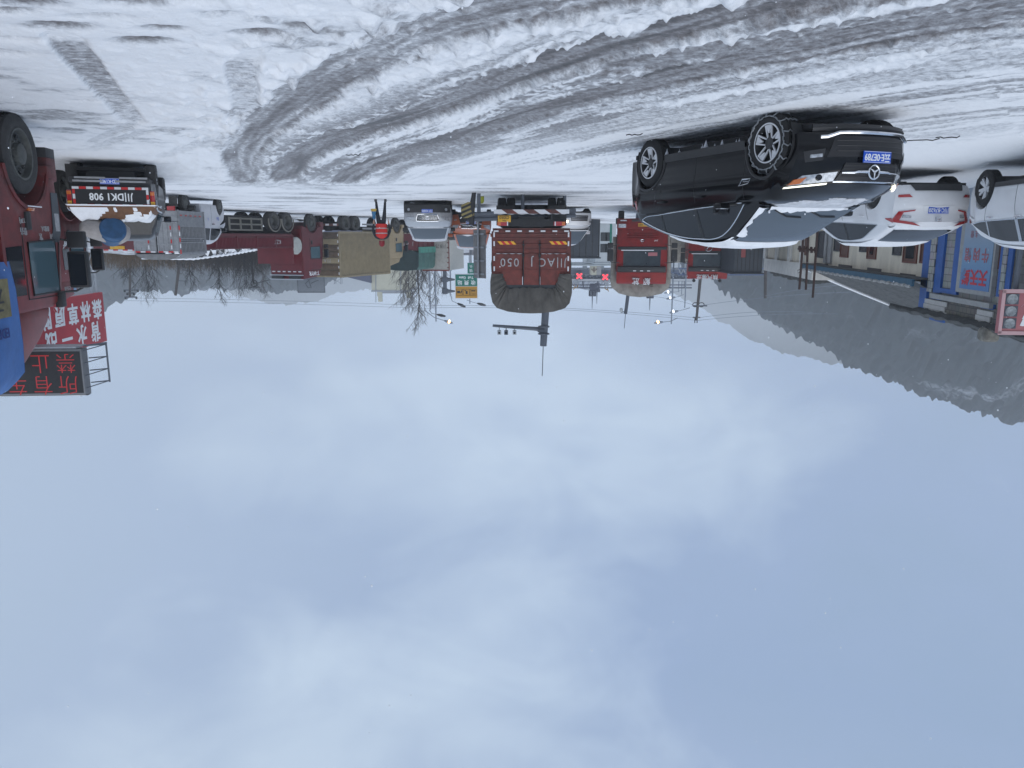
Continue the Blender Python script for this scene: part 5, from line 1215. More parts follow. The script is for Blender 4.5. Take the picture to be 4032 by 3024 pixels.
def near_truck():
    r0 = thing('tarp_truck', 'big red truck cut by the picture edge, blue tarpaulin high behind its cab', 'truck', (7.86, 10.72, -.03), R(80))
    hw = 1.20
    side_cab(r0, M['red_paint'], hw, -1.0, 1.0, .62, 2.66, 1.72, 2.44, ra=.70, Rw=.53, glass='pale_glass', win=[(-.22, .70)])
    for sg in (1, -1):
        y = sg * (hw + .004)
        b = MB(); b.plate([(-.92, y, 1.78), (-.42, y, 1.76), (-.42, y, 2.42), (-.90, y, 2.42)], (0, sg * .006, 0)); b.build('sleeper_window', M['glass'], r0, smooth=None)
        b = MB(); b.plate([(.74, y, 1.0), (.965, y, 1.0), (.975, y, 1.55), (.86, y, 1.72), (.60, y, 1.72), (.70, y, 1.5)], (0, sg * .01, 0)); b.build('corner_panel', mat('corner_panel', (.055, .068, .08), .5, 0, var=.2), r0, smooth=None)
        b = MB(); b.box(.62, .80, y - .05, y + .05, 2.45, 2.68, .02); b.build('grab_handle', M['plastic'], r0)
        st = MB(); st.box(.70, 1.02, sg * (hw - .25), sg * (hw + .02), .36, .50, .02); st.tube([(.82, sg * (hw - .1), .5), (.78, sg * (hw - .1), .68)], .02, 6); st.build('step', M['plastic'], r0)
        fd = MB(); fd.box(.66, .98, sg * (hw - .2), sg * (hw + .03), .62, .80, .03); fd.build('fender', M['red_paint'], r0)
        mk = MB(); mk.box(-.12, .08, y - .01, y + .025, 1.24, 1.29, .008); mk.build('side_indicator', M['orange_lens'], r0)
    pi = MB(); pi.box(-.20, .25, hw + .055, hw + .06, 1.22, 1.235); pi.build('snow_line', M['snow'], r0)
    # door lettering: an arc of characters, a line under it, plates of small print
    arc = '川攀枝花市新区'; n = len(arc)
    for i, ch in enumerate(arc):
        t = math.pi * (1.10 - 1.2 * i / (n - 1)) if False else math.pi * (.97 - .94 * i / (n - 1))
        text(r0, ch, .10, M['faded_ink'], (.42 - .19 * math.cos(t), hw + .006, 1.62 + .13 * math.sin(t)), (-math.sin(t), 0, math.cos(t)) if False else (-1, 0, 0), (0, 0, 1), bold=.001)
    text(r0, '核载3人', .08, M['faded_ink'], (.42, hw + .006, 1.52), (-1, 0, 0), (0, 0, 1), bold=.001)
    text(r0, '自卸17吨', .09, M['faded_ink'], (-.22, hw + .006, 1.42), (-1, 0, 0), (0, 0, 1)); text(r0, '整备', .11, M['faded_ink'], (-.30, hw + .006, 1.56), (-1, 0, 0), (0, 0, 1))
    pr = MB(); pr.box(.78, .93, hw + .014, hw + .018, 1.30, 1.56); pr.build('notice', M['faded_ink'], r0)
    b = MB(); b.ext([(-.98, 2.64), (.55, 2.66), (.42, 2.86), (.05, 3.10), (-.45, 3.34), (-.98, 3.50)], 'y', -hw + .08, hw - .08, .06); b.build('roof_fairing', M['red_paint'], r0)
    b = MB(); b.tube([(-.96, hw + .0, 1.3), (-.96, hw - .0, 2.6), (-.93, hw - .06, 3.45)], .035, 6); b.build('rear_pipe', M['maroon'], r0)
    # body with stakes and tarpaulin
    b = MB(); b.box(-7.6, -1.12, -1.26, 1.26, 1.05, 1.2); b.box(-7.6, -1.12, 1.20, 1.25, 1.2, 2.5); b.box(-7.6, -1.12, -1.25, -1.20, 1.2, 2.5); b.box(-1.17, -1.12, -1.2, 1.2, 1.2, 3.2)
    for k in range(9):
        for sg in (1, -1): b.box(-1.22 - k * .75, -1.14 - k * .75, sg * 1.25, sg * 1.31, 1.0, 2.6)
    b.build('cargo_body', M['red_paint'], r0, smooth=None)
    t = MB(); prof = [(1.29, 1.95), (1.33, 2.3), (1.34, 3.0), (1.32, 3.38), (1.22, 3.60), (.9, 3.74), (.4, 3.80), (0, 3.82)]; full = prof + [(-a, z_) for a, z_ in prof[::-1][1:]]
    us = lin(-1.04, -7.7, 30)
    t.grid(lambda i, j: (us[i], full[j][0] + (.03 * math.sin(us[i] * 4.2 + j) if i else 0), full[j][1] - .05 * abs(math.sin(us[i] * 2.2)) * (full[j][1] > 3.5) * (i > 0) - (.10 if i == 0 and full[j][1] > 3.5 else 0)), range(30), range(len(full)))
    ctr = len(t.v); t.add([(-1.03, full[j][0], full[j][1] - (.10 if full[j][1] > 3.5 else 0)) for j in range(len(full))], [tuple(range(len(full)))])
    t.build('tarpaulin', M['tarp_blue'], r0, smooth=60)
    b = MB(); b.plate([(-1.35, 1.372, 2.15), (-7, 1.372, 2.15), (-7, 1.372, 2.62), (-1.35, 1.372, 2.62)], (0, .01, 0)); b.build('tarp_band', mat('tarp_band', (.22, .19, .09), .7, 0, var=.5, scale=5), r0, smooth=None)
    text(r0, '云 通', .34, M['black_ink'], (-1.9, 1.39, 2.38), (-1, 0, 0), (0, 0, 1)); text(r0, 'EDPRO', .17, mat('deep_blue', (.01, .03, .16), .6), (-1.75, 1.39, 2.80), (-1, 0, 0), (0, 0, 1), bold=.003)
    chassis(r0, -7.5, -.8)
    for ax in (-4.6, -5.8):
        for sg in (1, -1): wheel(r0, ax, sg * 1.04, .53, .28, 'dual', sg)
near_truck()
def second_truck():
    r0 = thing('red_truck', 'red truck cab beyond the big near truck, white lettering on its door pillar', 'truck', (11.72, 18.6, .03), R(80))
    side_cab(r0, M['red_paint'], 1.15, -1.05, 1.05, .7, 2.62, 1.84, 2.34, ra=.66, Rw=.50, glass='pale_glass', win=[(-.12, .74)])
    for sg in (1, -1):
        y = sg * 1.154; b = MB(); b.plate([(-.62, y, 1.86), (-.22, y, 1.85), (-.22, y, 2.34), (-.60, y, 2.34)], (0, sg * .006, 0)); b.build('sleeper_window', M['glass'], r0, smooth=None)
        b = MB(); b.plate([(.78, y, 1.05), (1.0, y, 1.05), (1.01, y, 1.6), (.9, y, 1.82), (.66, y, 1.82), (.74, y, 1.6)], (0, sg * .01, 0)); b.build('corner_panel', MATS['corner_panel'], r0, smooth=None)
    b = MB(); b.ext([(-1.0, 2.60), (.5, 2.62), (.44, 2.86), (.1, 2.98), (-1.0, 3.12)], 'y', -1.05, 1.05, .05); fr = b.build('roof_fairing', M['red_paint'], r0)
    text(r0, 'JBF', .22, M['white_ink'], (-.42, 1.162, 1.72), (-1, 0, .35), (-.35, 0, 1), bold=.006)
    b = MB(); b.plate([(.10, 1.056, 2.72), (.24, 1.056, 2.76), (.26, 1.056, 2.90), (.10, 1.056, 2.92)], (0, .01, 0)); b.build('badge', mat('pale_blue', (.25, .42, .6), .5), fr, smooth=None)
    text(fr, '安全运输', .10, M['faded_ink'], (-.25, 1.056, 2.78), (-1, 0, 0), (0, 0, 1))
    b = MB(); b.box(-7.2, -1.15, -1.22, 1.22, 1.1, 2.5); 
    b.build('cargo_body', M['rust_red'], r0, smooth=None); chassis(r0, -7, -.9)
    b = MB(); b.box(-1.10, -1.0, 1.12, 1.2, 1.3, 2.2); b.build('blue_strip', M['blue_trim'], r0, smooth=None)
    for sg in (1, -1): wheel(r0, -4.6, sg * 1.0, .5, .28, 'dual', sg)
second_truck()

def cage_truck():
    cx = 12.02; r0 = thing('stake_truck', 'small white double-cab truck with slatted grey stock cage, beyond the pickup', 'truck', (cx, 26.5, .10), R(89))
    P = dict(x0=2.32, x1=5.0, W=.70, R=.32, ra=.36, axles=(4.25,), sill=.30,
        belt=[(2.32, 1.12), (4.2, 1.08), (4.8, .98), (5.0, .85)], deck=[(2.32, 1.14), (4.2, 1.12), (4.8, 1.02), (5.0, .88)],
        roof=[(2.34, 1.62), (2.6, 1.74), (3.6, 1.76), (4.1, 1.68), (4.85, 1.08)], rround=.02, rprof=[(.2, 0), (1.2, 0)], fround=.22, tum=.16)
    c = Car(r0, P); c.body(M['silver_white']); c.cabin(M['silver_white'])
    for sg in (1, -1):
        wheel(r0, 4.25, sg * .62, .32, .18, 'truck', sg, rimr=.2, rub='rubber_dusty'); wheel(r0, .95, sg * .62, .32, .18, 'truck', sg, rimr=.2, rub='rubber_dusty')
        for xa, xb in ((2.45, 3.25), (3.35, 4.35)):
            hi = curve([(2.4, 1.60), (3.7, 1.62), (4.1, 1.50), (4.5, 1.2)])
            c.sidepatch('side_window', M['glass'], xa, xb, lambda x: 1.18, hi, sg, .006, n=10)
        for hx in (2.6, 3.5): c.handle(hx, 1.02, sg, M['plastic'])
        c.seam([(3.3, 3.3), (2.4, 2.4)], .36, 1.1, sg); c.mirror(4.35, M['plastic'], M['plastic'], sg, z=1.22)
    c.screen(4.15, 4.82, 'windscreen', M['windshield'], .08)
    text(r0, '货运', .14, mat('faded_blue', (.18, .22, .5), .7), (3.9, .72, .80), (-1, 0, 0), (0, 0, 1)); text(r0, '云', .13, MATS['faded_blue'], (2.9, .72, .85), (-1, 0, 0), (0, 0, 1))
    hw = .76; b = MB(); b.box(0, 2.3, -hw, hw, .62, .72); b.box(0, 2.3, hw - .03, hw, .72, 1.10); b.box(0, 2.3, -hw, -hw + .03, .72, 1.10)
    for z_ in (.84, .98): b.box(0, 2.3, hw, hw + .02, z_, z_ + .03)
    b.build('cargo_bed', M['cage_grey'], r0, smooth=None)
    for sg in (1, -1):
        for (za, zb) in ((1.12, 1.58), (1.66, 2.06)):
            g = MB(); g.box(.02, 2.28, sg * hw - .015, sg * hw + .015, za, za + .04); g.box(.02, 2.28, sg * hw - .015, sg * hw + .015, zb - .04, zb)
            for k in range(19):
                xx = .03 + k * 2.2 / 18; g.box(xx, xx + .045, sg * hw - .01, sg * hw + .012, za, zb)
            g.build('slat_panel', M['cage_grey'], r0, smooth=None)
        b = MB(); b.box(.04, 2.26, sg * (hw - .05) - .01, sg * (hw - .05), 1.1, 2.05); b.build('cage_lining', M['cage_dark'], r0, smooth=None)
        g = MB()
        for xx in (0, 2.28): g.box(xx, xx + .05, sg * hw - .03, sg * hw + .03, .6, 2.1)
        for (za) in (1.1, 1.60, 2.06): g.box(0, 2.32, sg * hw - .02, sg * hw + .025, za, za + .03)
        g.build('cage_frame', M['cage_grey'], r0, smooth=None)
    for (y0, y1) in ((-hw, -.01), (.01, hw)):
        g = MB(); g.box(-.03, 0, y0 + .01, y1 - .01, 1.0, 2.02)
        for k in range(5): yy = y0 + .03 + (y1 - y0 - .09) * k / 4; g.box(-.05, -.03, yy, yy + .03, 1.0, 2.02)
        for z_ in (1.0, 1.72, 1.98): g.box(-.055, -.03, y0 + .01, y1 - .01, z_, z_ + .04)
        dr = g.build('rear_door', M['cage_grey'], r0, smooth=None)
        tape(dr, [((-.058, (y0 + y1) / 2 + .12, z_), (0, 0, 1)) for z_ in (1.2, 1.42, 1.65, 1.85)], .13, .04, (-1, 0, 0))
        tape(dr, [((-.060, y0 + .12 + .17 * k, 2.0), (0, 1, 0)) for k in range(4)], .15, .045, (-1, 0, 0))
        g = MB(); g.box(-.06, -.03, y0 + .05 if y0 < -.1 else .1, y0 + .3 if y0 < -.1 else .45, 1.74, 1.78); g.build('hinge', M['cage_grey'], dr)
    g = MB(); g.box(-.04, 0, -hw, hw, .64, .98); g.box(-.055, -.04, -hw, hw, .80, .83); tg = g.build('tailgate', M['cage_grey'], r0, smooth=None)
    for sg in (1, -1):
        g = MB(); g.box(-.07, -.04, sg * .45, sg * .68, .50, .62); g.box(-.02, .0, sg * .44, sg * .70, .48, .66); g.build('tail_light', M['red_lens'], r0)
        g = MB(); g.box(.05, .07, sg * .62 - .14, sg * .62 + .14, .14, .5); g.build('mudflap', M['rubber_dusty'], r0)
    tape(r0, [((.2 + k * .42, hw + .034, .78), (1, 0, 0)) for k in range(5)], .16, .04, (0, 1, 0), ('red_tape', 'red_tape'))
    tape(r0, [((-.035, -hw + .02 if 0 else hw + .034, z_), (0, 0, 1)) for z_ in (1.2, 1.4, 1.6, 1.8, 2.0)], .14, .04, (-1, 0, 0))
    t = MB(); arc = [(hw * math.cos(a), 2.07 + .20 * math.sin(a)) for a in lin(0, math.pi, 11)]
    t.grid(lambda i, j: (i * .46, arc[j][0], arc[j][1] + .01 * math.sin(i * 3 + j)), range(6), range(11)); t.add([(0, a, z_) for a, z_ in arc], [tuple(range(11))]); t.build('cage_roof', M['cage_roof'], r0, smooth=60)
    chassis(r0, .1, 4.6, .3, .5)
M['silver_white'] = mat('silver_white', (.55, .56, .59), .4, .1, coat=.3, grime=((.25, .24, .24), .4), gtop=1.0)
M['cage_roof'] = mat('cage_roof', (.22, .225, .23), .7, 0, var=.3)
cage_truck()

def red_long_truck():
    hx, hy = -.30, .954; yaw = math.atan2(hy, hx); tx_, ty_ = 16.75, 35.0
    ox, oy = tx_ + hy * 1.22, ty_ - hx * 1.22; hw = 1.22
    r0 = thing('long_truck', 'long maroon truck with low ribbed sides and a pale round tank behind its cab', 'truck', (ox, oy, .16), yaw)
    L = 12.2; b = MB(); b.box(0, L, -hw, hw, 1.24, 1.42)
    for sg in (1, -1): b.box(0, L, sg * hw - .03, sg * hw + .03, 1.42, 2.04)
    b.build('deck', M['maroon'], r0, smooth=None)
    for sg in (1, -1):
        for q in range(7):
            x0_ = .05 + q * L / 7; g = MB(); g.box(x0_, x0_ + L / 7 - .08, sg * (hw + .03), sg * (hw + .045), 1.46, 1.98)
            for k in range(14): xx = x0_ + .05 + k * (L / 7 - .2) / 13; g.box(xx, xx + .05, sg * (hw + .045), sg * (hw + .07), 1.48, 1.97)
            g.build('side_panel', M['trailer_rib'], r0, smooth=None)
        g = MB(); g.box(0, L, sg * (hw + .03), sg * (hw + .08), 2.0, 2.06); g.box(0, L, sg * (hw + .02), sg * (hw + .07), 1.30, 1.40)
        for k in range(8): g.box(k * (L - .1) / 7, k * (L - .1) / 7 + .1, sg * (hw + .03), sg * (hw + .09), 1.34, 2.06)
        g.build('side_frame', M['maroon'], r0, smooth=None)
        fr_ = MB(); xa, xb = 6.5, 9.3
        for z_ in (.42, .72, 1.02): fr_.box(xa, xb, sg * 1.2 - .03, sg * 1.2 + .03, z_, z_ + .08)
        for k in range(4): fr_.box(xa + k * (xb - xa) / 3 - .05, xa + k * (xb - xa) / 3 + .05, sg * 1.2 - .03, sg * 1.2 + .03, .40, 1.10)
        fr_.build('underrun_guard', M['cage_frame_tan'], r0, smooth=None)
        for ax in (2.2, 3.4, 10.5, 11.8):
            wheel(r0, ax, sg * 1.0, .52, .52, 'dual', sg, rub='rubber_dusty')
            if ax > 9:
                m_ = MB(); m_.tube([(ax + .60 * math.cos(t), sg * 1.24, .52 + .60 * math.sin(t)) for t in lin(-.2, math.pi + .2, 13)], .04, 5); m_.build('mudguard', M['cage_frame_tan'], r0)
    text(r0, 'KZT', .34, M['faded_ink'], (10.6, hw + .078, 1.70), (-1, 0, 0), (0, 0, 1))
    b = MB(); b.box(-.04, 0, -hw, hw, 1.05, 2.04); tg = b.build('tailgate', M['maroon'], r0, smooth=None)
    b = MB(); b.box(-.055, -.04, -.30, .52, 1.84, 1.98); b.build('number_plate', M['yellow_plate'], r0, smooth=None)
    text(tg, '川  祥', .26, M['faded_ink'], (-.05, .2, 1.56), (0, -1, 0), (0, 0, 1)); tape(tg, run((-.045, -hw, 2.02), (-.045, hw, 2.02), 9), .26, .05, (-1, 0, 0))
    b = MB(); b.box(.2, 15.5, -.45, -.3, .85, 1.24); b.box(.2, 15.5, .3, .45, .85, 1.24); b.box(6.4, 9.4, -1.05, 1.05, .30, 1.1, .05); b.build('chassis', M['chassis'], r0, smooth=None)
    b = MB(); b.box(L - .05, L + .06, -hw, hw + .02, 1.4, 3.02); b.build('headboard', M['headboard'], r0, smooth=None)
    side_cab(r0, M['maroon'], 1.18, 13.35, 15.75, .75, 3.45, 2.05, 2.75, axle=14.5, ra=.66, Rw=.54, glass='pale_glass', win=[(14.2, 15.3)])
    b = MB(); b.ext([(13.4, 3.43), (15.5, 3.47), (15.35, 3.72), (14.9, 3.90), (13.4, 4.0)], 'y', -1.12, 1.12, .06); rf = b.build('roof_fairing', M['maroon'], r0)
    text(rf, 'T-WYR', .36, M['white_ink'], (14.6, 1.13, 3.66), (-1, 0, 0), (0, 0, 1), wscale=1.0, bold=.008)
    b = MB(); b.box(13.28, 13.34, -1.1, 1.1, .95, 3.75); b.box(13.25, 13.3, -1.15, 1.15, 3.12, 3.18); b.build('cab_back', M['headboard'], r0, smooth=None)
    for k in range(6):
        l_ = MB(); l_.box(13.22, 13.28, -.98 + k * .37, -.80 + k * .37, 3.50, 3.56); l_.build('marker_light', M['white_tape'], r0)
    b = MB(); b.box(13.2, 13.3, -1.18, 1.18, 3.72, 3.77); b.box(13.2, 13.3, -1.18, 1.18, 3.98, 4.03); b.build('fairing_frame', M['chrome_dull'], r0, smooth=None)
    b = MB(); b.box(13.1, 13.3, -1.0, -.2, 3.78, 3.97, .03); b.build('air_horn_box', M['plastic'], r0); b = MB(); b.box(13.1, 13.3, .25, 1.0, 3.78, 3.97, .03); b.build('air_horn_box', M['plastic'], r0)
    t = MB(); t.lathe([(.001, -.32), (.40, -.3), (.50, -.22), (.52, .22), (.46, .3), (.001, .34)], (12.75, .92, 1.95), (0, 1, .0), 28, close=False); t.build('round_tank', M['tank_pale'], r0)
M['tank_pale'] = mat('tank_pale', (.42, .43, .40), .5, 0, var=.2)
M['trailer_rib'] = mat('trailer_rib', (.12, .008, .016), .45, 0, var=.25, scale=3)
M['headboard'] = mat('headboard_maroon', (.14, .007, .013), .42, 0, var=.25, scale=2)
M['cage_frame_tan'] = mat('guard_tan', (.16, .155, .135), .7, 0, var=.2)
red_long_truck()

def container_truck():
    # corner nearest the middle of the road, heading away and to the left
    hx, hy = -.37, .93; yaw = math.atan2(hy, hx); cx_, cy_ = W(1333, 935, 51.5).x, 51.5
    ox, oy = cx_ + hy * 1.25, cy_ - hx * 1.25
    r0 = thing('container_truck', 'tan ribbed container on a truck, its brown timber tail facing the yard', 'truck', (ox, oy, .17), yaw)
    L, hw, z0, z1 = 6.4, 1.25, 1.10, 4.02
    b = MB(); b.box(0, L, -hw, hw, z0, z1); 
    for k in range(46): xx = .08 + k * (L - .2) / 45; b.box(xx, xx + .07, hw, hw + .03, z0 + .12, z1 - .1)
    b.build('container', M['tan_metal'], r0, smooth=None)
    g = MB()
    for xx in (-.02, L - .06): g.box(xx, xx + .1, hw, hw + .05, z0 - .05, z1 + .05)
    g.box(0, L, hw, hw + .05, z0 - .05, z0 + .1); g.box(0, L, hw, hw + .05, z1 - .06, z1 + .06); g.box(0, L, -hw, hw, z1, z1 + .04); g.build('container_frame', M['tan_metal'], r0, smooth=None)
    for k in range(7):
        z_ = z0 + .03 + k * .41; g = MB(); g.box(-.05, -.01, -hw + .04, hw - .04, z_, z_ + .37, .012)
        pk = g.build('rear_plank', M['rusty_wood'] if k not in (1, 4) else M['tan_metal'], r0)
        if k == 4: text(pk, '川A Y', .30, M['faded_ink'], (-.055, .15, z_ + .19), (0, -1, 0), (0, 0, 1), spacing=1.4)
    tape(r0, [((-.055, hw - .03, z_), (0, 0, 1)) for z_ in lin(1.3, 3.8, 7)], .16, .06, (-1, 0, 0), ('white_tape', 'white_tape'))
    b = MB(); b.box(-.05, .1, -1.2, 1.2, .55, .70); b.build('bumper_bar', M['rust_red'], r0, smooth=None); tape(r0, run((-.06, -1.2, .62), (-.06, 1.2, .62), 8), .28, .12, (-1, 0, 0), ('rust_tape', 'white_tape'))
    chassis(r0, .1, 9.4)
    for ax in (1.0, 2.2):
        for sg in (1, -1): wheel(r0, ax, sg * 1.02, .5, .5, 'dual', sg, rub='rubber_dusty')
    for sg in (1, -1):
        g = MB()
        for z_ in (.50, .78): g.box(3.0, 6.0, sg * 1.2 - .02, sg * 1.2 + .02, z_, z_ + .12)
        g.build('side_guard', M['cage_grey'], r0, smooth=None)
    r_cab = 7.9
    side_cab(r0, M['tan_cab'], 1.18, L + .25, L + 2.35, .75, 3.0, 1.9, 2.5, axle=L + 1.35, win=[(L + 1.1, L + 2.0)], glass='pale_glass')
    b = MB(); b.ext([(L + .3, 2.98), (L + 1.9, 3.0), (L + 1.7, 3.3), (L + .3, 3.55)], 'y', -1.1, 1.1, .05); b.build('roof_fairing', M['tan_cab'], r0)
M['rust_tape'] = M['rust_red']; M['tan_cab'] = mat('tan_cab', (.34, .26, .15), .45, 0, var=.2, coat=.2)
container_truck()
def green_truck():
    hx, hy = -.30, .954; yaw = math.atan2(hy, hx); cx_, cy_ = W(1637, 935, 63).x, 63.0
    ox, oy = cx_ + hy * 1.25, cy_ - hx * 1.25
    r0 = thing('green_tarp_truck', 'truck under a dark and light green tarpaulin above its maroon tail, beyond the silver SUV', 'truck', (ox, oy, .17), yaw, scale=1.13)
    b = MB(); b.box(0, 4.2, -1.25, 1.25, 1.0, 2.2)
    for k in range(5): b.box(.1 + k * .8, .2 + k * .8, 1.25, 1.3, 1.0, 2.2)
    b.build('cargo_body', M['maroon'], r0, smooth=None)
    g = MB(); g.box(-.04, 0, -1.25, 1.25, 1.05, 2.15); tg = g.build('tailgate', M['maroon'], r0, smooth=None); text(tg, 'J A6 8', .34, M['faded_ink'], (-.05, .3, 1.75), (0, -1, 0), (0, 0, 1), spacing=1.5)
    prof = [(1.30, 1.95), (1.33, 2.6), (1.30, 3.35), (1.15, 3.55), (.6, 3.62), (0, 3.64)]; full = prof + [(-a, z_) for a, z_ in prof[::-1][1:]]; us = lin(-.05, 4.3, 24)
    t = MB(); t.grid(lambda i, j: (us[i], full[j][0] + .03 * math.sin(us[i] * 8), full[j][1]), range(24), range(len(full))); t.build('tarpaulin', M['tarp_green'], r0, smooth=60)
    t = MB(); t.grid(lambda j, k: (-.07 - .03 * math.sin(j * 1.7), full[j][0] * 1.005, full[j][1] * (1 - k / 5) + (2.25 + .1 * math.sin(j)) * k / 5), range(len(full)), range(6)); t.build('rear_curtain', M['tarp_dark_green'], r0, smooth=60)
    g = MB(); g.grid(lambda u, v: (u, 1.345 + .025 * math.sin(u * 22), 1.95 + .42 * v), lin(0, 4.25, 90), lin(0, 1, 3)); g.build('tarp_skirt', M['skirt_green'], r0, smooth=60)
    chassis(r0, .1, 6.5); g = MB(); g.box(4.4, 6.4, -1.2, 1.2, .8, 2.9, .1); g.build('cab', M['tan_cab'], r0)
    for ax in (1.0, 2.2, 5.4):
        for sg in (1, -1): wheel(r0, ax, sg * 1.0, .5, .3, 'dual', sg)
    for sg in (1, -1):
        g = MB(); g.box(-.06, -.02, sg * .8, sg * 1.15, .8, .95); g.build('tail_light', M['orange_lens'], r0)
M['skirt_green'] = mat('skirt_green', (.07, .26, .20), .7, 0, var=.2)
green_truck()
def box_truck():
    hx, hy = -.20, .98; yaw = math.atan2(hy, hx); cx_, cy_ = W(1761, 935, 66).x, 66.0
    ox, oy = cx_ + hy * 1.05, cy_ - hx * 1.05
    r0 = thing('box_truck', 'cream box truck with rusty door hinges standing above the orange van', 'truck', (ox, oy, .1), yaw, scale=1.12)
    b = MB(); b.box(0, 4.3, -1.05, 1.05, 1.55, 3.82, .03); b.build('box_body', M['cream_box'], r0)
    for (y0, y1) in ((-1.03, -.01), (.01, 1.03)):
        g = MB(); g.box(-.04, 0, y0, y1, 1.6, 3.76, .01); dr = g.build('rear_door', M['cream_shaded'], r0)
        if y0 > 0: text(dr, '川B 75', .36, M['black_ink'], (-.045, .42, 2.0), (0, -1, 0), (0, 0, 1), wscale=.8)
    for z_ in lin(1.75, 3.6, 6):
        g = MB(); g.box(-.07, .02, .92, 1.09, z_ - .035, z_ + .035); g.build('hinge', M['rust_red'], r0, smooth=None)
    g = MB(); g.box(-.05, .02, 1.03, 1.09, 1.55, 3.8); g.box(-.05, .0, -1.05, 1.05, 3.76, 3.86); g.build('door_frame', M['rust_red'], r0, smooth=None)
    chassis(r0, .1, 6.3, z=1.2); g = MB(); g.box(4.5, 6.3, -1.0, 1.0, .8, 2.6, .1); g.build('cab', M['white_paint'], r0)
    for ax in (1.2, 5.6):
        for sg in (1, -1): wheel(r0, ax, sg * .9, .42, .28, 'dual', sg)
M['cream_box'] = mat('cream_box', (.50, .49, .44), .6, 0, var=.15); M['cream_shaded'] = mat('cream_door_shaded', (.36, .35, .32), .6, 0, var=.25)  # rear doors take the same cream darkened, the face's shade put into colour
box_truck()

# ------------------------------------------------------------------ person in red vest
def skin_mesh(name, joints, edges, rad, m_, parent, sub=2, root=0):
    me = bpy.data.meshes.new(name); me.from_pydata(joints, edges, []); o = bpy.data.objects.new(name, me); COL.objects.link(o)
    md = o.modifiers.new('skin', 'SKIN'); md.use_smooth_shade = True
    for i, r_ in enumerate(rad): me.skin_vertices[0].data[i].radius = (r_ if isinstance(r_, tuple) else (r_, r_)); me.skin_vertices[0].data[i].use_root = (i == root)
    s = o.modifiers.new('sub', 'SUBSURF'); s.levels = sub; s.render_levels = sub
    bpy.context.view_layer.update(); dg = bpy.context.evaluated_depsgraph_get(); m2 = bpy.data.meshes.new_from_object(o.evaluated_get(dg)); m2.name = name
    bpy.data.objects.remove(o); o = bpy.data.objects.new(name, m2); COL.objects.link(o); m2.materials.clear()
    for q in (m_ if isinstance(m_, list) else [m_]): m2.materials.append(q)
    m2.shade_smooth(); o.parent = parent; return o
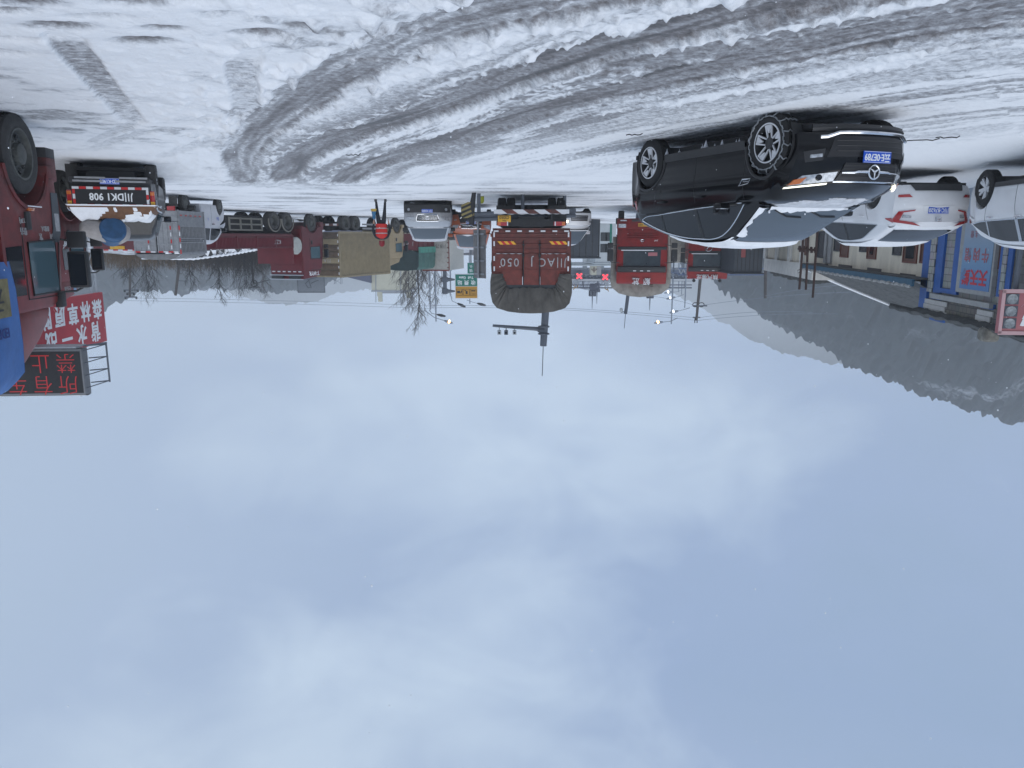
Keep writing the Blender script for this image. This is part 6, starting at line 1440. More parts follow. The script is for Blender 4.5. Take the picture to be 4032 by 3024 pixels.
def person():
    x, y = W(1503, 935, 30.5).x, 30.5
    r0 = thing('person', 'person in red reflective vest, dark trousers and red hat walking on the snow', 'person', (x, y, float(gz(x, y)) - .0), R(172))
    # local: x right of body's own facing +y
    J = [(0, 0, .93), (0, .01, 1.10), (0, .0, 1.30), (0, .02, 1.45), (0, .03, 1.53), (0, .05, 1.60), (0, .05, 1.70)]
    E = [(0, 1), (1, 2), (2, 3), (3, 4), (4, 5), (5, 6)]; Rr = [(.165, .12), (.155, .11), (.175, .12), (.15, .10), .055, (.075, .09), (.07, .085)]
    def add(p, frm, r_): J.append(p); Rr.append(r_); E.append((frm, len(J) - 1)); return len(J) - 1
    for sg in (1, -1):
        h_ = add((sg * .10, .0, .86), 0, .10); k = add((sg * .14, .05 if sg > 0 else -.02, .48), h_, .068); a = add((sg * .17, -.04 if sg > 0 else .02, .09), k, .045); add((sg * .19, .13 if sg < 0 else .10, .05), a, .042)
        s_ = add((sg * .21, .0, 1.43), 3, .075); e_ = add((sg * .33, -.05, 1.18), s_, .058); w_ = add((sg * .29, .06, .95), e_, .042); add((sg * .285, .08, .87), w_, .040)
    body = skin_mesh('body', J, E, Rr, [M['cloth_dark'], M['skin'], M['hat_red']], r0, 2)
    me = body.data
    for p in me.polygons:
        z_ = p.center.z
        if z_ > 1.53: p.material_index = 1
        if abs(p.center.x) > .24 and z_ < .93: p.material_index = 1
    # face: nose, eyes, mouth, ears
    f = MB(); f.lathe([(.001, .025), (.012, .015), (.016, 0)], (0, .135, 1.625), (0, 1, -.2), 8, close=False); f.build('nose', M['skin'], r0)
    for sg in (1, -1):
        f = MB(); f.lathe([(.001, .006), (.010, .004), (.012, 0)], (sg * .030, .128, 1.655), (0, 1, 0), 8, close=False); f.build('eye', M['black_ink'], r0)
        f = MB(); f.box(sg * .078 - .008, sg * .078 + .008, .03, .06, 1.60, 1.66, .006); f.build('ear', M['skin'], r0)
        hj = [(sg * .285, .075, .89), (sg * .287, .09, .84)]; he = [(0, 1)]; hr = [.024, (.030, .016)]
        for q, (dy, ln) in enumerate(((.03, .07), (.01, .08), (-.01, .075), (-.03, .06))):
            b0 = (sg * .287, .09 + dy, .81); hj.append(b0); he.append((1, len(hj) - 1)); hr.append(.009); hj.append((sg * .28, .095 + dy, .81 - ln * .5)); he.append((len(hj) - 2, len(hj) - 1)); hr.append(.0085); hj.append((sg * .262, .098 + dy, .81 - ln)); he.append((len(hj) - 2, len(hj) - 1)); hr.append(.008)
        hj.append((sg * .265, .13, .845)); he.append((0, len(hj) - 1)); hr.append(.011); hj.append((sg * .25, .15, .80)); he.append((len(hj) - 2, len(hj) - 1)); hr.append(.009)
        skin_mesh('hand', hj, he, hr, M['skin'], r0, 1)
    f = MB(); f.box(-.022, .022, .128, .134, 1.585, 1.592); f.build('mouth', mat('lip', (.25, .07, .06), .6), r0)
    h = MB(); h.lathe([(.001, .13), (.05, .125), (.088, .09), (.108, .03), (.110, -.06), (.10, -.10)], (0, .035, 1.67), (0, -.12, 1), 20, close=False); h.build('hat', M['hat_red'], r0)
    v = MB(); ring = lambda a, z_, kx, ky: (kx * math.cos(a), ky * math.sin(a) + .005, z_)
    prof = [(.93, .225, .175), (1.05, .215, .165), (1.2, .225, .165), (1.35, .235, .16), (1.43, .21, .145), (1.49, .13, .11)]
    v.grid(lambda i, j: ring(2 * math.pi * j / 24, *prof[i]), range(6), range(25)); vs = v.build('vest', M['vest_red'], r0, smooth=60)
    for z_, kx, ky in ((1.08, .221, .171), (1.27, .235, .17)):
        b = MB(); b.grid(lambda i, j: ring(2 * math.pi * j / 24, z_ + i * .035, kx, ky), range(2), range(25)); b.build('reflective_band', M['faded_ink'], vs, smooth=60)
    for sg in (1, -1):
        b = MB(); b.box(sg * .185 - .05, sg * .185 + .05, -.09, .16, -.005, .10, .035, seg=3); b.build('boot', M['plastic'], r0)
    bx, by = x - .42 * -1 * 0, y; loc = r0.matrix_world
    bg_ = MB(); bg_.grid(lambda u, a: (.10 * math.cos(a) * (1 - .6 * (u > .9)), .06 * math.sin(a), .42 * (1 - u)), lin(0, 1, 8), lin(0, 2 * math.pi, 13)); bg_.build
    ca, sa = math.cos(R(172)), math.sin(R(172))
    def L(lx, ly): return (x + lx * ca - ly * sa, y + lx * sa + ly * ca)
    px_, py_ = L(-.27, .10)
    b = MB(); b.grid(lambda u, a: ((.13 - .07 * u + .015 * math.sin(a * 3)) * math.cos(a), (.07 - .03 * u) * math.sin(a), .52 * u), lin(0, 1, 9), lin(0, 2 * math.pi, 15)); b.tube([(0, -.04, .5), (.01, 0, .62), (0, .04, .5)], .008, 5)
    bag = b.build('carrier_bag', M['bag_blue'], None, smooth=60); bag.location = (px_, py_, r0.location.z + .44); bag.scale = (.7, .7, .62); tag(bag, 'blue and yellow carrier bag hanging from the walking person\'s hand', 'bag')
    b = MB(); b.grid(lambda u, a: ((.135 + .03 * (1 - u)) * math.cos(a), .075 * math.sin(a), -.12 + .16 * u), lin(0, 1, 4), lin(0, 2 * math.pi, 13)); b.build('yellow_bottom', M['bag_yellow'], bag, smooth=60)
person()
# ------------------------------------------------------------------ roadside signs on the right
def billboard():
    # red slogan board standing along the road, facing the yard
    p0 = W(404, 1250, 31); p1 = W(150, 1250, 26.2); d = (p1 - p0); d.z = 0; L = 7.4; u = d.normalized()
    yaw = math.atan2(u.y, u.x)
    zt = W(404, 1342, 31).z; zb = W(404, 1150, 31).z
    r0 = thing('slogan_board', 'red slogan board with white Chinese characters standing on pale lattice posts', 'sign', (p0.x, p0.y, 0), yaw)
    b = MB(); b.box(0, L, -.09, .09, zb, zt, .01); bd = b.build('board', M['sign_red'], r0)
    # local x runs towards the camera; the lettered face looks to local -y or +y, whichever is towards the yard
    nrm = Vector((-u.y, u.x)); cam_dir = Vector((-p0.x, -p0.y)); s_ = 1 if nrm.dot(cam_dir) > 0 else -1
    xd = (1, 0, 0) if s_ < 0 else (-1, 0, 0)
    h = zt - zb; rows = [('背水一战', .72, 4), ('森林草原防火', .29, 6)]
    for txt_, f, n in rows:
        for i, ch in enumerate(txt_):
            x_ = .62 + i * .98 if n == 6 else .95 + i * 1.12
            if s_ > 0: x_ = x_
            text(bd, ch, .80, M['white_ink'], (x_, s_ * .10, zb + h * f), xd, (0, 0, 1), bold=.022)
    sn = MB(); sn.grid(lambda u, v: (L * u, -.09 + .18 * v, zt + .005 + .05 * math.sin(math.pi * v) * (.7 + .4 * math.sin(u * 31))), lin(0, 1, 50), lin(0, 1, 5)); sn.build('snow_cap', M['snow'], r0, smooth=60)
    if True:
        for x_ in (.5, 2.8, 5.2):
            b = MB()
            for dx in (-.22, .22): b.tube([(x_ + dx, 0, 0), (x_ + dx, 0, zb)], .035, 6)
            for k in range(7):
                z_ = zb - .1 - k * .55; sg = 1 if k % 2 else -1; b.tube([(x_ - .22 * sg, 0, z_), (x_ + .22 * sg, 0, z_ - .55)], .02, 5)
            b.build('lattice_post', M['pale_steel'], r0)
M['pale_steel'] = mat('pale_steel', (.42, .44, .46), .5, .3)
billboard()
def led_sign():
    pr = W(338, 1560, 25.0); X0 = pr.x
    zt = W(338, 1556, 25).z; zb = W(330, 1374, 25).z; Wd = 3.6
    r0 = thing('led_sign', 'black LED message sign with red Chinese characters and a ladder frame behind it', 'sign', (X0, 25.0, 0), R(-4))
    b = MB(); b.box(0, Wd, 0, .42, zb, zt, .015); bd = b.build('cabinet', M['board_grey'], r0)
    b = MB(); b.box(.05, Wd - .05, -.012, -.0, zb + .08, zt - .08); sc_ = b.build('screen', M['led_board'], bd, smooth=None)
    rows = (('所有车辆', .74), ('禁止上路', .27)); h = zt - zb
    for t_, f in rows:
        for i, ch in enumerate(t_): text(sc_, ch, .70, M['led_red'], (.52 + i * .80, -.018, zb + h * f), (1, 0, 0), (0, 0, 1), wscale=.95, ext=.002, bold=-.009)
    sn = MB(); sn.grid(lambda u, v: (Wd * u, .42 * v, zt + .004 + .05 * math.sin(math.pi * v) * (.7 + .4 * math.sin(u * 17))), lin(0, 1, 30), lin(0, 1, 6)); sn.build('snow_cap', M['snow'], r0, smooth=60)
    b = MB(); b.box(-.02, Wd, -.35, .35, zb - .12, zb - .07); b.build('walkway', M['steel'], r0, smooth=None)
    b = MB()
    for z_ in lin(zb - .05, zt - .35, 4): b.tube([(-.02, .42, z_), (-.48, .75, z_)], .022, 5); b.tube([(-.02, .1, z_ + .12), (-.48, .75, z_)], .018, 5)
    b.tube([(-.48, .75, zb - .1), (-.48, .75, zt - .3)], .03, 6); b.tube([(-.1, .0, zb - .1), (-.5, .75, zb - .1)], .03, 5); b.build('ladder_frame', M['pole_grey'], r0)
    b = MB(); b.tube([(Wd * .5, .25, 0), (Wd * .5, .25, zb)], .16, 12); b.build('post', M['pole_grey'], r0)
    for x_ in (.2, Wd - .4):
        b = MB(); b.tube([(x_, .2, zt), (x_, .2, zt + .05), (x_ + .05, .2, zt + .07), (x_ + .07, .2, zt + .0)], .012, 4); b.build('lifting_eye', M['pole_grey'], r0)
led_sign()
def grey_sign_back():
    x, y = W(1889, 935, 28.5).x, 28.5; z0 = float(gz(x, y))
    r0 = thing('road_sign', 'plain back of a tall road sign between orange van and cargo truck', 'sign', (x, y, z0), R(50))
    zt = W(1886, 1095, 28.5).z - z0; zb = W(1886, 905, 28.5).z - z0
    b = MB(); b.tube([(0, -.07, -.1), (0, -.07, zt)], .04, 10); b.build('post', M['steel'], r0)
    b = MB(); b.box(-.36, .36, -.02, 0, zb, zt, .006); pn = b.build('panel', M['board_back'], r0)
    for k in range(4):
        z_ = zb + .15 + k * (zt - zb - .3) / 3; b = MB(); b.box(-.30, .30, -.045, -.02, z_ - .03, z_ + .03); b.tube([(0, -.07, z_ - .03), (0, -.07, z_ + .03)], .055, 8); b.build('clamp', M['steel'], pn)
    b = MB(); b.box(-.12, .12, -.10, -.04, .28, .36); b.build('foot_bracket', M['steel'], r0)
M['board_back'] = mat('board_back', (.20, .195, .195), .55, .2, var=.45, scale=2.5)
grey_sign_back()
def guard_rail():
    x, y = W(1862, 935, 26.5).x, 26.5; z0 = float(gz(x, y)) + .02
    r0 = thing('guard_rail', 'end of a steel guard rail with a yellow striped end board and leaning post', 'barrier', (x, y, z0 - .02), R(158))
    b = MB(); prof = [(0, .62), (.05, .66), (.05, .72), (0, .76), (0, .80), (.05, .84), (.05, .90), (0, .94)]
    b.grid(lambda i, j: (-.2 - i * .5 * 0 + i * .45, prof[j][0], prof[j][1] - .02 * i), range(10), range(8)); b.build('rail', M['pole_grey'], r0)
    for k in range(3):
        b = MB(); b.box(.2 + k * 1.6, .29 + k * 1.6, -.10, 0, -.1, .8); b.build('rail_post', M['pole_grey'], r0)
    r1 = thing('end_board', 'black and yellow striped curved board at the guard rail end', 'marker', (x + .15, y - .2, z0), R(0))
    b = MB(); n = 7
    for k in range(n):
        a, c = k / n, (k + 1) / n
        q = lambda u, v: (.46 * (v - .5) * (1 - .25 * abs(u - .5)), -.10 * math.cos((v - .5) * 2.4), .28 + .52 * u)
        b.grid(lambda u, v: q(min(1, max(0, u + (v - .5) * .35)), v), lin(a, c, 3), lin(0, 1, 7), mi=k % 2)
    b.build('striped_board', [M['dull_yellow'], M['black_ink']], r1, smooth=60)
    b = MB(); b.tube([(-.22, -.05, -.05), (-.14, 0, .45), (-.12, .05, 1.0)], [.07, .10, .09], 7); b.build('leaning_post', M['chassis'], r1)
    r2 = MB(); r2.box(-.11, .11, -.09, .09, 0, .20, .03); r2.ext([(-.11, .18), (.11, .18), (.06, .26), (-.07, .25)], 'y', -.07, .07, .01)
    o = r2.build('yellow_pack', M['pack_yellow'], None); p = G(1894, 774); o.location = (p[0], p[1], float(gz(*p)) - .01); tag(o, 'small dull yellow plastic pack lying on the snow before the guard rail', 'pack')
M['dull_yellow'] = mat('dull_yellow', (.26, .21, .08), .7, 0, var=.3); M['pack_yellow'] = mat('pack_yellow', (.36, .38, .03), .6)
guard_rail()
def twigs():
    for i, (px, py, L) in enumerate(((3700, 540, .55), (3780, 530, .35), (1420, 600, .30), (2530, 520, .25))):
        g = G(px, py); b = MB(); rnd = random.Random(i); pts = [(0, 0, 0)]
        for k in range(6): pts.append((pts[-1][0] + L / 6, pts[-1][1] + rnd.uniform(-.03, .05), .012 + rnd.uniform(0, .02)))
        b.tube(pts, .009, 5); o = b.build('twig', M['bark_dark'], None); o.location = (g[0], g[1], float(gz(*g)) + .02)
        tag(o, ['long thin twig on the snow in front of the black SUV', 'short twig end nearest the white cars on the snow', 'dark twig lying across the slushy wheel tracks', 'tiny twig on the slush behind the black SUV'][i], 'twig', 'twigs on the snow')
twigs()

# ------------------------------------------------------------------ buildings on the left
BX, BY = -13.1, 24.4; BU = Vector((-3.1, 25.6, 0)).normalized(); BYAW = math.atan2(BU.y, BU.x); BZ = .30
def F(px, py, off=0.0):
    """point of the picture on the long facade: (distance along it, height above its base)"""
    b = (py - CY) / FPX; c = CP - b * SP; s = SP + b * CP; r_ = (CX - px) / FPX / c
    n = Vector((-BU.y, BU.x, 0)); o = Vector((BX, BY, 0)) - n * off
    D = (o.x * n.x + o.y * n.y) / (r_ * n.x + n.y)
    X = r_ * D; t = (X - BX) * BU.x + (D - BY) * BU.y
    return t, CAM_H + D * s / c - BZ
def rect(parent, name, m_, px0, px1, ytop, ybot=None, z0=None, out_=.03, depth=.12, frame=None):
    t0, zt = F(px0, ytop); t1, _ = F(px1, ytop); t0, t1 = min(t0, t1), max(t0, t1)
    zb = z0 if z0 is not None else F((px0 + px1) / 2, ybot)[1]
    b = MB(); b.box(t0, t1, -out_, -out_ + depth, zb, zt); o = b.build(name, M[m_], parent, smooth=None)
    if frame:
        f = MB(); w_ = .06
        f.box(t0 - w_, t0, -out_ - .03, 0, zb, zt + w_); f.box(t1, t1 + w_, -out_ - .03, 0, zb, zt + w_); f.box(t0, t1, -out_ - .03, 0, zt, zt + w_)
        if z0 is None: f.box(t0 - w_, t1 + w_, -out_ - .05, 0, zb - w_, zb)
        f.build('frame', M[frame], o, smooth=None)
    return o
def row_house():
    r0 = thing('plaster_house', 'long cream plaster row house with brown doors under a tiled roof', 'building', (BX, BY, BZ), BYAW)
    T1 = 13.6; T2 = F(3014, 1065)[0]; zw = 2.72
    b = MB(); b.box(.05, T1, .0, 5.5, -.6, zw); b.build('wall', M['plaster'], r0, smooth=None)
    zf = F(3120, 1086)[1]
    b = MB(); b.box(T1, T2, .02, 5.0, -.6, zf - .75); b.build('wall', M['plaster'], r0, smooth=None)
    b = MB(); b.box(T1 - .05, T2 + .1, -.10, 5.1, zf - .75, zf); b.build('parapet', M['plaster_white'], r0, smooth=None)
    for px in (3018, 3063, 3113, 3163):
        t = F(px, 1000)[0]; b = MB(); b.box(t - .28, t + .28, -.12, .02, -.5, zf - .75); b.build('pilaster', M['plaster_white'], r0, smooth=None)
    for px, py in ((3058, 1000), (3106, 1000), (3172, 1005)):
        t = F(px, py)[0]; z_ = F(px, py)[1]; b = MB(); b.box(t - .3, t + .3, -.03, .1, -.3, z_); b.build('door', M['wood_brown'], r0, smooth=None)
    for a in ((3627, 3693, 1029), (3559, 3609, 1027), (3417, 3449, 1013), (3311, 3340, 1007)):
        d = rect(r0, 'door', 'wood_brown', a[0], a[1], a[2], z0=-.2, out_=.02, frame='door_frame')
        if a[0] in (3559, 3417): rect(d, 'pane', 'glass', a[0] + 9, a[1] - 9, a[2] - 10, z0=.3, out_=.035, depth=.02)
    for a in ((3519, 3548, 998, 930), (3388, 3413, 986, 930), (3286, 3308, 984, 905), (3220, 3245, 1009, 915)):
        rect(r0, 'window', 'dark_window', *a, out_=.015, frame='cage_dark')
    for px0, px1 in ((3247, 3275), (3255, 3262)): rect(r0, 'pilaster', 'pillar', px0, px1, 1035, z0=-.4, out_=.08, depth=.1)
    for px0, px1, yt, yb in ((3216, 3260, 1048, 1037), (3304, 3355, 1054, 1043), (3417, 3470, 1075, 1056), (3546, 3604, 1100, 1078)): rect(r0, 'vent', 'dark_vent', px0, px1, yt, yb, out_=.04, depth=.05)
    # tiled roof
    def roof(u, v): return (-.3 + 14.2 * u, -.55 + 4.4 * v, zw - .06 + 1.85 * v ** .92 + .02 * math.sin(u * 260) * (0 < v < 1))
    b = MB(); b.grid(roof, lin(0, 1, 120), lin(0, 1, 8)); b.grid(lambda u, v: (-.3 + 14.2 * u, 3.85 + 2.2 * v, zw + 1.79 - .9 * v), lin(0, 1, 2), lin(0, 1, 2)); b.box(-.3, 13.9, -.5, 3.8, zw - .16, zw - .10); rf = b.build('roof', M['roof_tile'], r0, smooth=40)
    b = MB(); b.box(-.3, 13.9, -.60, -.52, zw - .12, zw + .10); b.build('fascia', M['blue_fascia'], rf, smooth=None)
    for k in range(46):
        pass
    b = MB(); b.tube([(-.2 + 14.0 * i / 60, -.57, zw + .10 + .02 * math.sin(i * 2.2)) for i in range(61)], .055, 6); b.build('eave_tiles', M['pale_tile'], rf)
    b = MB(); b.tube([(13.85, -.5 + 4.35 * i / 8, zw + .03 + 1.85 * (i / 8) ** .92) for i in range(9)], .07, 6); b.build('verge_snow', M['snow'], rf)
    b = MB(); b.tube([(-.3 + 14.2 * i / 30, 3.85, zw + 1.88 + .04 * math.sin(i * 1.9)) for i in range(31)], .16, 7); b.build('ridge', M['dark_stone'], rf)
    b = MB()
    for i in range(14):
        t = T1 + .3 + i * (T2 - T1 - .5) / 14; h_ = .14 + .2 * ((i * 37) % 5) / 5; b.box(t, t + .5 + .4 * ((i * 13) % 3) / 3, .2, .9, zf + .005, zf + h_, .04)
        b.build('stored_block', M['dark_stone'], r0); b = MB()
M['door_frame'] = mat('door_frame', (.17, .055, .035), .6, 0, var=.3); M['dark_window'] = mat('dark_window', (.05, .055, .06), .25, 0, var=.3)
M['dark_vent'] = mat('dark_vent', (.09, .08, .08), .8); M['blue_fascia'] = mat('blue_fascia', (.03, .10, .16), .7, 0, var=.3); M['pale_tile'] = mat('pale_tile', (.38, .38, .37), .8, 0, var=.7, scale=7)
M['roof_tile'] = mat('roof_tile', (.10, .105, .105), .85, 0, var=.65, scale=9, bump=1.0, bscale=12, stretch=(1, .6, 1))
row_house()
def brick_mat(name, c1, c2, mortar, sc_=1.0, bw=.42, rh=.2):
    m = bpy.data.materials.new(name); m.use_nodes = True; n, l = m.node_tree.nodes, m.node_tree.links; p = n['Principled BSDF']; p.inputs['Roughness'].default_value = .6
    t = N(n, 'ShaderNodeTexCoord'); mpp = N(n, 'ShaderNodeMapping'); mpp.inputs['Rotation'].default_value = (R(90), 0, 0); l.new(t.outputs['Object'], mpp.inputs[0])
    b = N(n, 'ShaderNodeTexBrick'); b.inputs['Scale'].default_value = sc_; b.inputs['Brick Width'].default_value = bw; b.inputs['Row Height'].default_value = rh; b.inputs['Mortar Size'].default_value = .012
    b.inputs['Color1'].default_value = (*c1, 1); b.inputs['Color2'].default_value = (*c2, 1); b.inputs['Mortar'].default_value = (*mortar, 1); l.new(mpp.outputs[0], b.inputs['Vector'])
    nz = N(n, 'ShaderNodeTexNoise'); nz.inputs['Scale'].default_value = 3; nz.inputs['Detail'].default_value = 5; l.new(t.outputs['Object'], nz.inputs['Vector'])
    mm = N(n, 'ShaderNodeMixRGB', blend_type='MULTIPLY'); mm.inputs[0].default_value = .35; l.new(b.outputs['Color'], mm.inputs[1]); l.new(nz.outputs['Color'], mm.inputs[2]); l.new(mm.outputs[0], p.inputs['Base Color'])
    M[name] = m; return m
brick_mat('tile_wall', (.36, .36, .345), (.30, .30, .29), (.16, .16, .16)); brick_mat('tile_small', (.42, .42, .40), (.36, .36, .35), (.12, .12, .12), 1, .25, .22); brick_mat('dark_brick', (.14, .14, .135), (.10, .10, .10), (.07, .07, .07))
brick_mat('stone_block', (.17, .155, .13), (.10, .10, .09), (.05, .05, .05), 1, .24, .17)
def tiled_shop():
    r0 = thing('tiled_shop', 'grey tiled shop with bright blue trim and a big faded poster on its front', 'building', (BX, BY, BZ), BYAW)
    T0 = -13.5; zt = F(3660, 1228)[1]
    b = MB(); b.box(T0, .02, -.02, 6, -.7, zt - .05); b.build('wall', M['tile_wall'], r0, smooth=None)
    t = lambda px, py=1050: F(px, py)[0]
    def bar(name, m_, pa, pb, ya, yb, out_=.07, base=False):
        t0, t1 = sorted((t(pa), t(pb))); z1 = F((pa + pb) / 2, ya)[1]; z0_ = -.6 if base else F((pa + pb) / 2, yb)[1]
        b = MB(); b.box(t0, t1, -out_, -.021, z0_, z1); return b.build(name, M[m_], r0, smooth=None)
    # corner pier with blue edges
    bar('pier_edge', 'blue_trim', 3644, 3672, 1215, 0, .10, True); bar('tiled_pier', 'tile_small', 3673, 3694, 1150, 0, .12, True)
    bar('door_frame', 'blue_trim', 3695, 3722, 1155, 0, .09, True); bar('door_frame', 'blue_trim', 3764, 3790, 1155, 0, .09, True); bar('door_lintel', 'blue_trim', 3695, 3790, 1156, 1138, .095)
    # poster
    t0, t1 = sorted((t(3792), t(3935))); z1 = F(3860, 1160)[1]; z0_ = -.3
    b = MB(); b.box(t0, t1, -.14, -.03, z0_, z1); pf = b.build('poster_frame', M['pale_frame'], r0, smooth=None)
    b = MB(); b.box(t0 + .10, t1 - .25, -.155, -.142, z0_ + .1, z1 - .12); po = b.build('poster', M['poster'], pf, smooth=None)
    wP = t1 - t0 - .35; tl = t0 + .10
    # viewer reads towards local -x (nearer the camera is on the viewer's left)
    xd = (1, 0, 0)
    h = z1
    for i, ch in enumerate('天天鲜'): text(po, ch, .46, M['poster_red'], (tl + wP * (.22 + .29 * i), -.16, z1 - .48), xd, (0, 0, 1), bold=.014, wscale=1.5 if wP > 2.2 else 1)
    for i, ch in enumerate('牛肉馆'): text(po, ch, .40, M['poster_pink'], (tl + wP * (.22 + .29 * i), -.16, z1 - 1.08), xd, (0, 0, 1), bold=.008, wscale=1.5 if wP > 2.2 else 1)
    for i, ch in enumerate('主营'): text(po, ch, .2, M['poster_pink'], (tl + wP * (.58 + .14 * i), -.16, z1 - 1.62), xd, (0, 0, 1))
    for i, ch in enumerate('火锅'): text(po, ch, .26, M['poster_red'], (tl + wP * (.58 + .2 * i), -.16, z1 - 2.05), xd, (0, 0, 1))
    b = MB(); b.tube([(tl + wP * .7 + .22 * math.cos(a), -.165, z1 - 2.55 + .17 * math.sin(a)) for a in lin(.3, 5.6, 14)], [.03 + .03 * math.sin(i / 13 * 3.14) for i in range(14)], 6); b.build('logo', M['sign_green'], po)
    bar('window_frame', 'wood_brown', 3936, 3948, 1060, 0, .05, True)
    bar('pier_edge', 'blue_trim', 3950, 3962, 1170, 0, .10, True); bar('tiled_pier', 'tile_small', 3963, 3980, 1160, 0, .12, True); bar('pier_edge', 'blue_trim', 3981, 4000, 1160, 0, .10, True)
    b = MB(); b.box(T0, t(4001), -.06, -.021, -.6, F(4010, 1150)[1]); b.build('side_wall', M['dark_brick'], r0, smooth=None)
    # band over the doors, stone blocks, quoins and blue bars under the coping
    zb1 = F(3720, 1160)[1]; b = MB(); b.box(t(3945), t(3700), -.20, -.02, zb1, zb1 + .14); b.build('ledge', M['pale_frame'], r0, smooth=None)
    b = MB(); b.box(T0, t(3700), -.08, -.02, zb1 + .14, zt); b.build('stone_frieze', M['stone_block'], r0, smooth=None)
    for (pa, pb, za, zc) in ((3655, 3745, .20, .62), (3868, 3932, .22, .66)):
        t0, t1 = sorted((t(pa, 1180), t(pb, 1180)))
        for k in range(3):
            b = MB(); s_ = .12 * (k % 2); b.box(t0 + s_, t1 + s_ * .5, -.11, -.03, zb1 + za + k * .15, zb1 + za + k * .15 + .14, .008); b.build('white_quoin', M['quoin'], r0, smooth=None)
    for (pa, pb, za) in ((3678, 3720, .03), (3880, 3930, .03), (3680, 3735, .68)):
        t0, t1 = sorted((t(pa, 1180), t(pb, 1180))); b = MB(); b.box(t0, t1, -.10, -.03, zb1 + za, zb1 + za + .14); b.build('blue_bar', M['blue_trim'], r0, smooth=None)
    b = MB()
    def cp(i, j):
        x_ = T0 + (.3 - T0) * i / 40; a = 2 * math.pi * j / 8; return (x_, .0 + .34 * math.cos(a), zt + .02 + .13 * math.sin(a) + .03 * math.sin(i * 2.3 + j))
    b.grid(cp, range(41), range(9)); b.box(T0, .2, .05, 5.9, zt - .05, zt + .05); b.build('roof', M['dark_stone'], r0, smooth=50)
    b = MB(); tt = t(3925, 1300); b.box(tt - .28, tt + .16, -.42, -.02, zt + .0, zt + .36, .12, seg=3); b.build('corner_finial', M['stone'], r0)
M['pale_frame'] = mat('pale_frame', (.34, .345, .34), .7, 0, var=.2); M['quoin'] = mat('quoin', (.50, .49, .47), .7, 0, var=.15)
M['poster_red'] = mat('poster_red', (.55, .03, .05), .6, 0, var=.2); M['poster_pink'] = mat('poster_pink', (.40, .14, .17), .6, 0, var=.3)
def poster_mat():
    m = bpy.data.materials.new('poster'); m.use_nodes = True; n, l = m.node_tree.nodes, m.node_tree.links; p = n['Principled BSDF']; p.inputs['Roughness'].default_value = .45
    t = N(n, 'ShaderNodeTexCoord'); s = N(n, 'ShaderNodeSeparateXYZ'); l.new(t.outputs['Object'], s.inputs[0]); r_ = N(n, 'ShaderNodeMapRange'); r_.inputs['From Min'].default_value = 1.0; r_.inputs['From Max'].default_value = 3.0; l.new(s.outputs['Z'], r_.inputs['Value'])
    c = N(n, 'ShaderNodeValToRGB'); c.color_ramp.elements[0].color = (.30, .35, .42, 1); c.color_ramp.elements[1].color = (.03, .13, .36, 1); q = c.color_ramp.elements.new(.45); q.color = (.16, .30, .46, 1); l.new(r_.outputs[0], c.inputs[0]); l.new(c.outputs[0], p.inputs['Base Color']); M['poster'] = m
poster_mat()
tiled_shop()
def pink_sign():
    # board standing square to the road in front of the shop's near end
    y = 14.6; p0 = W(3932, 1225, y)
    r0 = thing('shop_sign', 'faded pink shop sign with a big pale character and three dish pictures', 'sign', (p0.x, y, 0), R(7))
    zt = W(3932, 1312, y).z; zb = W(3932, 1142, y).z; Wd = 2.6
    b = MB(); b.box(-Wd, 0, -.06, .06, zb, zt, .01); bd = b.build('board', M['pink'], r0)
    b = MB(); b.box(-Wd, 0, -.075, -.06, zt - .05, zt + .02); b.box(-Wd, 0, -.075, -.06, zb - .02, zb + .05); b.box(-.06, 0, -.075, -.06, zb, zt); b.build('rim', M['pale_pink'], bd, smooth=None)
    h = zt - zb
    for k in range(3):
        zc = zb + h * (.20 + .28 * k); b = MB(); b.box(-.30, -.07, -.075, -.062, zc - h * .12, zc + h * .12); pc = b.build('picture', M['picture_dark'], bd, smooth=None)
        b = MB(); b.lathe([(.001, .0), (.085, .0), (.095, .006), (.098, 0)], (-.185, -.077, zc), (0, -1, 0), 18, close=False); b.build('dish', M['dish_pale'], pc)
    text(bd, '坡', h * .62, M['white_ink'], (-.62, -.068, zb + h * .56), (1, 0, 0), (0, 0, 1), bold=.012); text(bd, '羊', h * .62, M['white_ink'], (-1.3, -.068, zb + h * .56), (1, 0, 0), (0, 0, 1), bold=.012)
    text(bd, '13578172862', .10, M['faded_ink'], (-.80, -.068, zb + h * .15), (1, 0, 0), (0, 0, 1), bold=.003)
    for x_ in (-.3, -2.2):
        b = MB(); b.tube([(x_, .10, 0), (x_, .10, zt)], .05, 8); b.build('post', M['pole_grey'], r0)
M['pale_pink'] = mat('pale_pink', (.50, .32, .33), .6); M['picture_dark'] = mat('picture_dark', (.08, .09, .11), .5, 0, var=.3); M['dish_pale'] = mat('dish_pale', (.32, .35, .37), .5, 0, var=.6, scale=16)
pink_sign()
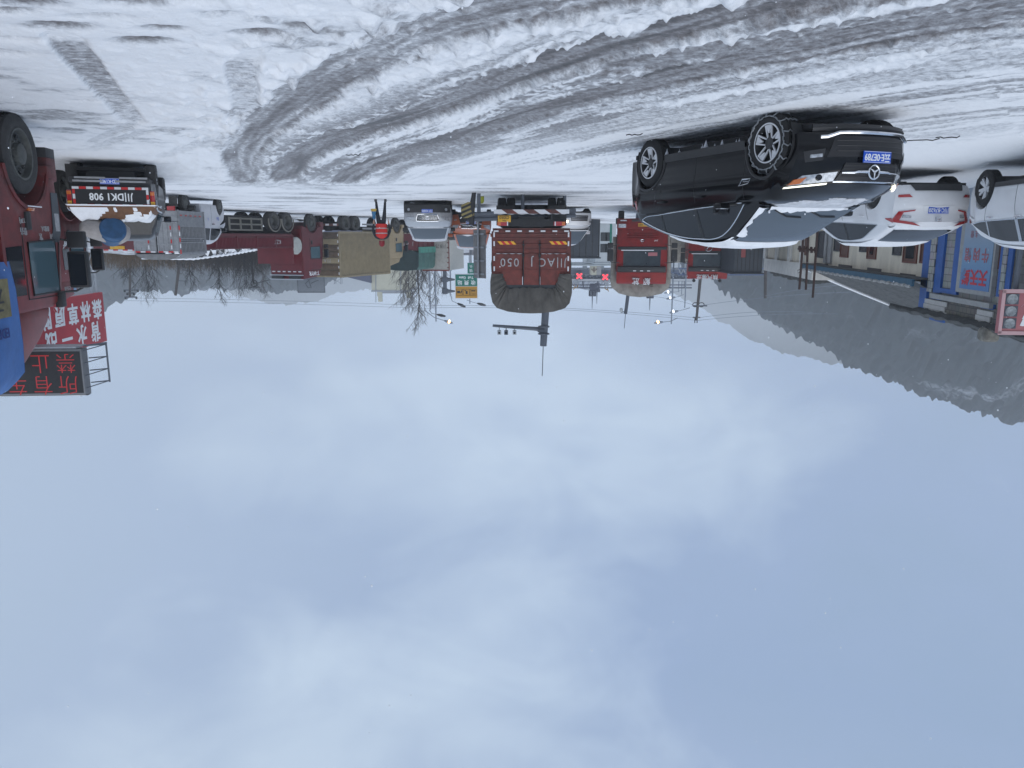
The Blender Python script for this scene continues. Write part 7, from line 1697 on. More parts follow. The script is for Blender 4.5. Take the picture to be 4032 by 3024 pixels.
def dark_cabin():
    x0, x1 = W(3008, 935, 43).x, W(2896, 935, 43).x; zt = W(2950, 1074, 43).z
    r0 = thing('site_cabin', 'dark blue-grey site cabin at the far end of the plaster house', 'cabin', (x0, 43, .2), 0)
    w_ = x1 - x0; b = MB(); b.box(0, w_, 0, 5, -.2, zt - .2, .02)
    b.build('wall', M['hut_dark'], r0)
    for k in range(7): b = MB(); b.box(w_ * k / 7 + .02, w_ * k / 7 + .05, -.015, 0, -.1, zt - .3); b.build('panel_rib', M['chassis'], r0, smooth=None)
    for fx, mm, zl in ((.82, 'pale_steel', 1.9), (.62, 'red_strip', 2.4), (.40, 'pale_steel', 2.0)):
        b = MB(); b.box(w_ * fx, w_ * fx + (.24 if mm == 'red_strip' else .08), -.03, -.016, zl - 1.0, zl + .1); b.build('notice_strip', M[mm], r0, smooth=None)
    b = MB(); b.box(-.08, w_ + .08, -.1, 5.1, zt - .2, zt - .12); b.build('roof', M['hut_dark'], r0, smooth=None)
M['red_strip'] = mat('red_strip', (.22, .05, .05), .6)
dark_cabin()
def simple_block(name, label, cat, pa, pb, yt, D, depth, m_, zb=0.0, extra=None, yaw=0):
    x0, x1 = W(pb, 935, D).x, W(pa, 935, D).x; zt = W((pa + pb) / 2, yt, D).z
    r0 = thing(name, label, cat, (x0, D, .17), yaw); w_ = x1 - x0; zt -= .17
    b = MB(); b.box(0, w_, 0, depth, zb, zt - .1, .02); b.build('wall', M[m_], r0); b = MB(); b.box(-.1, w_ + .1, -.1, depth + .1, zt - .1, zt); b.build('roof', M[m_], r0, smooth=None)
    if extra: extra(r0, w_, zt)
    return r0
def ex1(r0, w_, zt):
    for k in range(5): b = MB(); b.box(w_ * k / 5 + .05, w_ * k / 5 + .1, -.02, 0, 0, zt - .12); b.build('panel_rib', M['chassis'], r0, smooth=None)
simple_block('storage_unit', 'dark box-shaped storage unit behind the small white van', 'container', 2236, 2362, 1018, 62, 6, 'hut_dark', extra=ex1)
def ex2(r0, w_, zt):
    for fx, zc in ((.35, .35), (.6, .35), (.35, .62), (.6, .62)):
        b = MB(); b.box(w_ * fx - .3, w_ * fx + .3, -.03, 0, zt * zc - .4, zt * zc + .4); o = b.build('window', M['dark_window'], r0, smooth=None)
    b = MB(); b.box(w_ * .2, w_ * .3, -.04, 0, .2, zt * .5); b.build('door', M['sign_green'], r0, smooth=None)
simple_block('toll_office', 'pale office block with small windows beside the dark storage unit', 'building', 2345, 2425, 1040, 74, 8, 'white_wall', extra=ex2)
simple_block('toll_canopy', 'low pale flat canopy on posts over the toll lanes', 'canopy', 2232, 2440, 1047, 80, 6, 'white_wall', zb=4.1)
M['pillar_hut'] = mat('pillar_hut', (.25, .25, .27), .7, 0, var=.2); M['teal'] = mat('teal', (.05, .28, .26), .6)
simple_block('shop_hut', 'small pale hut with a teal shopfront behind the orange van', 'building', 1800, 1880, 1005, 82, 6, 'pillar_hut', extra=lambda r0, w_, zt: [MB().box(w_ * a, w_ * a + w_ * .16, -.05, 0, .5, zt * .8).build('shopfront', M[m_], r0, smooth=None) for a, m_ in ((.08, 'teal'), (.30, 'teal'), (.55, 'pole_grey'), (.78, 'pole_grey'))])
# ------------------------------------------------------------------ hills
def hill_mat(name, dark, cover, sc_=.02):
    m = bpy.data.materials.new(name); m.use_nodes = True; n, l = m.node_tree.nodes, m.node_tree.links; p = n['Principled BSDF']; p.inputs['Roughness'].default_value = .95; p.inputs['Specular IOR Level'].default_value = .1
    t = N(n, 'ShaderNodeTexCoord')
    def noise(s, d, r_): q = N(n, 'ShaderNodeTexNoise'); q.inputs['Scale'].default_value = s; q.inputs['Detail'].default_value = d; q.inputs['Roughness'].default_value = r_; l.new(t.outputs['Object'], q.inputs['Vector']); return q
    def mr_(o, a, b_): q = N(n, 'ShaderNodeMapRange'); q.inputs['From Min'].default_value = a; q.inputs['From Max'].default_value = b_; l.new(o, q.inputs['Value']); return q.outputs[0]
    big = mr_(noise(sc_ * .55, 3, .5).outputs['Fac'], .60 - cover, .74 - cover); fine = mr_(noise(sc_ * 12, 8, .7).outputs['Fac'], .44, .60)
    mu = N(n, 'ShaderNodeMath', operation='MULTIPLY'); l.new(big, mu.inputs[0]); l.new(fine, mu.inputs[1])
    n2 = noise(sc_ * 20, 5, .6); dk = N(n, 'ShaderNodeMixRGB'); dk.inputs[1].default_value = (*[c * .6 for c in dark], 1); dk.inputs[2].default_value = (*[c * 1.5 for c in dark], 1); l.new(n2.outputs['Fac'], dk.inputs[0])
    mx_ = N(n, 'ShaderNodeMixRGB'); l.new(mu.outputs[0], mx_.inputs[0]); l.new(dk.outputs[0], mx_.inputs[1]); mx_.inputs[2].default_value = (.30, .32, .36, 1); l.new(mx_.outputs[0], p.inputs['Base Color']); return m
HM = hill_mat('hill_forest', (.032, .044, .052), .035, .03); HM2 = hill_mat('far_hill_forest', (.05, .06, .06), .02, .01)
def hill(name, label, ridge, D, depth, mat_, rough=1.0, n=260, rows=34, zb=-3):
    """ridge: picture points of the skyline, at distance D; slopes fall towards us and away over `depth` metres"""
    P = sorted([W(x, y, D) for x, y in ridge], key=lambda p: p.x); xs_ = np.array([p.x for p in P]); zs = np.array([p.z for p in P])
    X = np.linspace(xs_[0], xs_[-1], n); V = np.linspace(-1, 1.0, rows); XX, VV = np.meshgrid(X, V, indexing='ij')
    top = np.interp(XX, xs_, zs); prof = 1 - np.abs(VV) ** 1.35
    Y = D + VV * depth; sx_ = XX * (1 + VV * depth / D * .6)
    H = zb + (top - zb) * prof; spur = (fbm(XX / (depth * .35) + 7, Y / (depth * .5), 4, .55) - .5) * (np.abs(VV) > .02)
    H = H + spur * (top - zb) * .55 * np.sin(np.pi * np.clip(np.abs(VV), 0, 1))
    H = H + (fbm(XX * .09, Y * .09, 3, .7) - .5) * rough * 7 * (prof > .02) * (D / 300) + (vnoise(XX * .8 * 300 / D, Y * .3) - .5) * rough * 3.6 * (D / 300)
    me = bpy.data.meshes.new(name); i = np.arange(n - 1)[:, None]; j = np.arange(rows - 1)[None, :]; Fq = np.stack([i * rows + j, (i + 1) * rows + j, (i + 1) * rows + j + 1, i * rows + j + 1], -1).reshape(-1, 4)
    me.from_pydata(np.stack([sx_.ravel(), Y.ravel(), H.ravel()], 1).tolist(), [], Fq.tolist()); me.materials.append(mat_); me.shade_smooth()
    o = bpy.data.objects.new(name, me); COL.objects.link(o); return tag(o, label, name.split('.')[0], kind='structure')
hill('hill', 'dark wooded hillside with snow patches rising behind the plaster house',
    [(2560, 960), (2700, 1045), (2790, 1085), (2871, 1150), (2990, 1245), (3099, 1305), (3208, 1352), (3336, 1425), (3464, 1482), (3555, 1518), (3646, 1542), (3737, 1578), (3828, 1610), (3930, 1640), (4032, 1672), (4500, 1790), (5200, 1800)], 330, 150, HM, 1.0, n=900, rows=60)
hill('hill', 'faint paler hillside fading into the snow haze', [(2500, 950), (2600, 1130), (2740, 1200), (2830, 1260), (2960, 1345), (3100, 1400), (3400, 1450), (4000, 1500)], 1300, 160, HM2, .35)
hill('hill', 'low grey wooded hill behind the trucks', [(-600, 1350), (-200, 1300), (200, 1280), (401, 1209), (464, 1178), (515, 1161), (573, 1134), (632, 1132), (688, 1142), (800, 1143), (912, 1139), (1000, 1138), (1120, 1142), (1200, 1130), (1290, 1110), (1340, 1088), (1400, 1040), (1500, 960)], 420, 150, HM, 1.0, n=700, rows=40)
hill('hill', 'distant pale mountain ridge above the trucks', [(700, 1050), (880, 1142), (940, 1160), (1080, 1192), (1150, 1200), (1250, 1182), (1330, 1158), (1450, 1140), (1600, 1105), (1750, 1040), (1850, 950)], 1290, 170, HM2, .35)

# snowy bank, brush and road embankment on the right
def bank():
    X = np.linspace(0, 1, 150); V = np.linspace(0, 1, 30)
    b = MB()
    def fn(u, v):
        x = 17 + 42 * u; y = 58 + 20 * v - 6 * u; h = 2.6 * min(1, v * 1.6) * float(sstep(0, .12, u)) * float(sstep(1.0, .3, u) * .5 + .6)
        return (x, y, .1 + h + .35 * float(fbm(np.array([x * .7]), np.array([y * .7]), 4, .6)[0]) * (v > .05))
    b.grid(fn, lin(0, 1, 110), lin(0, 1, 26)); b.grid(lambda u, v: (*fn(u, 1)[:2], fn(u, 1)[2] * (1 - v)), lin(0, 1, 30), lin(0, 1, 2))
    o = b.build('snow_bank', M['bank_snow'], None, smooth=60); tag(o, 'snowy earth bank rising behind the parked trucks', 'bank', kind='structure')
M['bank_snow'] = mat('bank_snow', (.60, .62, .65), .85, 0, var=.72, scale=1.1, bump=.8, bscale=2)
bank()
def embank():
    r0 = thing('stone_wall', 'dark stone retaining wall with a snowy top behind the long truck', 'wall', (0, 0, 0))
    pts = [W(560, 1015, 62), W(760, 1018, 62), W(900, 1000, 60), W(1010, 980, 58), W(1120, 960, 56)]
    b = MB(); n = 60
    def top(i):
        t = i / (n - 1) * (len(pts) - 1); k = min(int(t), len(pts) - 2); return pts[k].lerp(pts[k + 1], t - k)
    def fn(i, j):
        p = top(i); h = p.z * (1 - j / 7); return (p.x + .25 * math.sin(i * 2.7 + j), p.y - .35 * j + .3 * math.sin(i * 1.9 + j * 2.2), h)
    b.grid(fn, range(n), range(8)); b.grid(lambda i, j: (top(i).x, top(i).y + j * 2.0, top(i).z - j * .5), range(n), range(3)); b.build('stone_face', M['bank_rock'], r0, smooth=30)
    b = MB(); b.tube([top(i) + Vector((0, -.05, .02 + .04 * math.sin(i * 3.1))) for i in range(n)], .11, 6); b.build('snow_top', M['snow'], r0, smooth=60)
M['bank_rock'] = mat('bank_rock', (.06, .06, .062), .9, 0, var=.5, scale=1.5, bump=.8, bscale=3, snow=.75)
embank()
def twigmass(name, label, cat, cx, cy, rx, ry, h, n, m_, zb=0, seed=1, lean=.35, top=None):
    """thicket: many thin tapered stems with side twigs, spread through its whole volume"""
    rnd = random.Random(seed); b = MB()
    for k in range(n):
        x = cx + rnd.uniform(-rx, rx); y = cy + rnd.uniform(-ry, ry); hh = h * rnd.uniform(.45, 1.05) * (top((x - cx) / rx) if top else 1); lx, ly = rnd.uniform(-lean, lean) * hh, rnd.uniform(-lean, lean) * hh
        w_ = .012 + .012 * rnd.random(); z0 = zb
        p0, p1 = Vector((x, y, z0)), Vector((x + lx, y + ly, z0 + hh)); m1 = p0.lerp(p1, .5) + Vector((lx * .2, 0, 0))
        for a, c, w0 in ((p0, m1, w_), (m1, p1, w_ * .7)): b.add([a + Vector((-w0, 0, 0)), a + Vector((w0, 0, 0)), c + Vector((w0 * .6, 0, 0)), c + Vector((-w0 * .6, 0, 0))], [(0, 1, 2, 3)])
        for q in range(7):
            a = p0.lerp(p1, rnd.uniform(.25, .98)); c = a + Vector((rnd.uniform(-.5, .5), rnd.uniform(-.5, .5), rnd.uniform(.05, .5))) * h * .32
            b.add([a + Vector((-.008, 0, -.008)), a + Vector((.008, 0, .008)), c], [(0, 1, 2)])
            d = a.lerp(c, .6) + Vector((rnd.uniform(-.2, .2), 0, rnd.uniform(0, .2))) * h * .3; e_ = a.lerp(c, .5); b.add([e_ + Vector((-.006, 0, 0)), e_ + Vector((.006, 0, 0)), d], [(0, 1, 2)])
    o = b.build(name, m_, None, smooth=None, recalc=False); return tag(o, label, cat, kind='stuff')
brown = mat('brush_brown', (.13, .085, .045), .9, 0, var=.5, scale=3); darkb = mat('brush_dark', (.05, .046, .047), .9, 0, var=.4, scale=3)
p = W(520, 1040, 74); twigmass('brushwood', 'brown dry brushwood along the snowy bank top', 'brush', W(560, 935, 72).x, 72, 10.5, 3, 2.2, 2100, brown, zb=2.3, seed=3)
twigmass('brushwood', 'dark leafless thicket behind the long maroon truck', 'brush', W(900, 935, 66).x, 68, 5.5, 4, 3.5, 1900, darkb, zb=1.0, seed=8, top=lambda u: .75 + .35 * math.cos(u * 1.4))
twigmass('brushwood', 'low brown scrub sprinkled on the bank beside the red truck', 'brush', W(470, 935, 60).x, 61, 6, 3, 1.0, 420, brown, zb=1.0, seed=11)

# ------------------------------------------------------------------ bare trees
def tree(label, px, D, ytop, seed, spread=.38, lv=5, droop=0.0, group=None, m_='bark', z0=.1, thick=1.0):
    p = W(px, ytop, D); H = p.z - z0; rnd = random.Random(seed)
    r0 = thing('bare_tree', label, 'tree', (p.x, D, z0), rnd.uniform(0, 6), group)
    tk = MB(); br = MB(); n_tr = 9; tr = [Vector((0, 0, 0))]
    for k in range(n_tr): tr.append(tr[-1] + Vector((rnd.uniform(-.03, .03) * H / 3, rnd.uniform(-.03, .03) * H / 3, H / n_tr)))
    R0 = H * .014 * thick; tk.tube(tr, [R0 * (1 - .88 * i / n_tr) for i in range(n_tr + 1)], 7)
    def grow(p0, d, L, r_, lev):
        pts = [p0]; dd = d.copy()
        for k in range(4):
            dd = (dd + Vector((rnd.uniform(-.22, .22), rnd.uniform(-.22, .22), rnd.uniform(-.08, .16) - droop))).normalized(); pts.append(pts[-1] + dd * L / 4)
        br.tube(pts, [r_, r_ * .85, r_ * .7, r_ * .55, r_ * .4], 4 if lev > 1 else 3, cap=False)
        if lev <= 0: return
        for k in range(3 if lev > 1 else 4):
            i = 1 + (k % 4) if lev < 3 else 1 + k; i = min(i, 4); a = rnd.uniform(0, 6.28); side = Vector((math.cos(a), math.sin(a), rnd.uniform(.0, .5)))
            grow(pts[i], (dd * .9 + side * rnd.uniform(.5, .95)).normalized(), L * rnd.uniform(.50, .74), r_ * .60, lev - 1)
    nb = 15
    for k in range(nb):
        t = .18 + .8 * k / nb; i = t * n_tr; q = tr[int(i)].lerp(tr[min(int(i) + 1, n_tr)], i % 1); a = k * 2.4 + rnd.uniform(-.4, .4); up = .6 + .8 * t
        L = H * spread * (1.0 - .72 * t) * rnd.uniform(.75, 1.15) + .25
        grow(q, Vector((math.cos(a), math.sin(a), up)).normalized(), L, R0 * (.42 - .28 * t) + .009, 4 if lv >= 5 else 3)
    tk.build('trunk', M[m_], r0, smooth=60); br.build('crown', M[m_], r0, smooth=60, recalc=False)
tree('tall narrow bare tree beside the green toll gate sign', 1652, 72, 1298, 2, .27, 5, group='bare trees behind the trucks')
tree('bare twiggy tree just left of the tall narrow one, seen towards the toll sign', 1712, 84, 1190, 5, .34, 5, group='bare trees behind the trucks')
tree('low bare tree in front of the cream roof building', 1612, 78, 1200, 9, .36, 5, group='bare trees behind the trucks')
tree('thin bare tree standing tallest in the dark thicket', 872, 66, 1188, 4, .22, 4, m_='bark_dark', group='bare trees on the bank')
tree('broad dark tree with snow on its boughs above the long maroon truck', 968, 64, 1122, 6, .55, 5, m_='bark_dark', group='bare trees on the bank')
tree('small bare tree between the thicket and the leaning pole', 762, 72, 1125, 7, .34, 4, m_='bark_dark', group='bare trees on the bank')
tree('sprawling bare tree on the bank beside the slogan board', 580, 72, 1142, 12, .62, 4, m_='bark_dark', z0=1.5, group='bare trees on the bank')
tree('faint grey bare tree above the cab of the long maroon truck', 1042, 92, 1162, 13, .30, 4, m_='bark', group='bare trees on the bank')
tree('small dark tree on the bank top beside the red cab', 500, 80, 1100, 15, .5, 4, m_='bark_dark', z0=2.0, group='bare trees on the bank')

# ------------------------------------------------------------------ poles, lamps, wires
def pole(name, label, cat, px0, y0, px1, y1, D, r0_, r1_, m_='pole_grey', extra=None, group=None, zb=.15):
    top = W(px1, y1, D); bot = W(px0, y0, D); d = (top - bot); f = (zb - bot.z) / d.z; base = bot + d * f
    o = thing(name, label, cat, (base.x, D, zb), 0, group); v = top - Vector((base.x, D, zb)); b = MB(); b.tube([(0, 0, 0), tuple(v)], [r0_, r1_], 10); b.build('post', M[m_], o)
    if extra: extra(o, v)
    return o
def cctv(o, v):
    top = v; rel = lambda px, py: W(px, py, 40) - o.location
    b = MB(); b.tube([top, rel(2135, 1480)], .025, 6); b.build('lightning_rod', M['pole_grey'], o)
    c_ = rel(2141, 1300); b = MB(); b.lathe([(.16, -.25), (.30, -.22), (.30, -.16), (.17, -.12), (.17, .12), (.30, .16), (.30, .22), (.16, .25)], c_, (0, 0, 1), 12); b.build('collar', M['pole_grey'], o)
    a = rel(1940, 1282); s = rel(2128, 1296); b = MB(); b.tube([s, a], [.11, .07], 8); b.tube([c_, c_.lerp(a, .12)], [.24, .11], 8); b.build('arm', M['pole_grey'], o)
    for k, px in enumerate((1966, 1993, 2026)):
        q = rel(px, 1290); b = MB(); b.tube([q + Vector((0, 0, -.02)), q + Vector((0, 0, .14))], .025, 5); b.box(q.x - .10, q.x + .10, q.y - .22, q.y + .16, q.z + .14, q.z + .36, .03); cm = b.build('camera', M['white_wall'] if k != 1 else M['pole_grey'], o)
        b = MB(); b.lathe([(.06, 0), (.06, .03), (.001, .03)], (q.x, q.y - .22, q.z + .25), (0, -1, 0), 10); b.build('lens', M['glass'], cm)
pole('camera_pole', 'tall grey pole with three cameras on its side arm above the cargo truck', 'pole', 2149, 1210, 2139, 1362, 40, .26, .18, extra=cctv)
def cam2(o, v):
    rel = lambda px, py: W(px, py, 46) - o.location
    b = MB(); b.tube([v, rel(2458, 1293)], .02, 6); b.build('lightning_rod', M['pole_grey'], o)
    q = rel(2462, 1228); b = MB(); b.tube([q, q + Vector((.26, 0, 0))], .03, 5); b.tube([q + Vector((.22, 0, -.05)), q + Vector((.22, 0, .05))], .06, 6); b.build('bracket', M['pole_grey'], o)
    q = rel(2446, 1221); b = MB(); b.lathe([(.001, .14), (.07, .12), (.10, .04), (.10, -.04), (.07, -.12), (.001, -.14)], q, (0, 0, 1), 12, close=False); b.build('dome_camera', M['white_wall'], o)
pole('camera_pole', 'slimmer dark pole with one dome camera above the tarp covered truck', 'pole', 2473, 1157, 2463, 1236, 46, .12, .10, extra=cam2)
def util(o, v):
    rel = lambda px, py: W(px, py, 62) - o.location
    for y_ in (1204, 1250): q = rel(2745, y_); b = MB(); b.box(q.x - .55 * (y_ < 1210) - .25, q.x + .35, q.y - .05, q.y + .05, q.z - .05, q.z + .05); b.build('cross_arm', M['pole_grey'], o)
    for px in (2738, 2762): q = rel(px, 1200); b = MB(); b.tube([q + Vector((.22 * math.cos(a), 0, .17 * math.sin(a))) for a in lin(0, 6.283, 15)[:-1]], .035, 5, closed=True); b.build('cable_coil', M['plastic'], o)
    for px in (2736, 2745): q = rel(px, 1262); b = MB(); b.tube([q - Vector((0, 0, .25)), q + Vector((0, 0, .2))], .04, 6); b.build('insulator', M['plastic'], o)
pole('utility_pole', 'dark utility pole with cable coils rising behind the farther red lorry', 'pole', 2757, 1100, 2742, 1262, 62, .16, .10, 'bark', extra=util)
pole('utility_pole', 'plain brown pole above the end of the plaster house', 'pole', 3014, 1075, 3013, 1174, 56, .13, .10, 'bark')
def util3(o, v):
    for f, w_ in ((.995, .75), (.94, .45), (.90, .9)):
        q = v * f; b = MB(); b.box(q.x - w_, q.x + w_ * .7, -.06, .06, q.z - .06, q.z + .06); b.build('cross_arm', M['pole_grey'], o)
        for sx_ in (-w_ * .9, w_ * .6): b = MB(); b.lathe([(.001, -.10), (.09, -.09), (.11, 0), (.09, .09), (.001, .10)], (q.x + sx_, 0, q.z + .12), (0, 0, 1), 8, close=False); b.build('insulator', M['plastic'], o)
pole('utility_pole', 'short pole with insulators standing before the wooded hill by the slogan board', 'pole', 512, 1080, 511, 1171, 80, .14, .10, 'bark', extra=util3)
def lean(o, v): q = v * .8; b = MB(); b.tube([q, q + Vector((-.9, 0, .05))], .03, 5); b.build('stay', M['pole_grey'], o)
pole('utility_pole', 'leaning bare pole between the thicket trees', 'pole', 702, 1070, 691, 1163, 70, .15, .11, 'bark', extra=lean)
def frame3():
    D = 24.0; pt = [(3165, 911, 3147, 1140), (3184, 902, 3173, 1141), (3221, 878, 3200, 1172)]; base = W(3175, 935, D)
    for i, (xa, ya, xb, yb) in enumerate(pt):
        t = W(xb, yb, D); bq = W(xa, ya, D); d = t - bq; b0 = bq + d * ((.1 - bq.z) / d.z)
        r0 = thing('rusty_pole', ['rusty pole with a hook, leftmost of the three by the plaster house on the source picture', 'rusty pole in the middle of the three beside the plaster house', 'tallest of the three rusty poles beside the plaster house'][i] if i else 'rusty pole with a small hook beside the plaster house', 'pole', tuple(b0), 0, 'rusty poles by the plaster house')
        b = MB(); b.tube([(0, 0, 0), tuple(t - b0)], [.042, .036], 8); b.build('post', M['rust_pole'], r0)
        if i == 0: q = (t - b0) * .82; b = MB(); b.tube([q, q + Vector((.08, 0, .06)), q + Vector((.09, 0, -.03)), q + Vector((.02, 0, -.06))], .012, 5); b.build('hook', M['rust_pole'], r0)
    a, c = W(3142, 979, D), W(3218, 986, D); b = MB(); b.tube([a, c], .035, 7)
    for k in range(5): q = a.lerp(c, (k + .5) / 5); b.tube([q + Vector((0, .04, -.08)), q + Vector((0, -.04, .08))], .045, 5)
    o = b.build('lashed_bar', M['rust_pole'], None); tag(o, 'rusty bar lashed across the three rusty poles', 'bar')
M['rust_pole'] = mat('rust_pole', (.055, .03, .025), .8, 0, var=.4, scale=12)
frame3()
def lamp(label, base_px, arm0, mid, head, D, lit, group='street lamps by the toll gate', thin=.06, ytop=None, both=None):
    b0 = W(base_px, 1000, D); z0 = .15; r0 = thing('street_lamp', label, 'lamp', (b0.x, D, z0), 0, group); rel = lambda q: W(q[0], q[1], D) - r0.location
    top = rel((base_px, ytop)) if ytop else rel(arm0); b = MB(); b.tube([(0, 0, 0), (0, 0, top.z)], [thin * 1.4, thin], 8); b.build('post', M['far_pole'], r0)
    b = MB(); b.tube([rel(arm0), rel(mid), rel(head)], [thin * .8, thin * .6, thin * .5], 6); b.build('arm', M['far_pole'], r0)
    h_ = rel(head); d = (rel(head) - rel(mid)).normalized(); s_ = D / 70
    b = MB(); b.lathe([(.001, -.05 * s_), (.09 * s_, .1 * s_), (.14 * s_, .45 * s_), (.08 * s_, .8 * s_), (.001, .85 * s_)], h_, d, 10, close=False); hd = b.build('lamp_head', M['plastic'] if not lit else M['far_pole'], r0)
    if lit: b = MB(); c_ = h_ + d * .5 * s_; b.lathe([(.001, -.10 * s_), (.13 * s_, -.05 * s_), (.15 * s_, .0), (.13 * s_, .06 * s_), (.001, .10 * s_)], c_ + Vector((0, -.05, -.06 * s_)), d, 12, close=False); b.build('bulb', M['street_on'] if lit == 1 else M['white_on'], hd)
M['far_pole'] = mat('far_pole', (.22, .25, .29), .6, .1)
lamp('street lamp glowing orange beside the tall bare tree', 1712, (1672, 1222), (1710, 1250), (1748, 1262), 70, 1, ytop=1266)
lamp('unlit dark street lamp just under the orange one', 1690, (1690, 1220), (1700, 1234), (1719, 1238), 76, 0)
lamp('unlit street lamp curving above the toll gate sign', 1772, (1772, 1150), (1780, 1185), (1800, 1194), 74, 0)
lamp('faint grey street lamp beyond the toll gate sign', 1848, (1838, 1181), (1855, 1188), (1878, 1194), 100, 0, ytop=1196)
lamp('street lamp glowing orange between the two red cabs', 2654, (2668, 1252), (2640, 1265), (2612, 1268), 74, 1, ytop=1276)
lamp('street lamp with white light, tallest behind the orange one', 2705, (2716, 1212), (2690, 1220), (2672, 1224), 86, 2)
lamp('small far street lamp with white light', 2690, (2692, 1160), (2670, 1168), (2660, 1170), 110, 2)
lamp('smallest and farthest street lamp with white light', 2678, (2680, 1144), (2662, 1149), (2652, 1150), 135, 2)
for i, (px, y) in enumerate(((2672, 1150), (2700, 1171), (1578, 1200), (1480, 1191))):
    pole('thin_mast', ['thin grey mast behind the farther street lamps', 'thin taller mast near the red lorry horns', 'thin mast above the cream roof building, beside its right post', 'thin mast above the cream roof building, by its left post'][i], 'mast', px, 1050, px, y, 120, .10, .05, 'far_pole', group='thin masts on the skyline')
def wires():
    specs = [((60, 1172), (1700, 1205), 78, 8), ((60, 1180), (1700, 1215), 78, 6), ((1700, 1203), (2745, 1252), 66, 10), ((1700, 1212), (2745, 1262), 66, 12), ((2745, 1205), (3350, 1150), 60, 6), ((2745, 1252), (3200, 1230), 60, 8), ((2745, 1262), (3300, 1236), 60, 6), ((3014, 1165), (3560, 1120), 50, 10), ((2550, 1165), (2745, 1205), 66, 4)]
    labs = ['upper thin wire over the right-hand trucks', 'lower thin wire over the right-hand trucks', 'upper wire crossing the sky behind the camera pole', 'lower wire crossing the sky behind the camera pole', 'cable from the coils of the utility pole to the hillside', 'wire from the utility pole passing across the hill, upper', 'wire from the top of the utility pole, highest on the hill', 'cable drooping above the plaster house', 'short cable from the utility pole towards the toll gate']
    for (a, c, D, sag), lb in zip(specs, labs):
        pa, pc = W(*a, D), W(*c, D * .97); b = MB(); b.tube([pa.lerp(pc, t) - Vector((0, 0, 4 * t * (1 - t) * sag * .03)) for t in lin(0, 1, 14)], .014, 4); tag(b.build('overhead_wire', M['far_pole'], None), lb, 'wire', 'overhead wires')
wires()

# ------------------------------------------------------------------ toll gate, its signs and ornaments
M['gate_grey'] = mat('gate_grey', (.20, .22, .25), .7, 0, var=.1); M['gate_dark'] = mat('gate_dark', (.10, .11, .14), .7)
def toll_gate():
    D = 96; xa, xb = W(2740, 935, D).x, W(2215, 935, D).x; r0 = thing('toll_gate', 'long grey toll gate beam with a row of scroll ornaments and two rails on top', 'gate', (xa, D, .15)); w_ = xb - xa
    Z = lambda y_: W(2300, y_, D).z - .15
    b = MB(); b.box(0, w_, 0, 7, Z(1062), Z(1108)); b.build('beam', M['gate_grey'], r0, smooth=None)
    b = MB(); b.box(-.1, w_ + .1, -.25, 0, Z(1098), Z(1106)); b.build('cornice', M['pale_steel'], r0, smooth=None)
    b = MB(); b.box(0, w_, -.12, 0, Z(1062), Z(1079)); b.build('lower_band', M['gate_dark'], r0, smooth=None)
    k = .6
    while k < w_ - .5:
        b = MB(); zc = Z(1089)
        b.tube([(k + .28 * math.cos(a) * (1 - a / 14), -.05, zc + .28 * math.sin(a) * (1 - a / 14)) for a in lin(0, 8, 16)], .05, 4); b.tube([(k + .2, -.05, zc - .1), (k + .6, -.05, zc + .15)], .05, 4); b.build('scroll', M['gate_dark'], r0); k += .82
    for y0, y1 in ((1122, 1126), (1133, 1138)): b = MB(); b.box(0, w_, 1.0, 1.2, Z(y0), Z(y1)); b.build('rail', M['gate_dark'], r0, smooth=None)
    b = MB()
    for i in range(9): x_ = w_ * (i + .5) / 9; b.tube([(x_, 1.1, Z(1106)), (x_, 1.1, Z(1136))], .10, 5)
    b.build('rail_posts', M['far_grey'], r0)
    for i in range(8): b = MB(); x_ = .8 + i * (w_ - 1.6) / 7; b.box(x_ - .25, x_ + .25, .8, 1.6, -.2, Z(1064)); b.build('column', M['white_wall'], r0, smooth=None)
    cx = W(2318, 935, D).x - xa; b = MB(); span = 6.4
    for k in range(42):
        x_ = cx - span / 2 + span * k / 41; h = 1.15 * (1 - abs((k - 21.5) / 22) ** 1.3); b.ext([(x_, Z(1106)), (x_ + .07, Z(1106)), (x_ - .12, Z(1106) + h), (x_ - .19, Z(1106) + h)], 'y', -.05, .25)
    b.build('fan_crest', M['blue_grey'], r0, smooth=None)
    for px, y_ in ((2281, 1087), (2383, 1091), (2626, 1102)):
        c_ = W(px, y_, D - .5) - r0.location; s = .30; o = thing('lane_signal', {2281: 'red cross lane signal on the toll gate nearest the cargo truck', 2383: 'red cross lane signal beside the tarp covered truck', 2626: 'red lane signal between the two red cabs'}[px], 'signal', tuple(c_ + r0.location), 0, 'lane signals on the toll gate')
        b = MB(); b.box(-.42, .42, 0, .15, -.42, .42); b.build('housing', M['board_grey'], o, smooth=None)
        for sg in (1, -1): b = MB(); b.tube([(-s, -.03, -s * sg), (s, -.03, s * sg)], .075, 5); b.build('cross_bar', M['signal'], o)
M['blue_grey'] = mat('blue_grey', (.075, .085, .13), .6, 0, var=.1)
toll_gate()
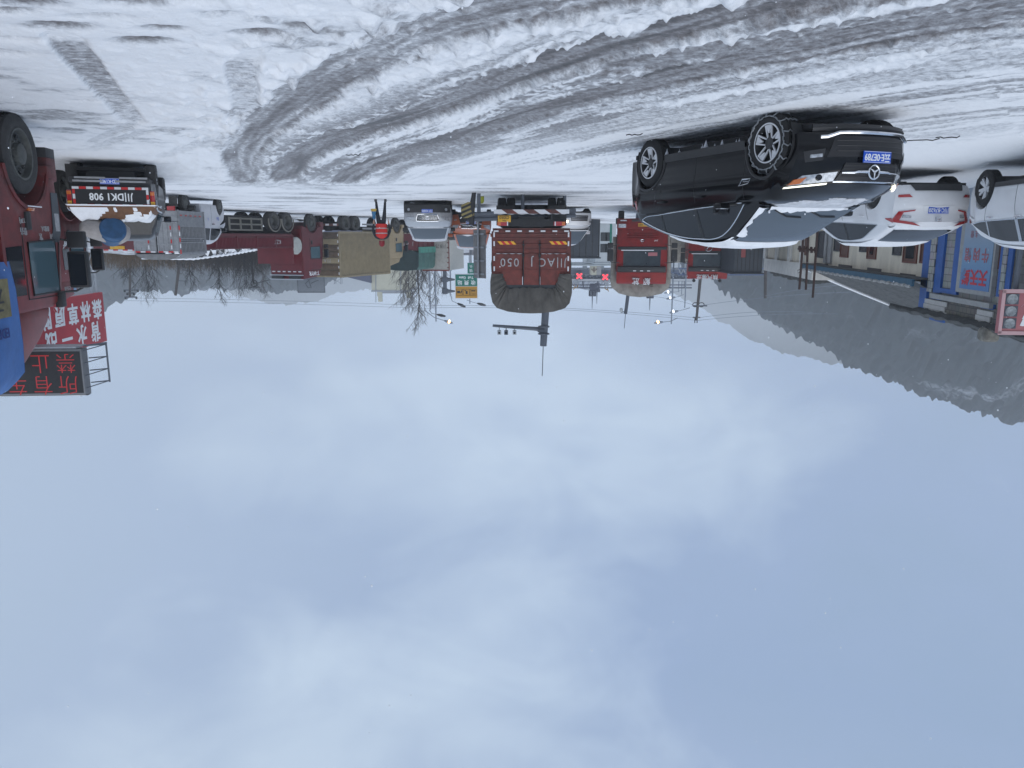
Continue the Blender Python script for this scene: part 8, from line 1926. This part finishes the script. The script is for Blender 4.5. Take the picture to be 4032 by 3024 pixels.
def roofbox(px0, px1, y0, y1, D, label, two=False):
    a, c = W(px1, y0, D), W(px0, y1, D); r0 = thing('sign_box', label, 'box', (a.x, D, a.z)); w_, h = c.x - a.x, c.z - a.z
    b = MB(); b.box(0, w_, 0, 2, 0, h); b.build('box_body', M['cream'], r0, smooth=None); b = MB(); x_ = w_ * .72; b.tube([(x_, -.06, h * .1), (x_, -.06, h * .7)], .08, 5); b.tube([(x_ - .35, -.06, h * .3), (x_, -.06, h * .55), (x_ + .35, -.06, h * .3)], .06, 5); b.build('emblem', M['gold_dark'], r0)
    b = MB(); b.box(0, w_ * .45, -.04, 0, 0, h); b.build('shaded_panel', M['pillar'], r0, smooth=None)
M['gold_dark'] = mat('gold_dark', (.16, .12, .10), .7)
roofbox(2328, 2367, 1049, 1083, 92, 'beige box with a dark emblem hung before the toll gate beam')
def spire(px, y0, y1, ytip, D, label, w_=.8):
    a = W(px, y0, D); r0 = thing('lattice_spire', label, 'spire', (a.x, D, a.z - .4), 0, 'lattice spires on the toll gate'); z1 = W(px, y1, D).z - a.z + .4; zt = W(px, ytip, D).z - a.z + .4
    b = MB(); n = 3 if y1 - y0 > 25 else 2
    for k in range(n + 1): z_ = .9 + (z1 - .9) * k / n; b.box(-w_ / 2, w_ / 2, -w_ / 2, w_ / 2, z_ - .06, z_ + .06)
    for dx in (-w_ / 2 + .06, 0, w_ / 2 - .06): b.box(dx - .06, dx + .06, -w_ / 2, w_ / 2, .9, z1)
    b.box(-w_ * .4, w_ * .4, -w_ * .4, w_ * .4, 0, .95); b.build('lattice', M['gate_dark'], r0, smooth=None); b = MB(); b.tube([(0, 0, z1), (0, 0, zt)], [.09, .03], 6); b.build('tip', M['gate_dark'], r0)
spire(2333, 1130, 1164, 1216, 97, 'larger lattice spire with a long tip in the middle of the fan crest', .85); spire(2351, 1126, 1148, 1196, 108, 'smaller lattice spire just behind the larger one', .8); spire(2560, 1150, 1172, 1222, 97, 'lattice spire rising over the tarp covered truck', .8)
def horse(px, y0, y1, D, label, sg):
    a = W(px, y0, D); h = W(px, y1, D).z - a.z; r0 = thing('horse_statue', label, 'statue', (a.x, D, a.z), R(20 if sg > 0 else 165), 'golden horse statues on the toll gate')
    s = h / 1.9
    J = [(0, 0, 1.0), (.35, 0, 1.1), (.62, 0, 1.35), (.75, 0, 1.72), (.98, 0, 1.66), (-.4, 0, .98), (-.62, 0, .85), (-.72, 0, .4)]
    E = [(0, 1), (1, 2), (2, 3), (3, 4), (0, 5), (5, 6), (6, 7)]; Rr = [.21, .22, .15, .11, .055, .21, .06, .03]
    for (bx, yy, kx, fx) in ((.38, .12, .55, .50), (.38, -.12, .72, .55), (-.42, .12, -.55, -.42), (-.42, -.12, -.42, -.6)):
        J += [(bx, yy, .8), (kx, yy, .45), (fx, yy, .05)]; n = len(J); E += [(1 if bx > 0 else 5, n - 3), (n - 3, n - 2), (n - 2, n - 1)]; Rr += [.10, .06, .05]
    J = [(x * s, y * s, z * s) for x, y, z in J]; Rr = [r_ * s for r_ in Rr]; skin_mesh('body', J, E, Rr, M['gold'], r0, 1)
    b = MB(); b.box(-.6 * s, .6 * s, -.25 * s, .25 * s, -.5, .06 * s); b.build('plinth', M['far_grey'], r0, smooth=None)
horse(2268, 1119, 1143, 94, 'golden horse statue on the toll gate nearest the cargo truck', 1); horse(2388, 1127, 1150, 94, 'golden horse statue partly behind the tarp covered truck', -1)
def truss():
    D = 78; a, c = W(3010, 1079, D), W(2640, 1062, D * 1.25)
    for (pa, pc, lab) in ((W(3012, 1082, 70), W(2672, 1072, 70), 'long blue trussed canopy edge behind the red cabs'),):
        r0 = thing('trussed_canopy', lab, 'canopy', tuple(pa)); d = pc - pa; L = d.length; r0.rotation_euler = (0, 0, math.atan2(d.y, d.x))
        for z_ in (0, -.55): b = MB(); b.box(0, L, -.06, .06, z_ - .05, z_ + .05); b.build('chord', M['truss_blue'], r0, smooth=None)
        b = MB(); n = 36
        for k in range(n): b.tube([(L * k / n, 0, 0 if k % 2 else -.55), (L * (k + 1) / n, 0, -.55 if k % 2 else 0)], .035, 4)
        b.build('lattice', M['pale_steel'], r0); b = MB(); b.box(0, L, .1, 8, -.12, -.02); b.build('roof', M['truss_blue'], r0, smooth=None)
        for k in range(5): b = MB(); x_ = L * (k + .5) / 5; b.tube([(x_, 2, -.1), (x_, 2, -pa.z)], .12, 8); b.build('column', M['far_grey'], r0)
M['truss_blue'] = mat('truss_blue', (.10, .14, .24), .6, 0, var=.3)
truss()
def toll_sign():
    D = 66; a, c = W(1881, 1078, D), W(1792, 1176, D); w_, h = abs(a.x - c.x), c.z - a.z; xl = min(a.x, c.x); r0 = thing('toll_sign', 'green and yellow Toll Gate sign with Chinese characters and three pictograms', 'sign', (xl, D, 0)); z0 = a.z
    b = MB(); b.box(0, w_, -.05, .05, z0, z0 + h, .02); pn = b.build('panel', M['white_tape'], r0)
    b = MB(); b.box(.06, w_ - .06, -.07, -.05, z0 + .06, z0 + h * .49); b.build('green_field', M['sign_green'], pn, smooth=None)
    b = MB(); b.box(.06, w_ - .06, -.07, -.05, z0 + h * .51, z0 + h - .06); yf = b.build('yellow_field', M['sign_yellow'], pn, smooth=None)
    text(pn, 'Toll  Gate', .30, M['white_ink'], (w_ * .5, -.08, z0 + h * .15), (1, 0, 0), (0, 0, 1), bold=.006)
    for i, ch in enumerate('收费站'): text(pn, ch, .42, M['white_ink'], (w_ * (.2 + .29 * i), -.08, z0 + h * .34), (1, 0, 0), (0, 0, 1), bold=.006)
    for i in range(3):
        x_ = w_ * (.2 + .3 * i); zc = z0 + h * .74; b = MB(); s = .26
        b.tube([(x_ - s, -.08, zc - s), (x_ + s, -.08, zc - s), (x_ + s, -.08, zc + s), (x_ - s, -.08, zc + s)], .018, 4, closed=True)
        if i == 0: text(yf, 'ETC', .2, M['black_ink'], (x_, -.08, zc + .10), (1, 0, 0), (0, 0, 1)); b.tube([(x_ - .18, -.08, zc - .12), (x_ + .18, -.08, zc - .12)], .05, 5)
        elif i == 1: b.box(x_ - .1, x_ + .06, -.09, -.07, zc - .1, zc + .14); b.tube([(x_ + .02, -.08, zc - .15), (x_ + .16, -.08, zc - .15)], .03, 4)
        else: b.box(x_ - .05, x_ + .2, -.09, -.07, zc - .12, zc + .08); b.tube([(x_ - .2, -.08, zc - .15), (x_ - .1, -.08, zc + .1)], .04, 4)
        b.build('pictogram', M['black_ink'], yf)
    px = W(1748, 935, D).x - xl; Zr = lambda y_: W(1748, y_, D).z
    b = MB(); b.tube([(px, .2, 0), (px, .2, Zr(1157))], .17, 10); b.build('post', M['pole_grey'], r0)
    for y_ in (1101, 1147):
        z_ = Zr(y_); b = MB(); b.tube([(px, .2, z_), (px - .8, .12, z_)], [.22, .08], 7); b.tube([(px - .7, .12, z_), (w_ * .8, .1, z_)], .07, 6); b.lathe([(.17, -.25), (.26, -.2), (.26, .2), (.17, .25)], (px, .2, z_), (0, 0, 1), 10); b.build('arm', M['pole_grey'], r0)
    D2 = 80
    for (xa, ya, xc, yc, lab, t_) in ((1868, 1035, 1841, 1077, 'narrow green road sign beside the grey sign back', '头镇'), (1778, 1052, 1742, 1066, 'small green sign plate above the cream box truck', '')):
        a, c = W(xa, ya, D2), W(xc, yc, D2); r1 = thing('green_sign', lab, 'sign', (min(a.x, c.x), D2, 0)); w2, h2 = abs(a.x - c.x), abs(c.z - a.z); zz = min(a.z, c.z)
        b = MB(); b.box(0, w2, -.04, .04, zz, zz + h2); b.build('panel', M['sign_green'], r1, smooth=None)
        for i, ch in enumerate(t_): text(r1, ch, .36, M['white_ink'], (w2 * .5, -.05, zz + h2 * (.3 + .4 * i)), (1, 0, 0), (0, 0, 1))
        b = MB(); b.tube([(w2 * .5, .1, 0), (w2 * .5, .1, zz + h2)], .07, 6); b.build('post', M['pole_grey'], r1)
toll_sign()
def map_sign():
    D = 72; a, c = W(1278, 1080, D), W(1172, 1153, D); xl = min(a.x, c.x); w_, h = abs(a.x - c.x), c.z - a.z; r0 = thing('map_board', 'grey road map board with a forked outline above the container truck', 'sign', (xl, D, 0)); z0 = a.z
    b = MB(); b.box(0, w_, -.04, .04, z0, z0 + h, .03); pn = b.build('panel', M['sign_grey'], r0)
    b = MB(); b.tube([(.06, -.05, z0 + .05), (w_ - .06, -.05, z0 + .05), (w_ - .06, -.05, z0 + h - .06), (.06, -.05, z0 + h - .06)], .025, 4, closed=True); b.build('border', M['chassis'], pn)
    b = MB(); P = [(.62, .72), (.50, .72), (.58, .3), (.78, .1)], [(.62, .72), (.70, .5), (.52, .25), (.30, .18), (.15, .05)], [(.50, .5), (.35, .38), (.22, .32)]
    for q in P: b.tube([(w_ * u, -.05, z0 + h * v) for u, v in q], .035, 4)
    b.build('road_outline', M['pole_grey'], pn); b = MB()
    for x_ in (w_ * .3, w_ * .7): b.tube([(x_, .1, 0), (x_, .1, z0 + h)], .07, 6); b.build('post', M['pole_grey'], r0); b = MB()
map_sign()
def ring_sign():
    a = W(1000, 1116, 68); r0 = thing('ring_bracket', 'black ring on a slanting rod above the long maroon truck', 'ornament', (a.x, 68, 0))
    b = MB(); b.tube([(.27 * math.cos(t), 0, a.z + .27 * math.sin(t)) for t in lin(0, 6.283, 21)[:-1]], .05, 5, closed=True); b.build('ring', M['plastic'], r0)
    b = MB(); q = W(1075, 1098, 68); b.tube([(.2, 0, a.z + .1), (q.x - a.x, 0, q.z)], .03, 5); b.tube([(-.5, 0, a.z + .32), (.4, 0, a.z + .36)], .03, 5); b.build('rod', M['plastic'], r0)
    b = MB(); b.tube([(.1, 0, 0), (.05, 0, a.z)], .07, 6); b.build('post', M['bark_dark'], r0)
ring_sign()
def cream_house():
    D = 120; xl, xr = W(1606, 935, D).x, W(1456, 935, D).x; Z = lambda y_: W(1520, y_, D).z; r0 = thing('cream_building', 'plain cream building with four stub posts on its roof behind the container truck', 'building', (xl, D, 0)); w_ = xr - xl
    b = MB(); b.box(0, w_, 0, 9, 0, Z(1148)); b.build('wall', M['cream'], r0, smooth=None); b = MB(); b.box(-.05, w_ + .05, -.08, 9.05, Z(1143), Z(1149)); b.build('roof', M['far_grey'], r0, smooth=None)
    for fx, y_, dy in ((.02, 1178, 6), (.22, 1188, 0), (.84, 1172, 6), (.98, 1174, 0)):
        b = MB(); x_ = w_ * (1 - fx) - .3; b.box(x_, x_ + .62, dy, dy + .5, Z(1146), Z(y_)); b.build('roof_post', M['cream'], r0, smooth=None)
    b = MB(); b.box(.8, w_ - .8, 3, 6, Z(1149), Z(1161), .1); b.build('roof_tank', M['far_grey'], r0)
    r1 = thing('gabled_shed', 'blue-grey gabled roof beside the cream building', 'building', (xr - .1, D - 1, 0)); g = W(1388, 1090, D).x - xr
    b = MB(); b.ext([(0, 0), (g + 6, 0), (g + 2, Z(1082)), (0, Z(1113))], 'y', 0, 9); b.build('roof', M['blue_grey'], r1, smooth=None)
cream_house()
def mast_tower():
    for (px, y0, y1, D, lab) in ((1331, 1088, 1118, 130, 'small lattice tower above the tan container'), (921, 1140, 1172, 220, 'faint far pylon above the maroon truck')):
        a, t = W(px, y0, D), W(px, y1, D); r0 = thing('lattice_tower', lab, 'tower', (a.x, D, 0)); w_ = .5 * D / 100
        b = MB()
        for dx in (-w_, w_):
            for dy in (-w_, w_): b.tube([(dx, dy, 0), (dx * .8, dy * .8, t.z)], .05, 4)
        n = 9
        for k in range(n): z_ = t.z * k / n; b.tube([(-w_, -w_, z_), (w_, -w_, z_ + t.z / n)], .035, 4); b.tube([(w_, -w_, z_), (-w_, -w_, z_ + t.z / n)], .035, 4)
        b.build('frame', M['far_grey'], r0)
mast_tower()

# ------------------------------------------------------------------ falling snow, haze
def flakes():
    rnd = random.Random(21); b = MB(); ico = [(0, 0, 1), (.89, 0, .45), (.28, .85, .45), (-.72, .53, .45), (-.72, -.53, .45), (.28, -.85, .45), (.72, .53, -.45), (-.28, .85, -.45), (-.89, 0, -.45), (-.28, -.85, -.45), (.72, -.53, -.45), (0, 0, -1)]
    fc = [(0, 1, 2), (0, 2, 3), (0, 3, 4), (0, 4, 5), (0, 5, 1), (1, 6, 2), (2, 7, 3), (3, 8, 4), (4, 9, 5), (5, 10, 1), (6, 7, 2), (7, 8, 3), (8, 9, 4), (9, 10, 5), (10, 6, 1), (11, 7, 6), (11, 8, 7), (11, 9, 8), (11, 10, 9), (11, 6, 10)]
    for k in range(1000):
        y = rnd.uniform(2.6, 16) if k > 60 else rnd.uniform(-4, -1); x = rnd.uniform(-1, 1) * max(abs(y), 3) * .75; z = rnd.uniform(.3, 2 + .8 * max(y, 1)); r_ = rnd.uniform(.0016, .0042)
        b.add([(x + r_ * p[0], y + r_ * p[1], z + r_ * p[2] * 1.3) for p in ico], fc)
    o = b.build('falling_snow', M['snow'], None, smooth=60, recalc=False); tag(o, 'scattered small snowflakes falling through the air', 'snowflakes', kind='stuff')
flakes()
hz = MB(); hz.box(-1300, 1300, -40, 1480, -6, 128)
hzo = hz.build('haze', None, None, smooth=None); hzo.data.materials.clear()
hm = bpy.data.materials.new('haze'); hm.use_nodes = True; hn, hl = hm.node_tree.nodes, hm.node_tree.links; hn.clear()
ho = N(hn, 'ShaderNodeOutputMaterial'); hv = N(hn, 'ShaderNodeVolumePrincipled'); hv.inputs['Color'].default_value = (.97, .985, 1, 1); hv.inputs['Density'].default_value = .00085; hv.inputs['Anisotropy'].default_value = .2
hl.new(hv.outputs[0], ho.inputs['Volume']); hzo.data.materials.append(hm); tag(hzo, 'pale snow haze over the whole yard and valley', 'haze', kind='stuff')
sc.cycles.volume_step_rate = 4.0
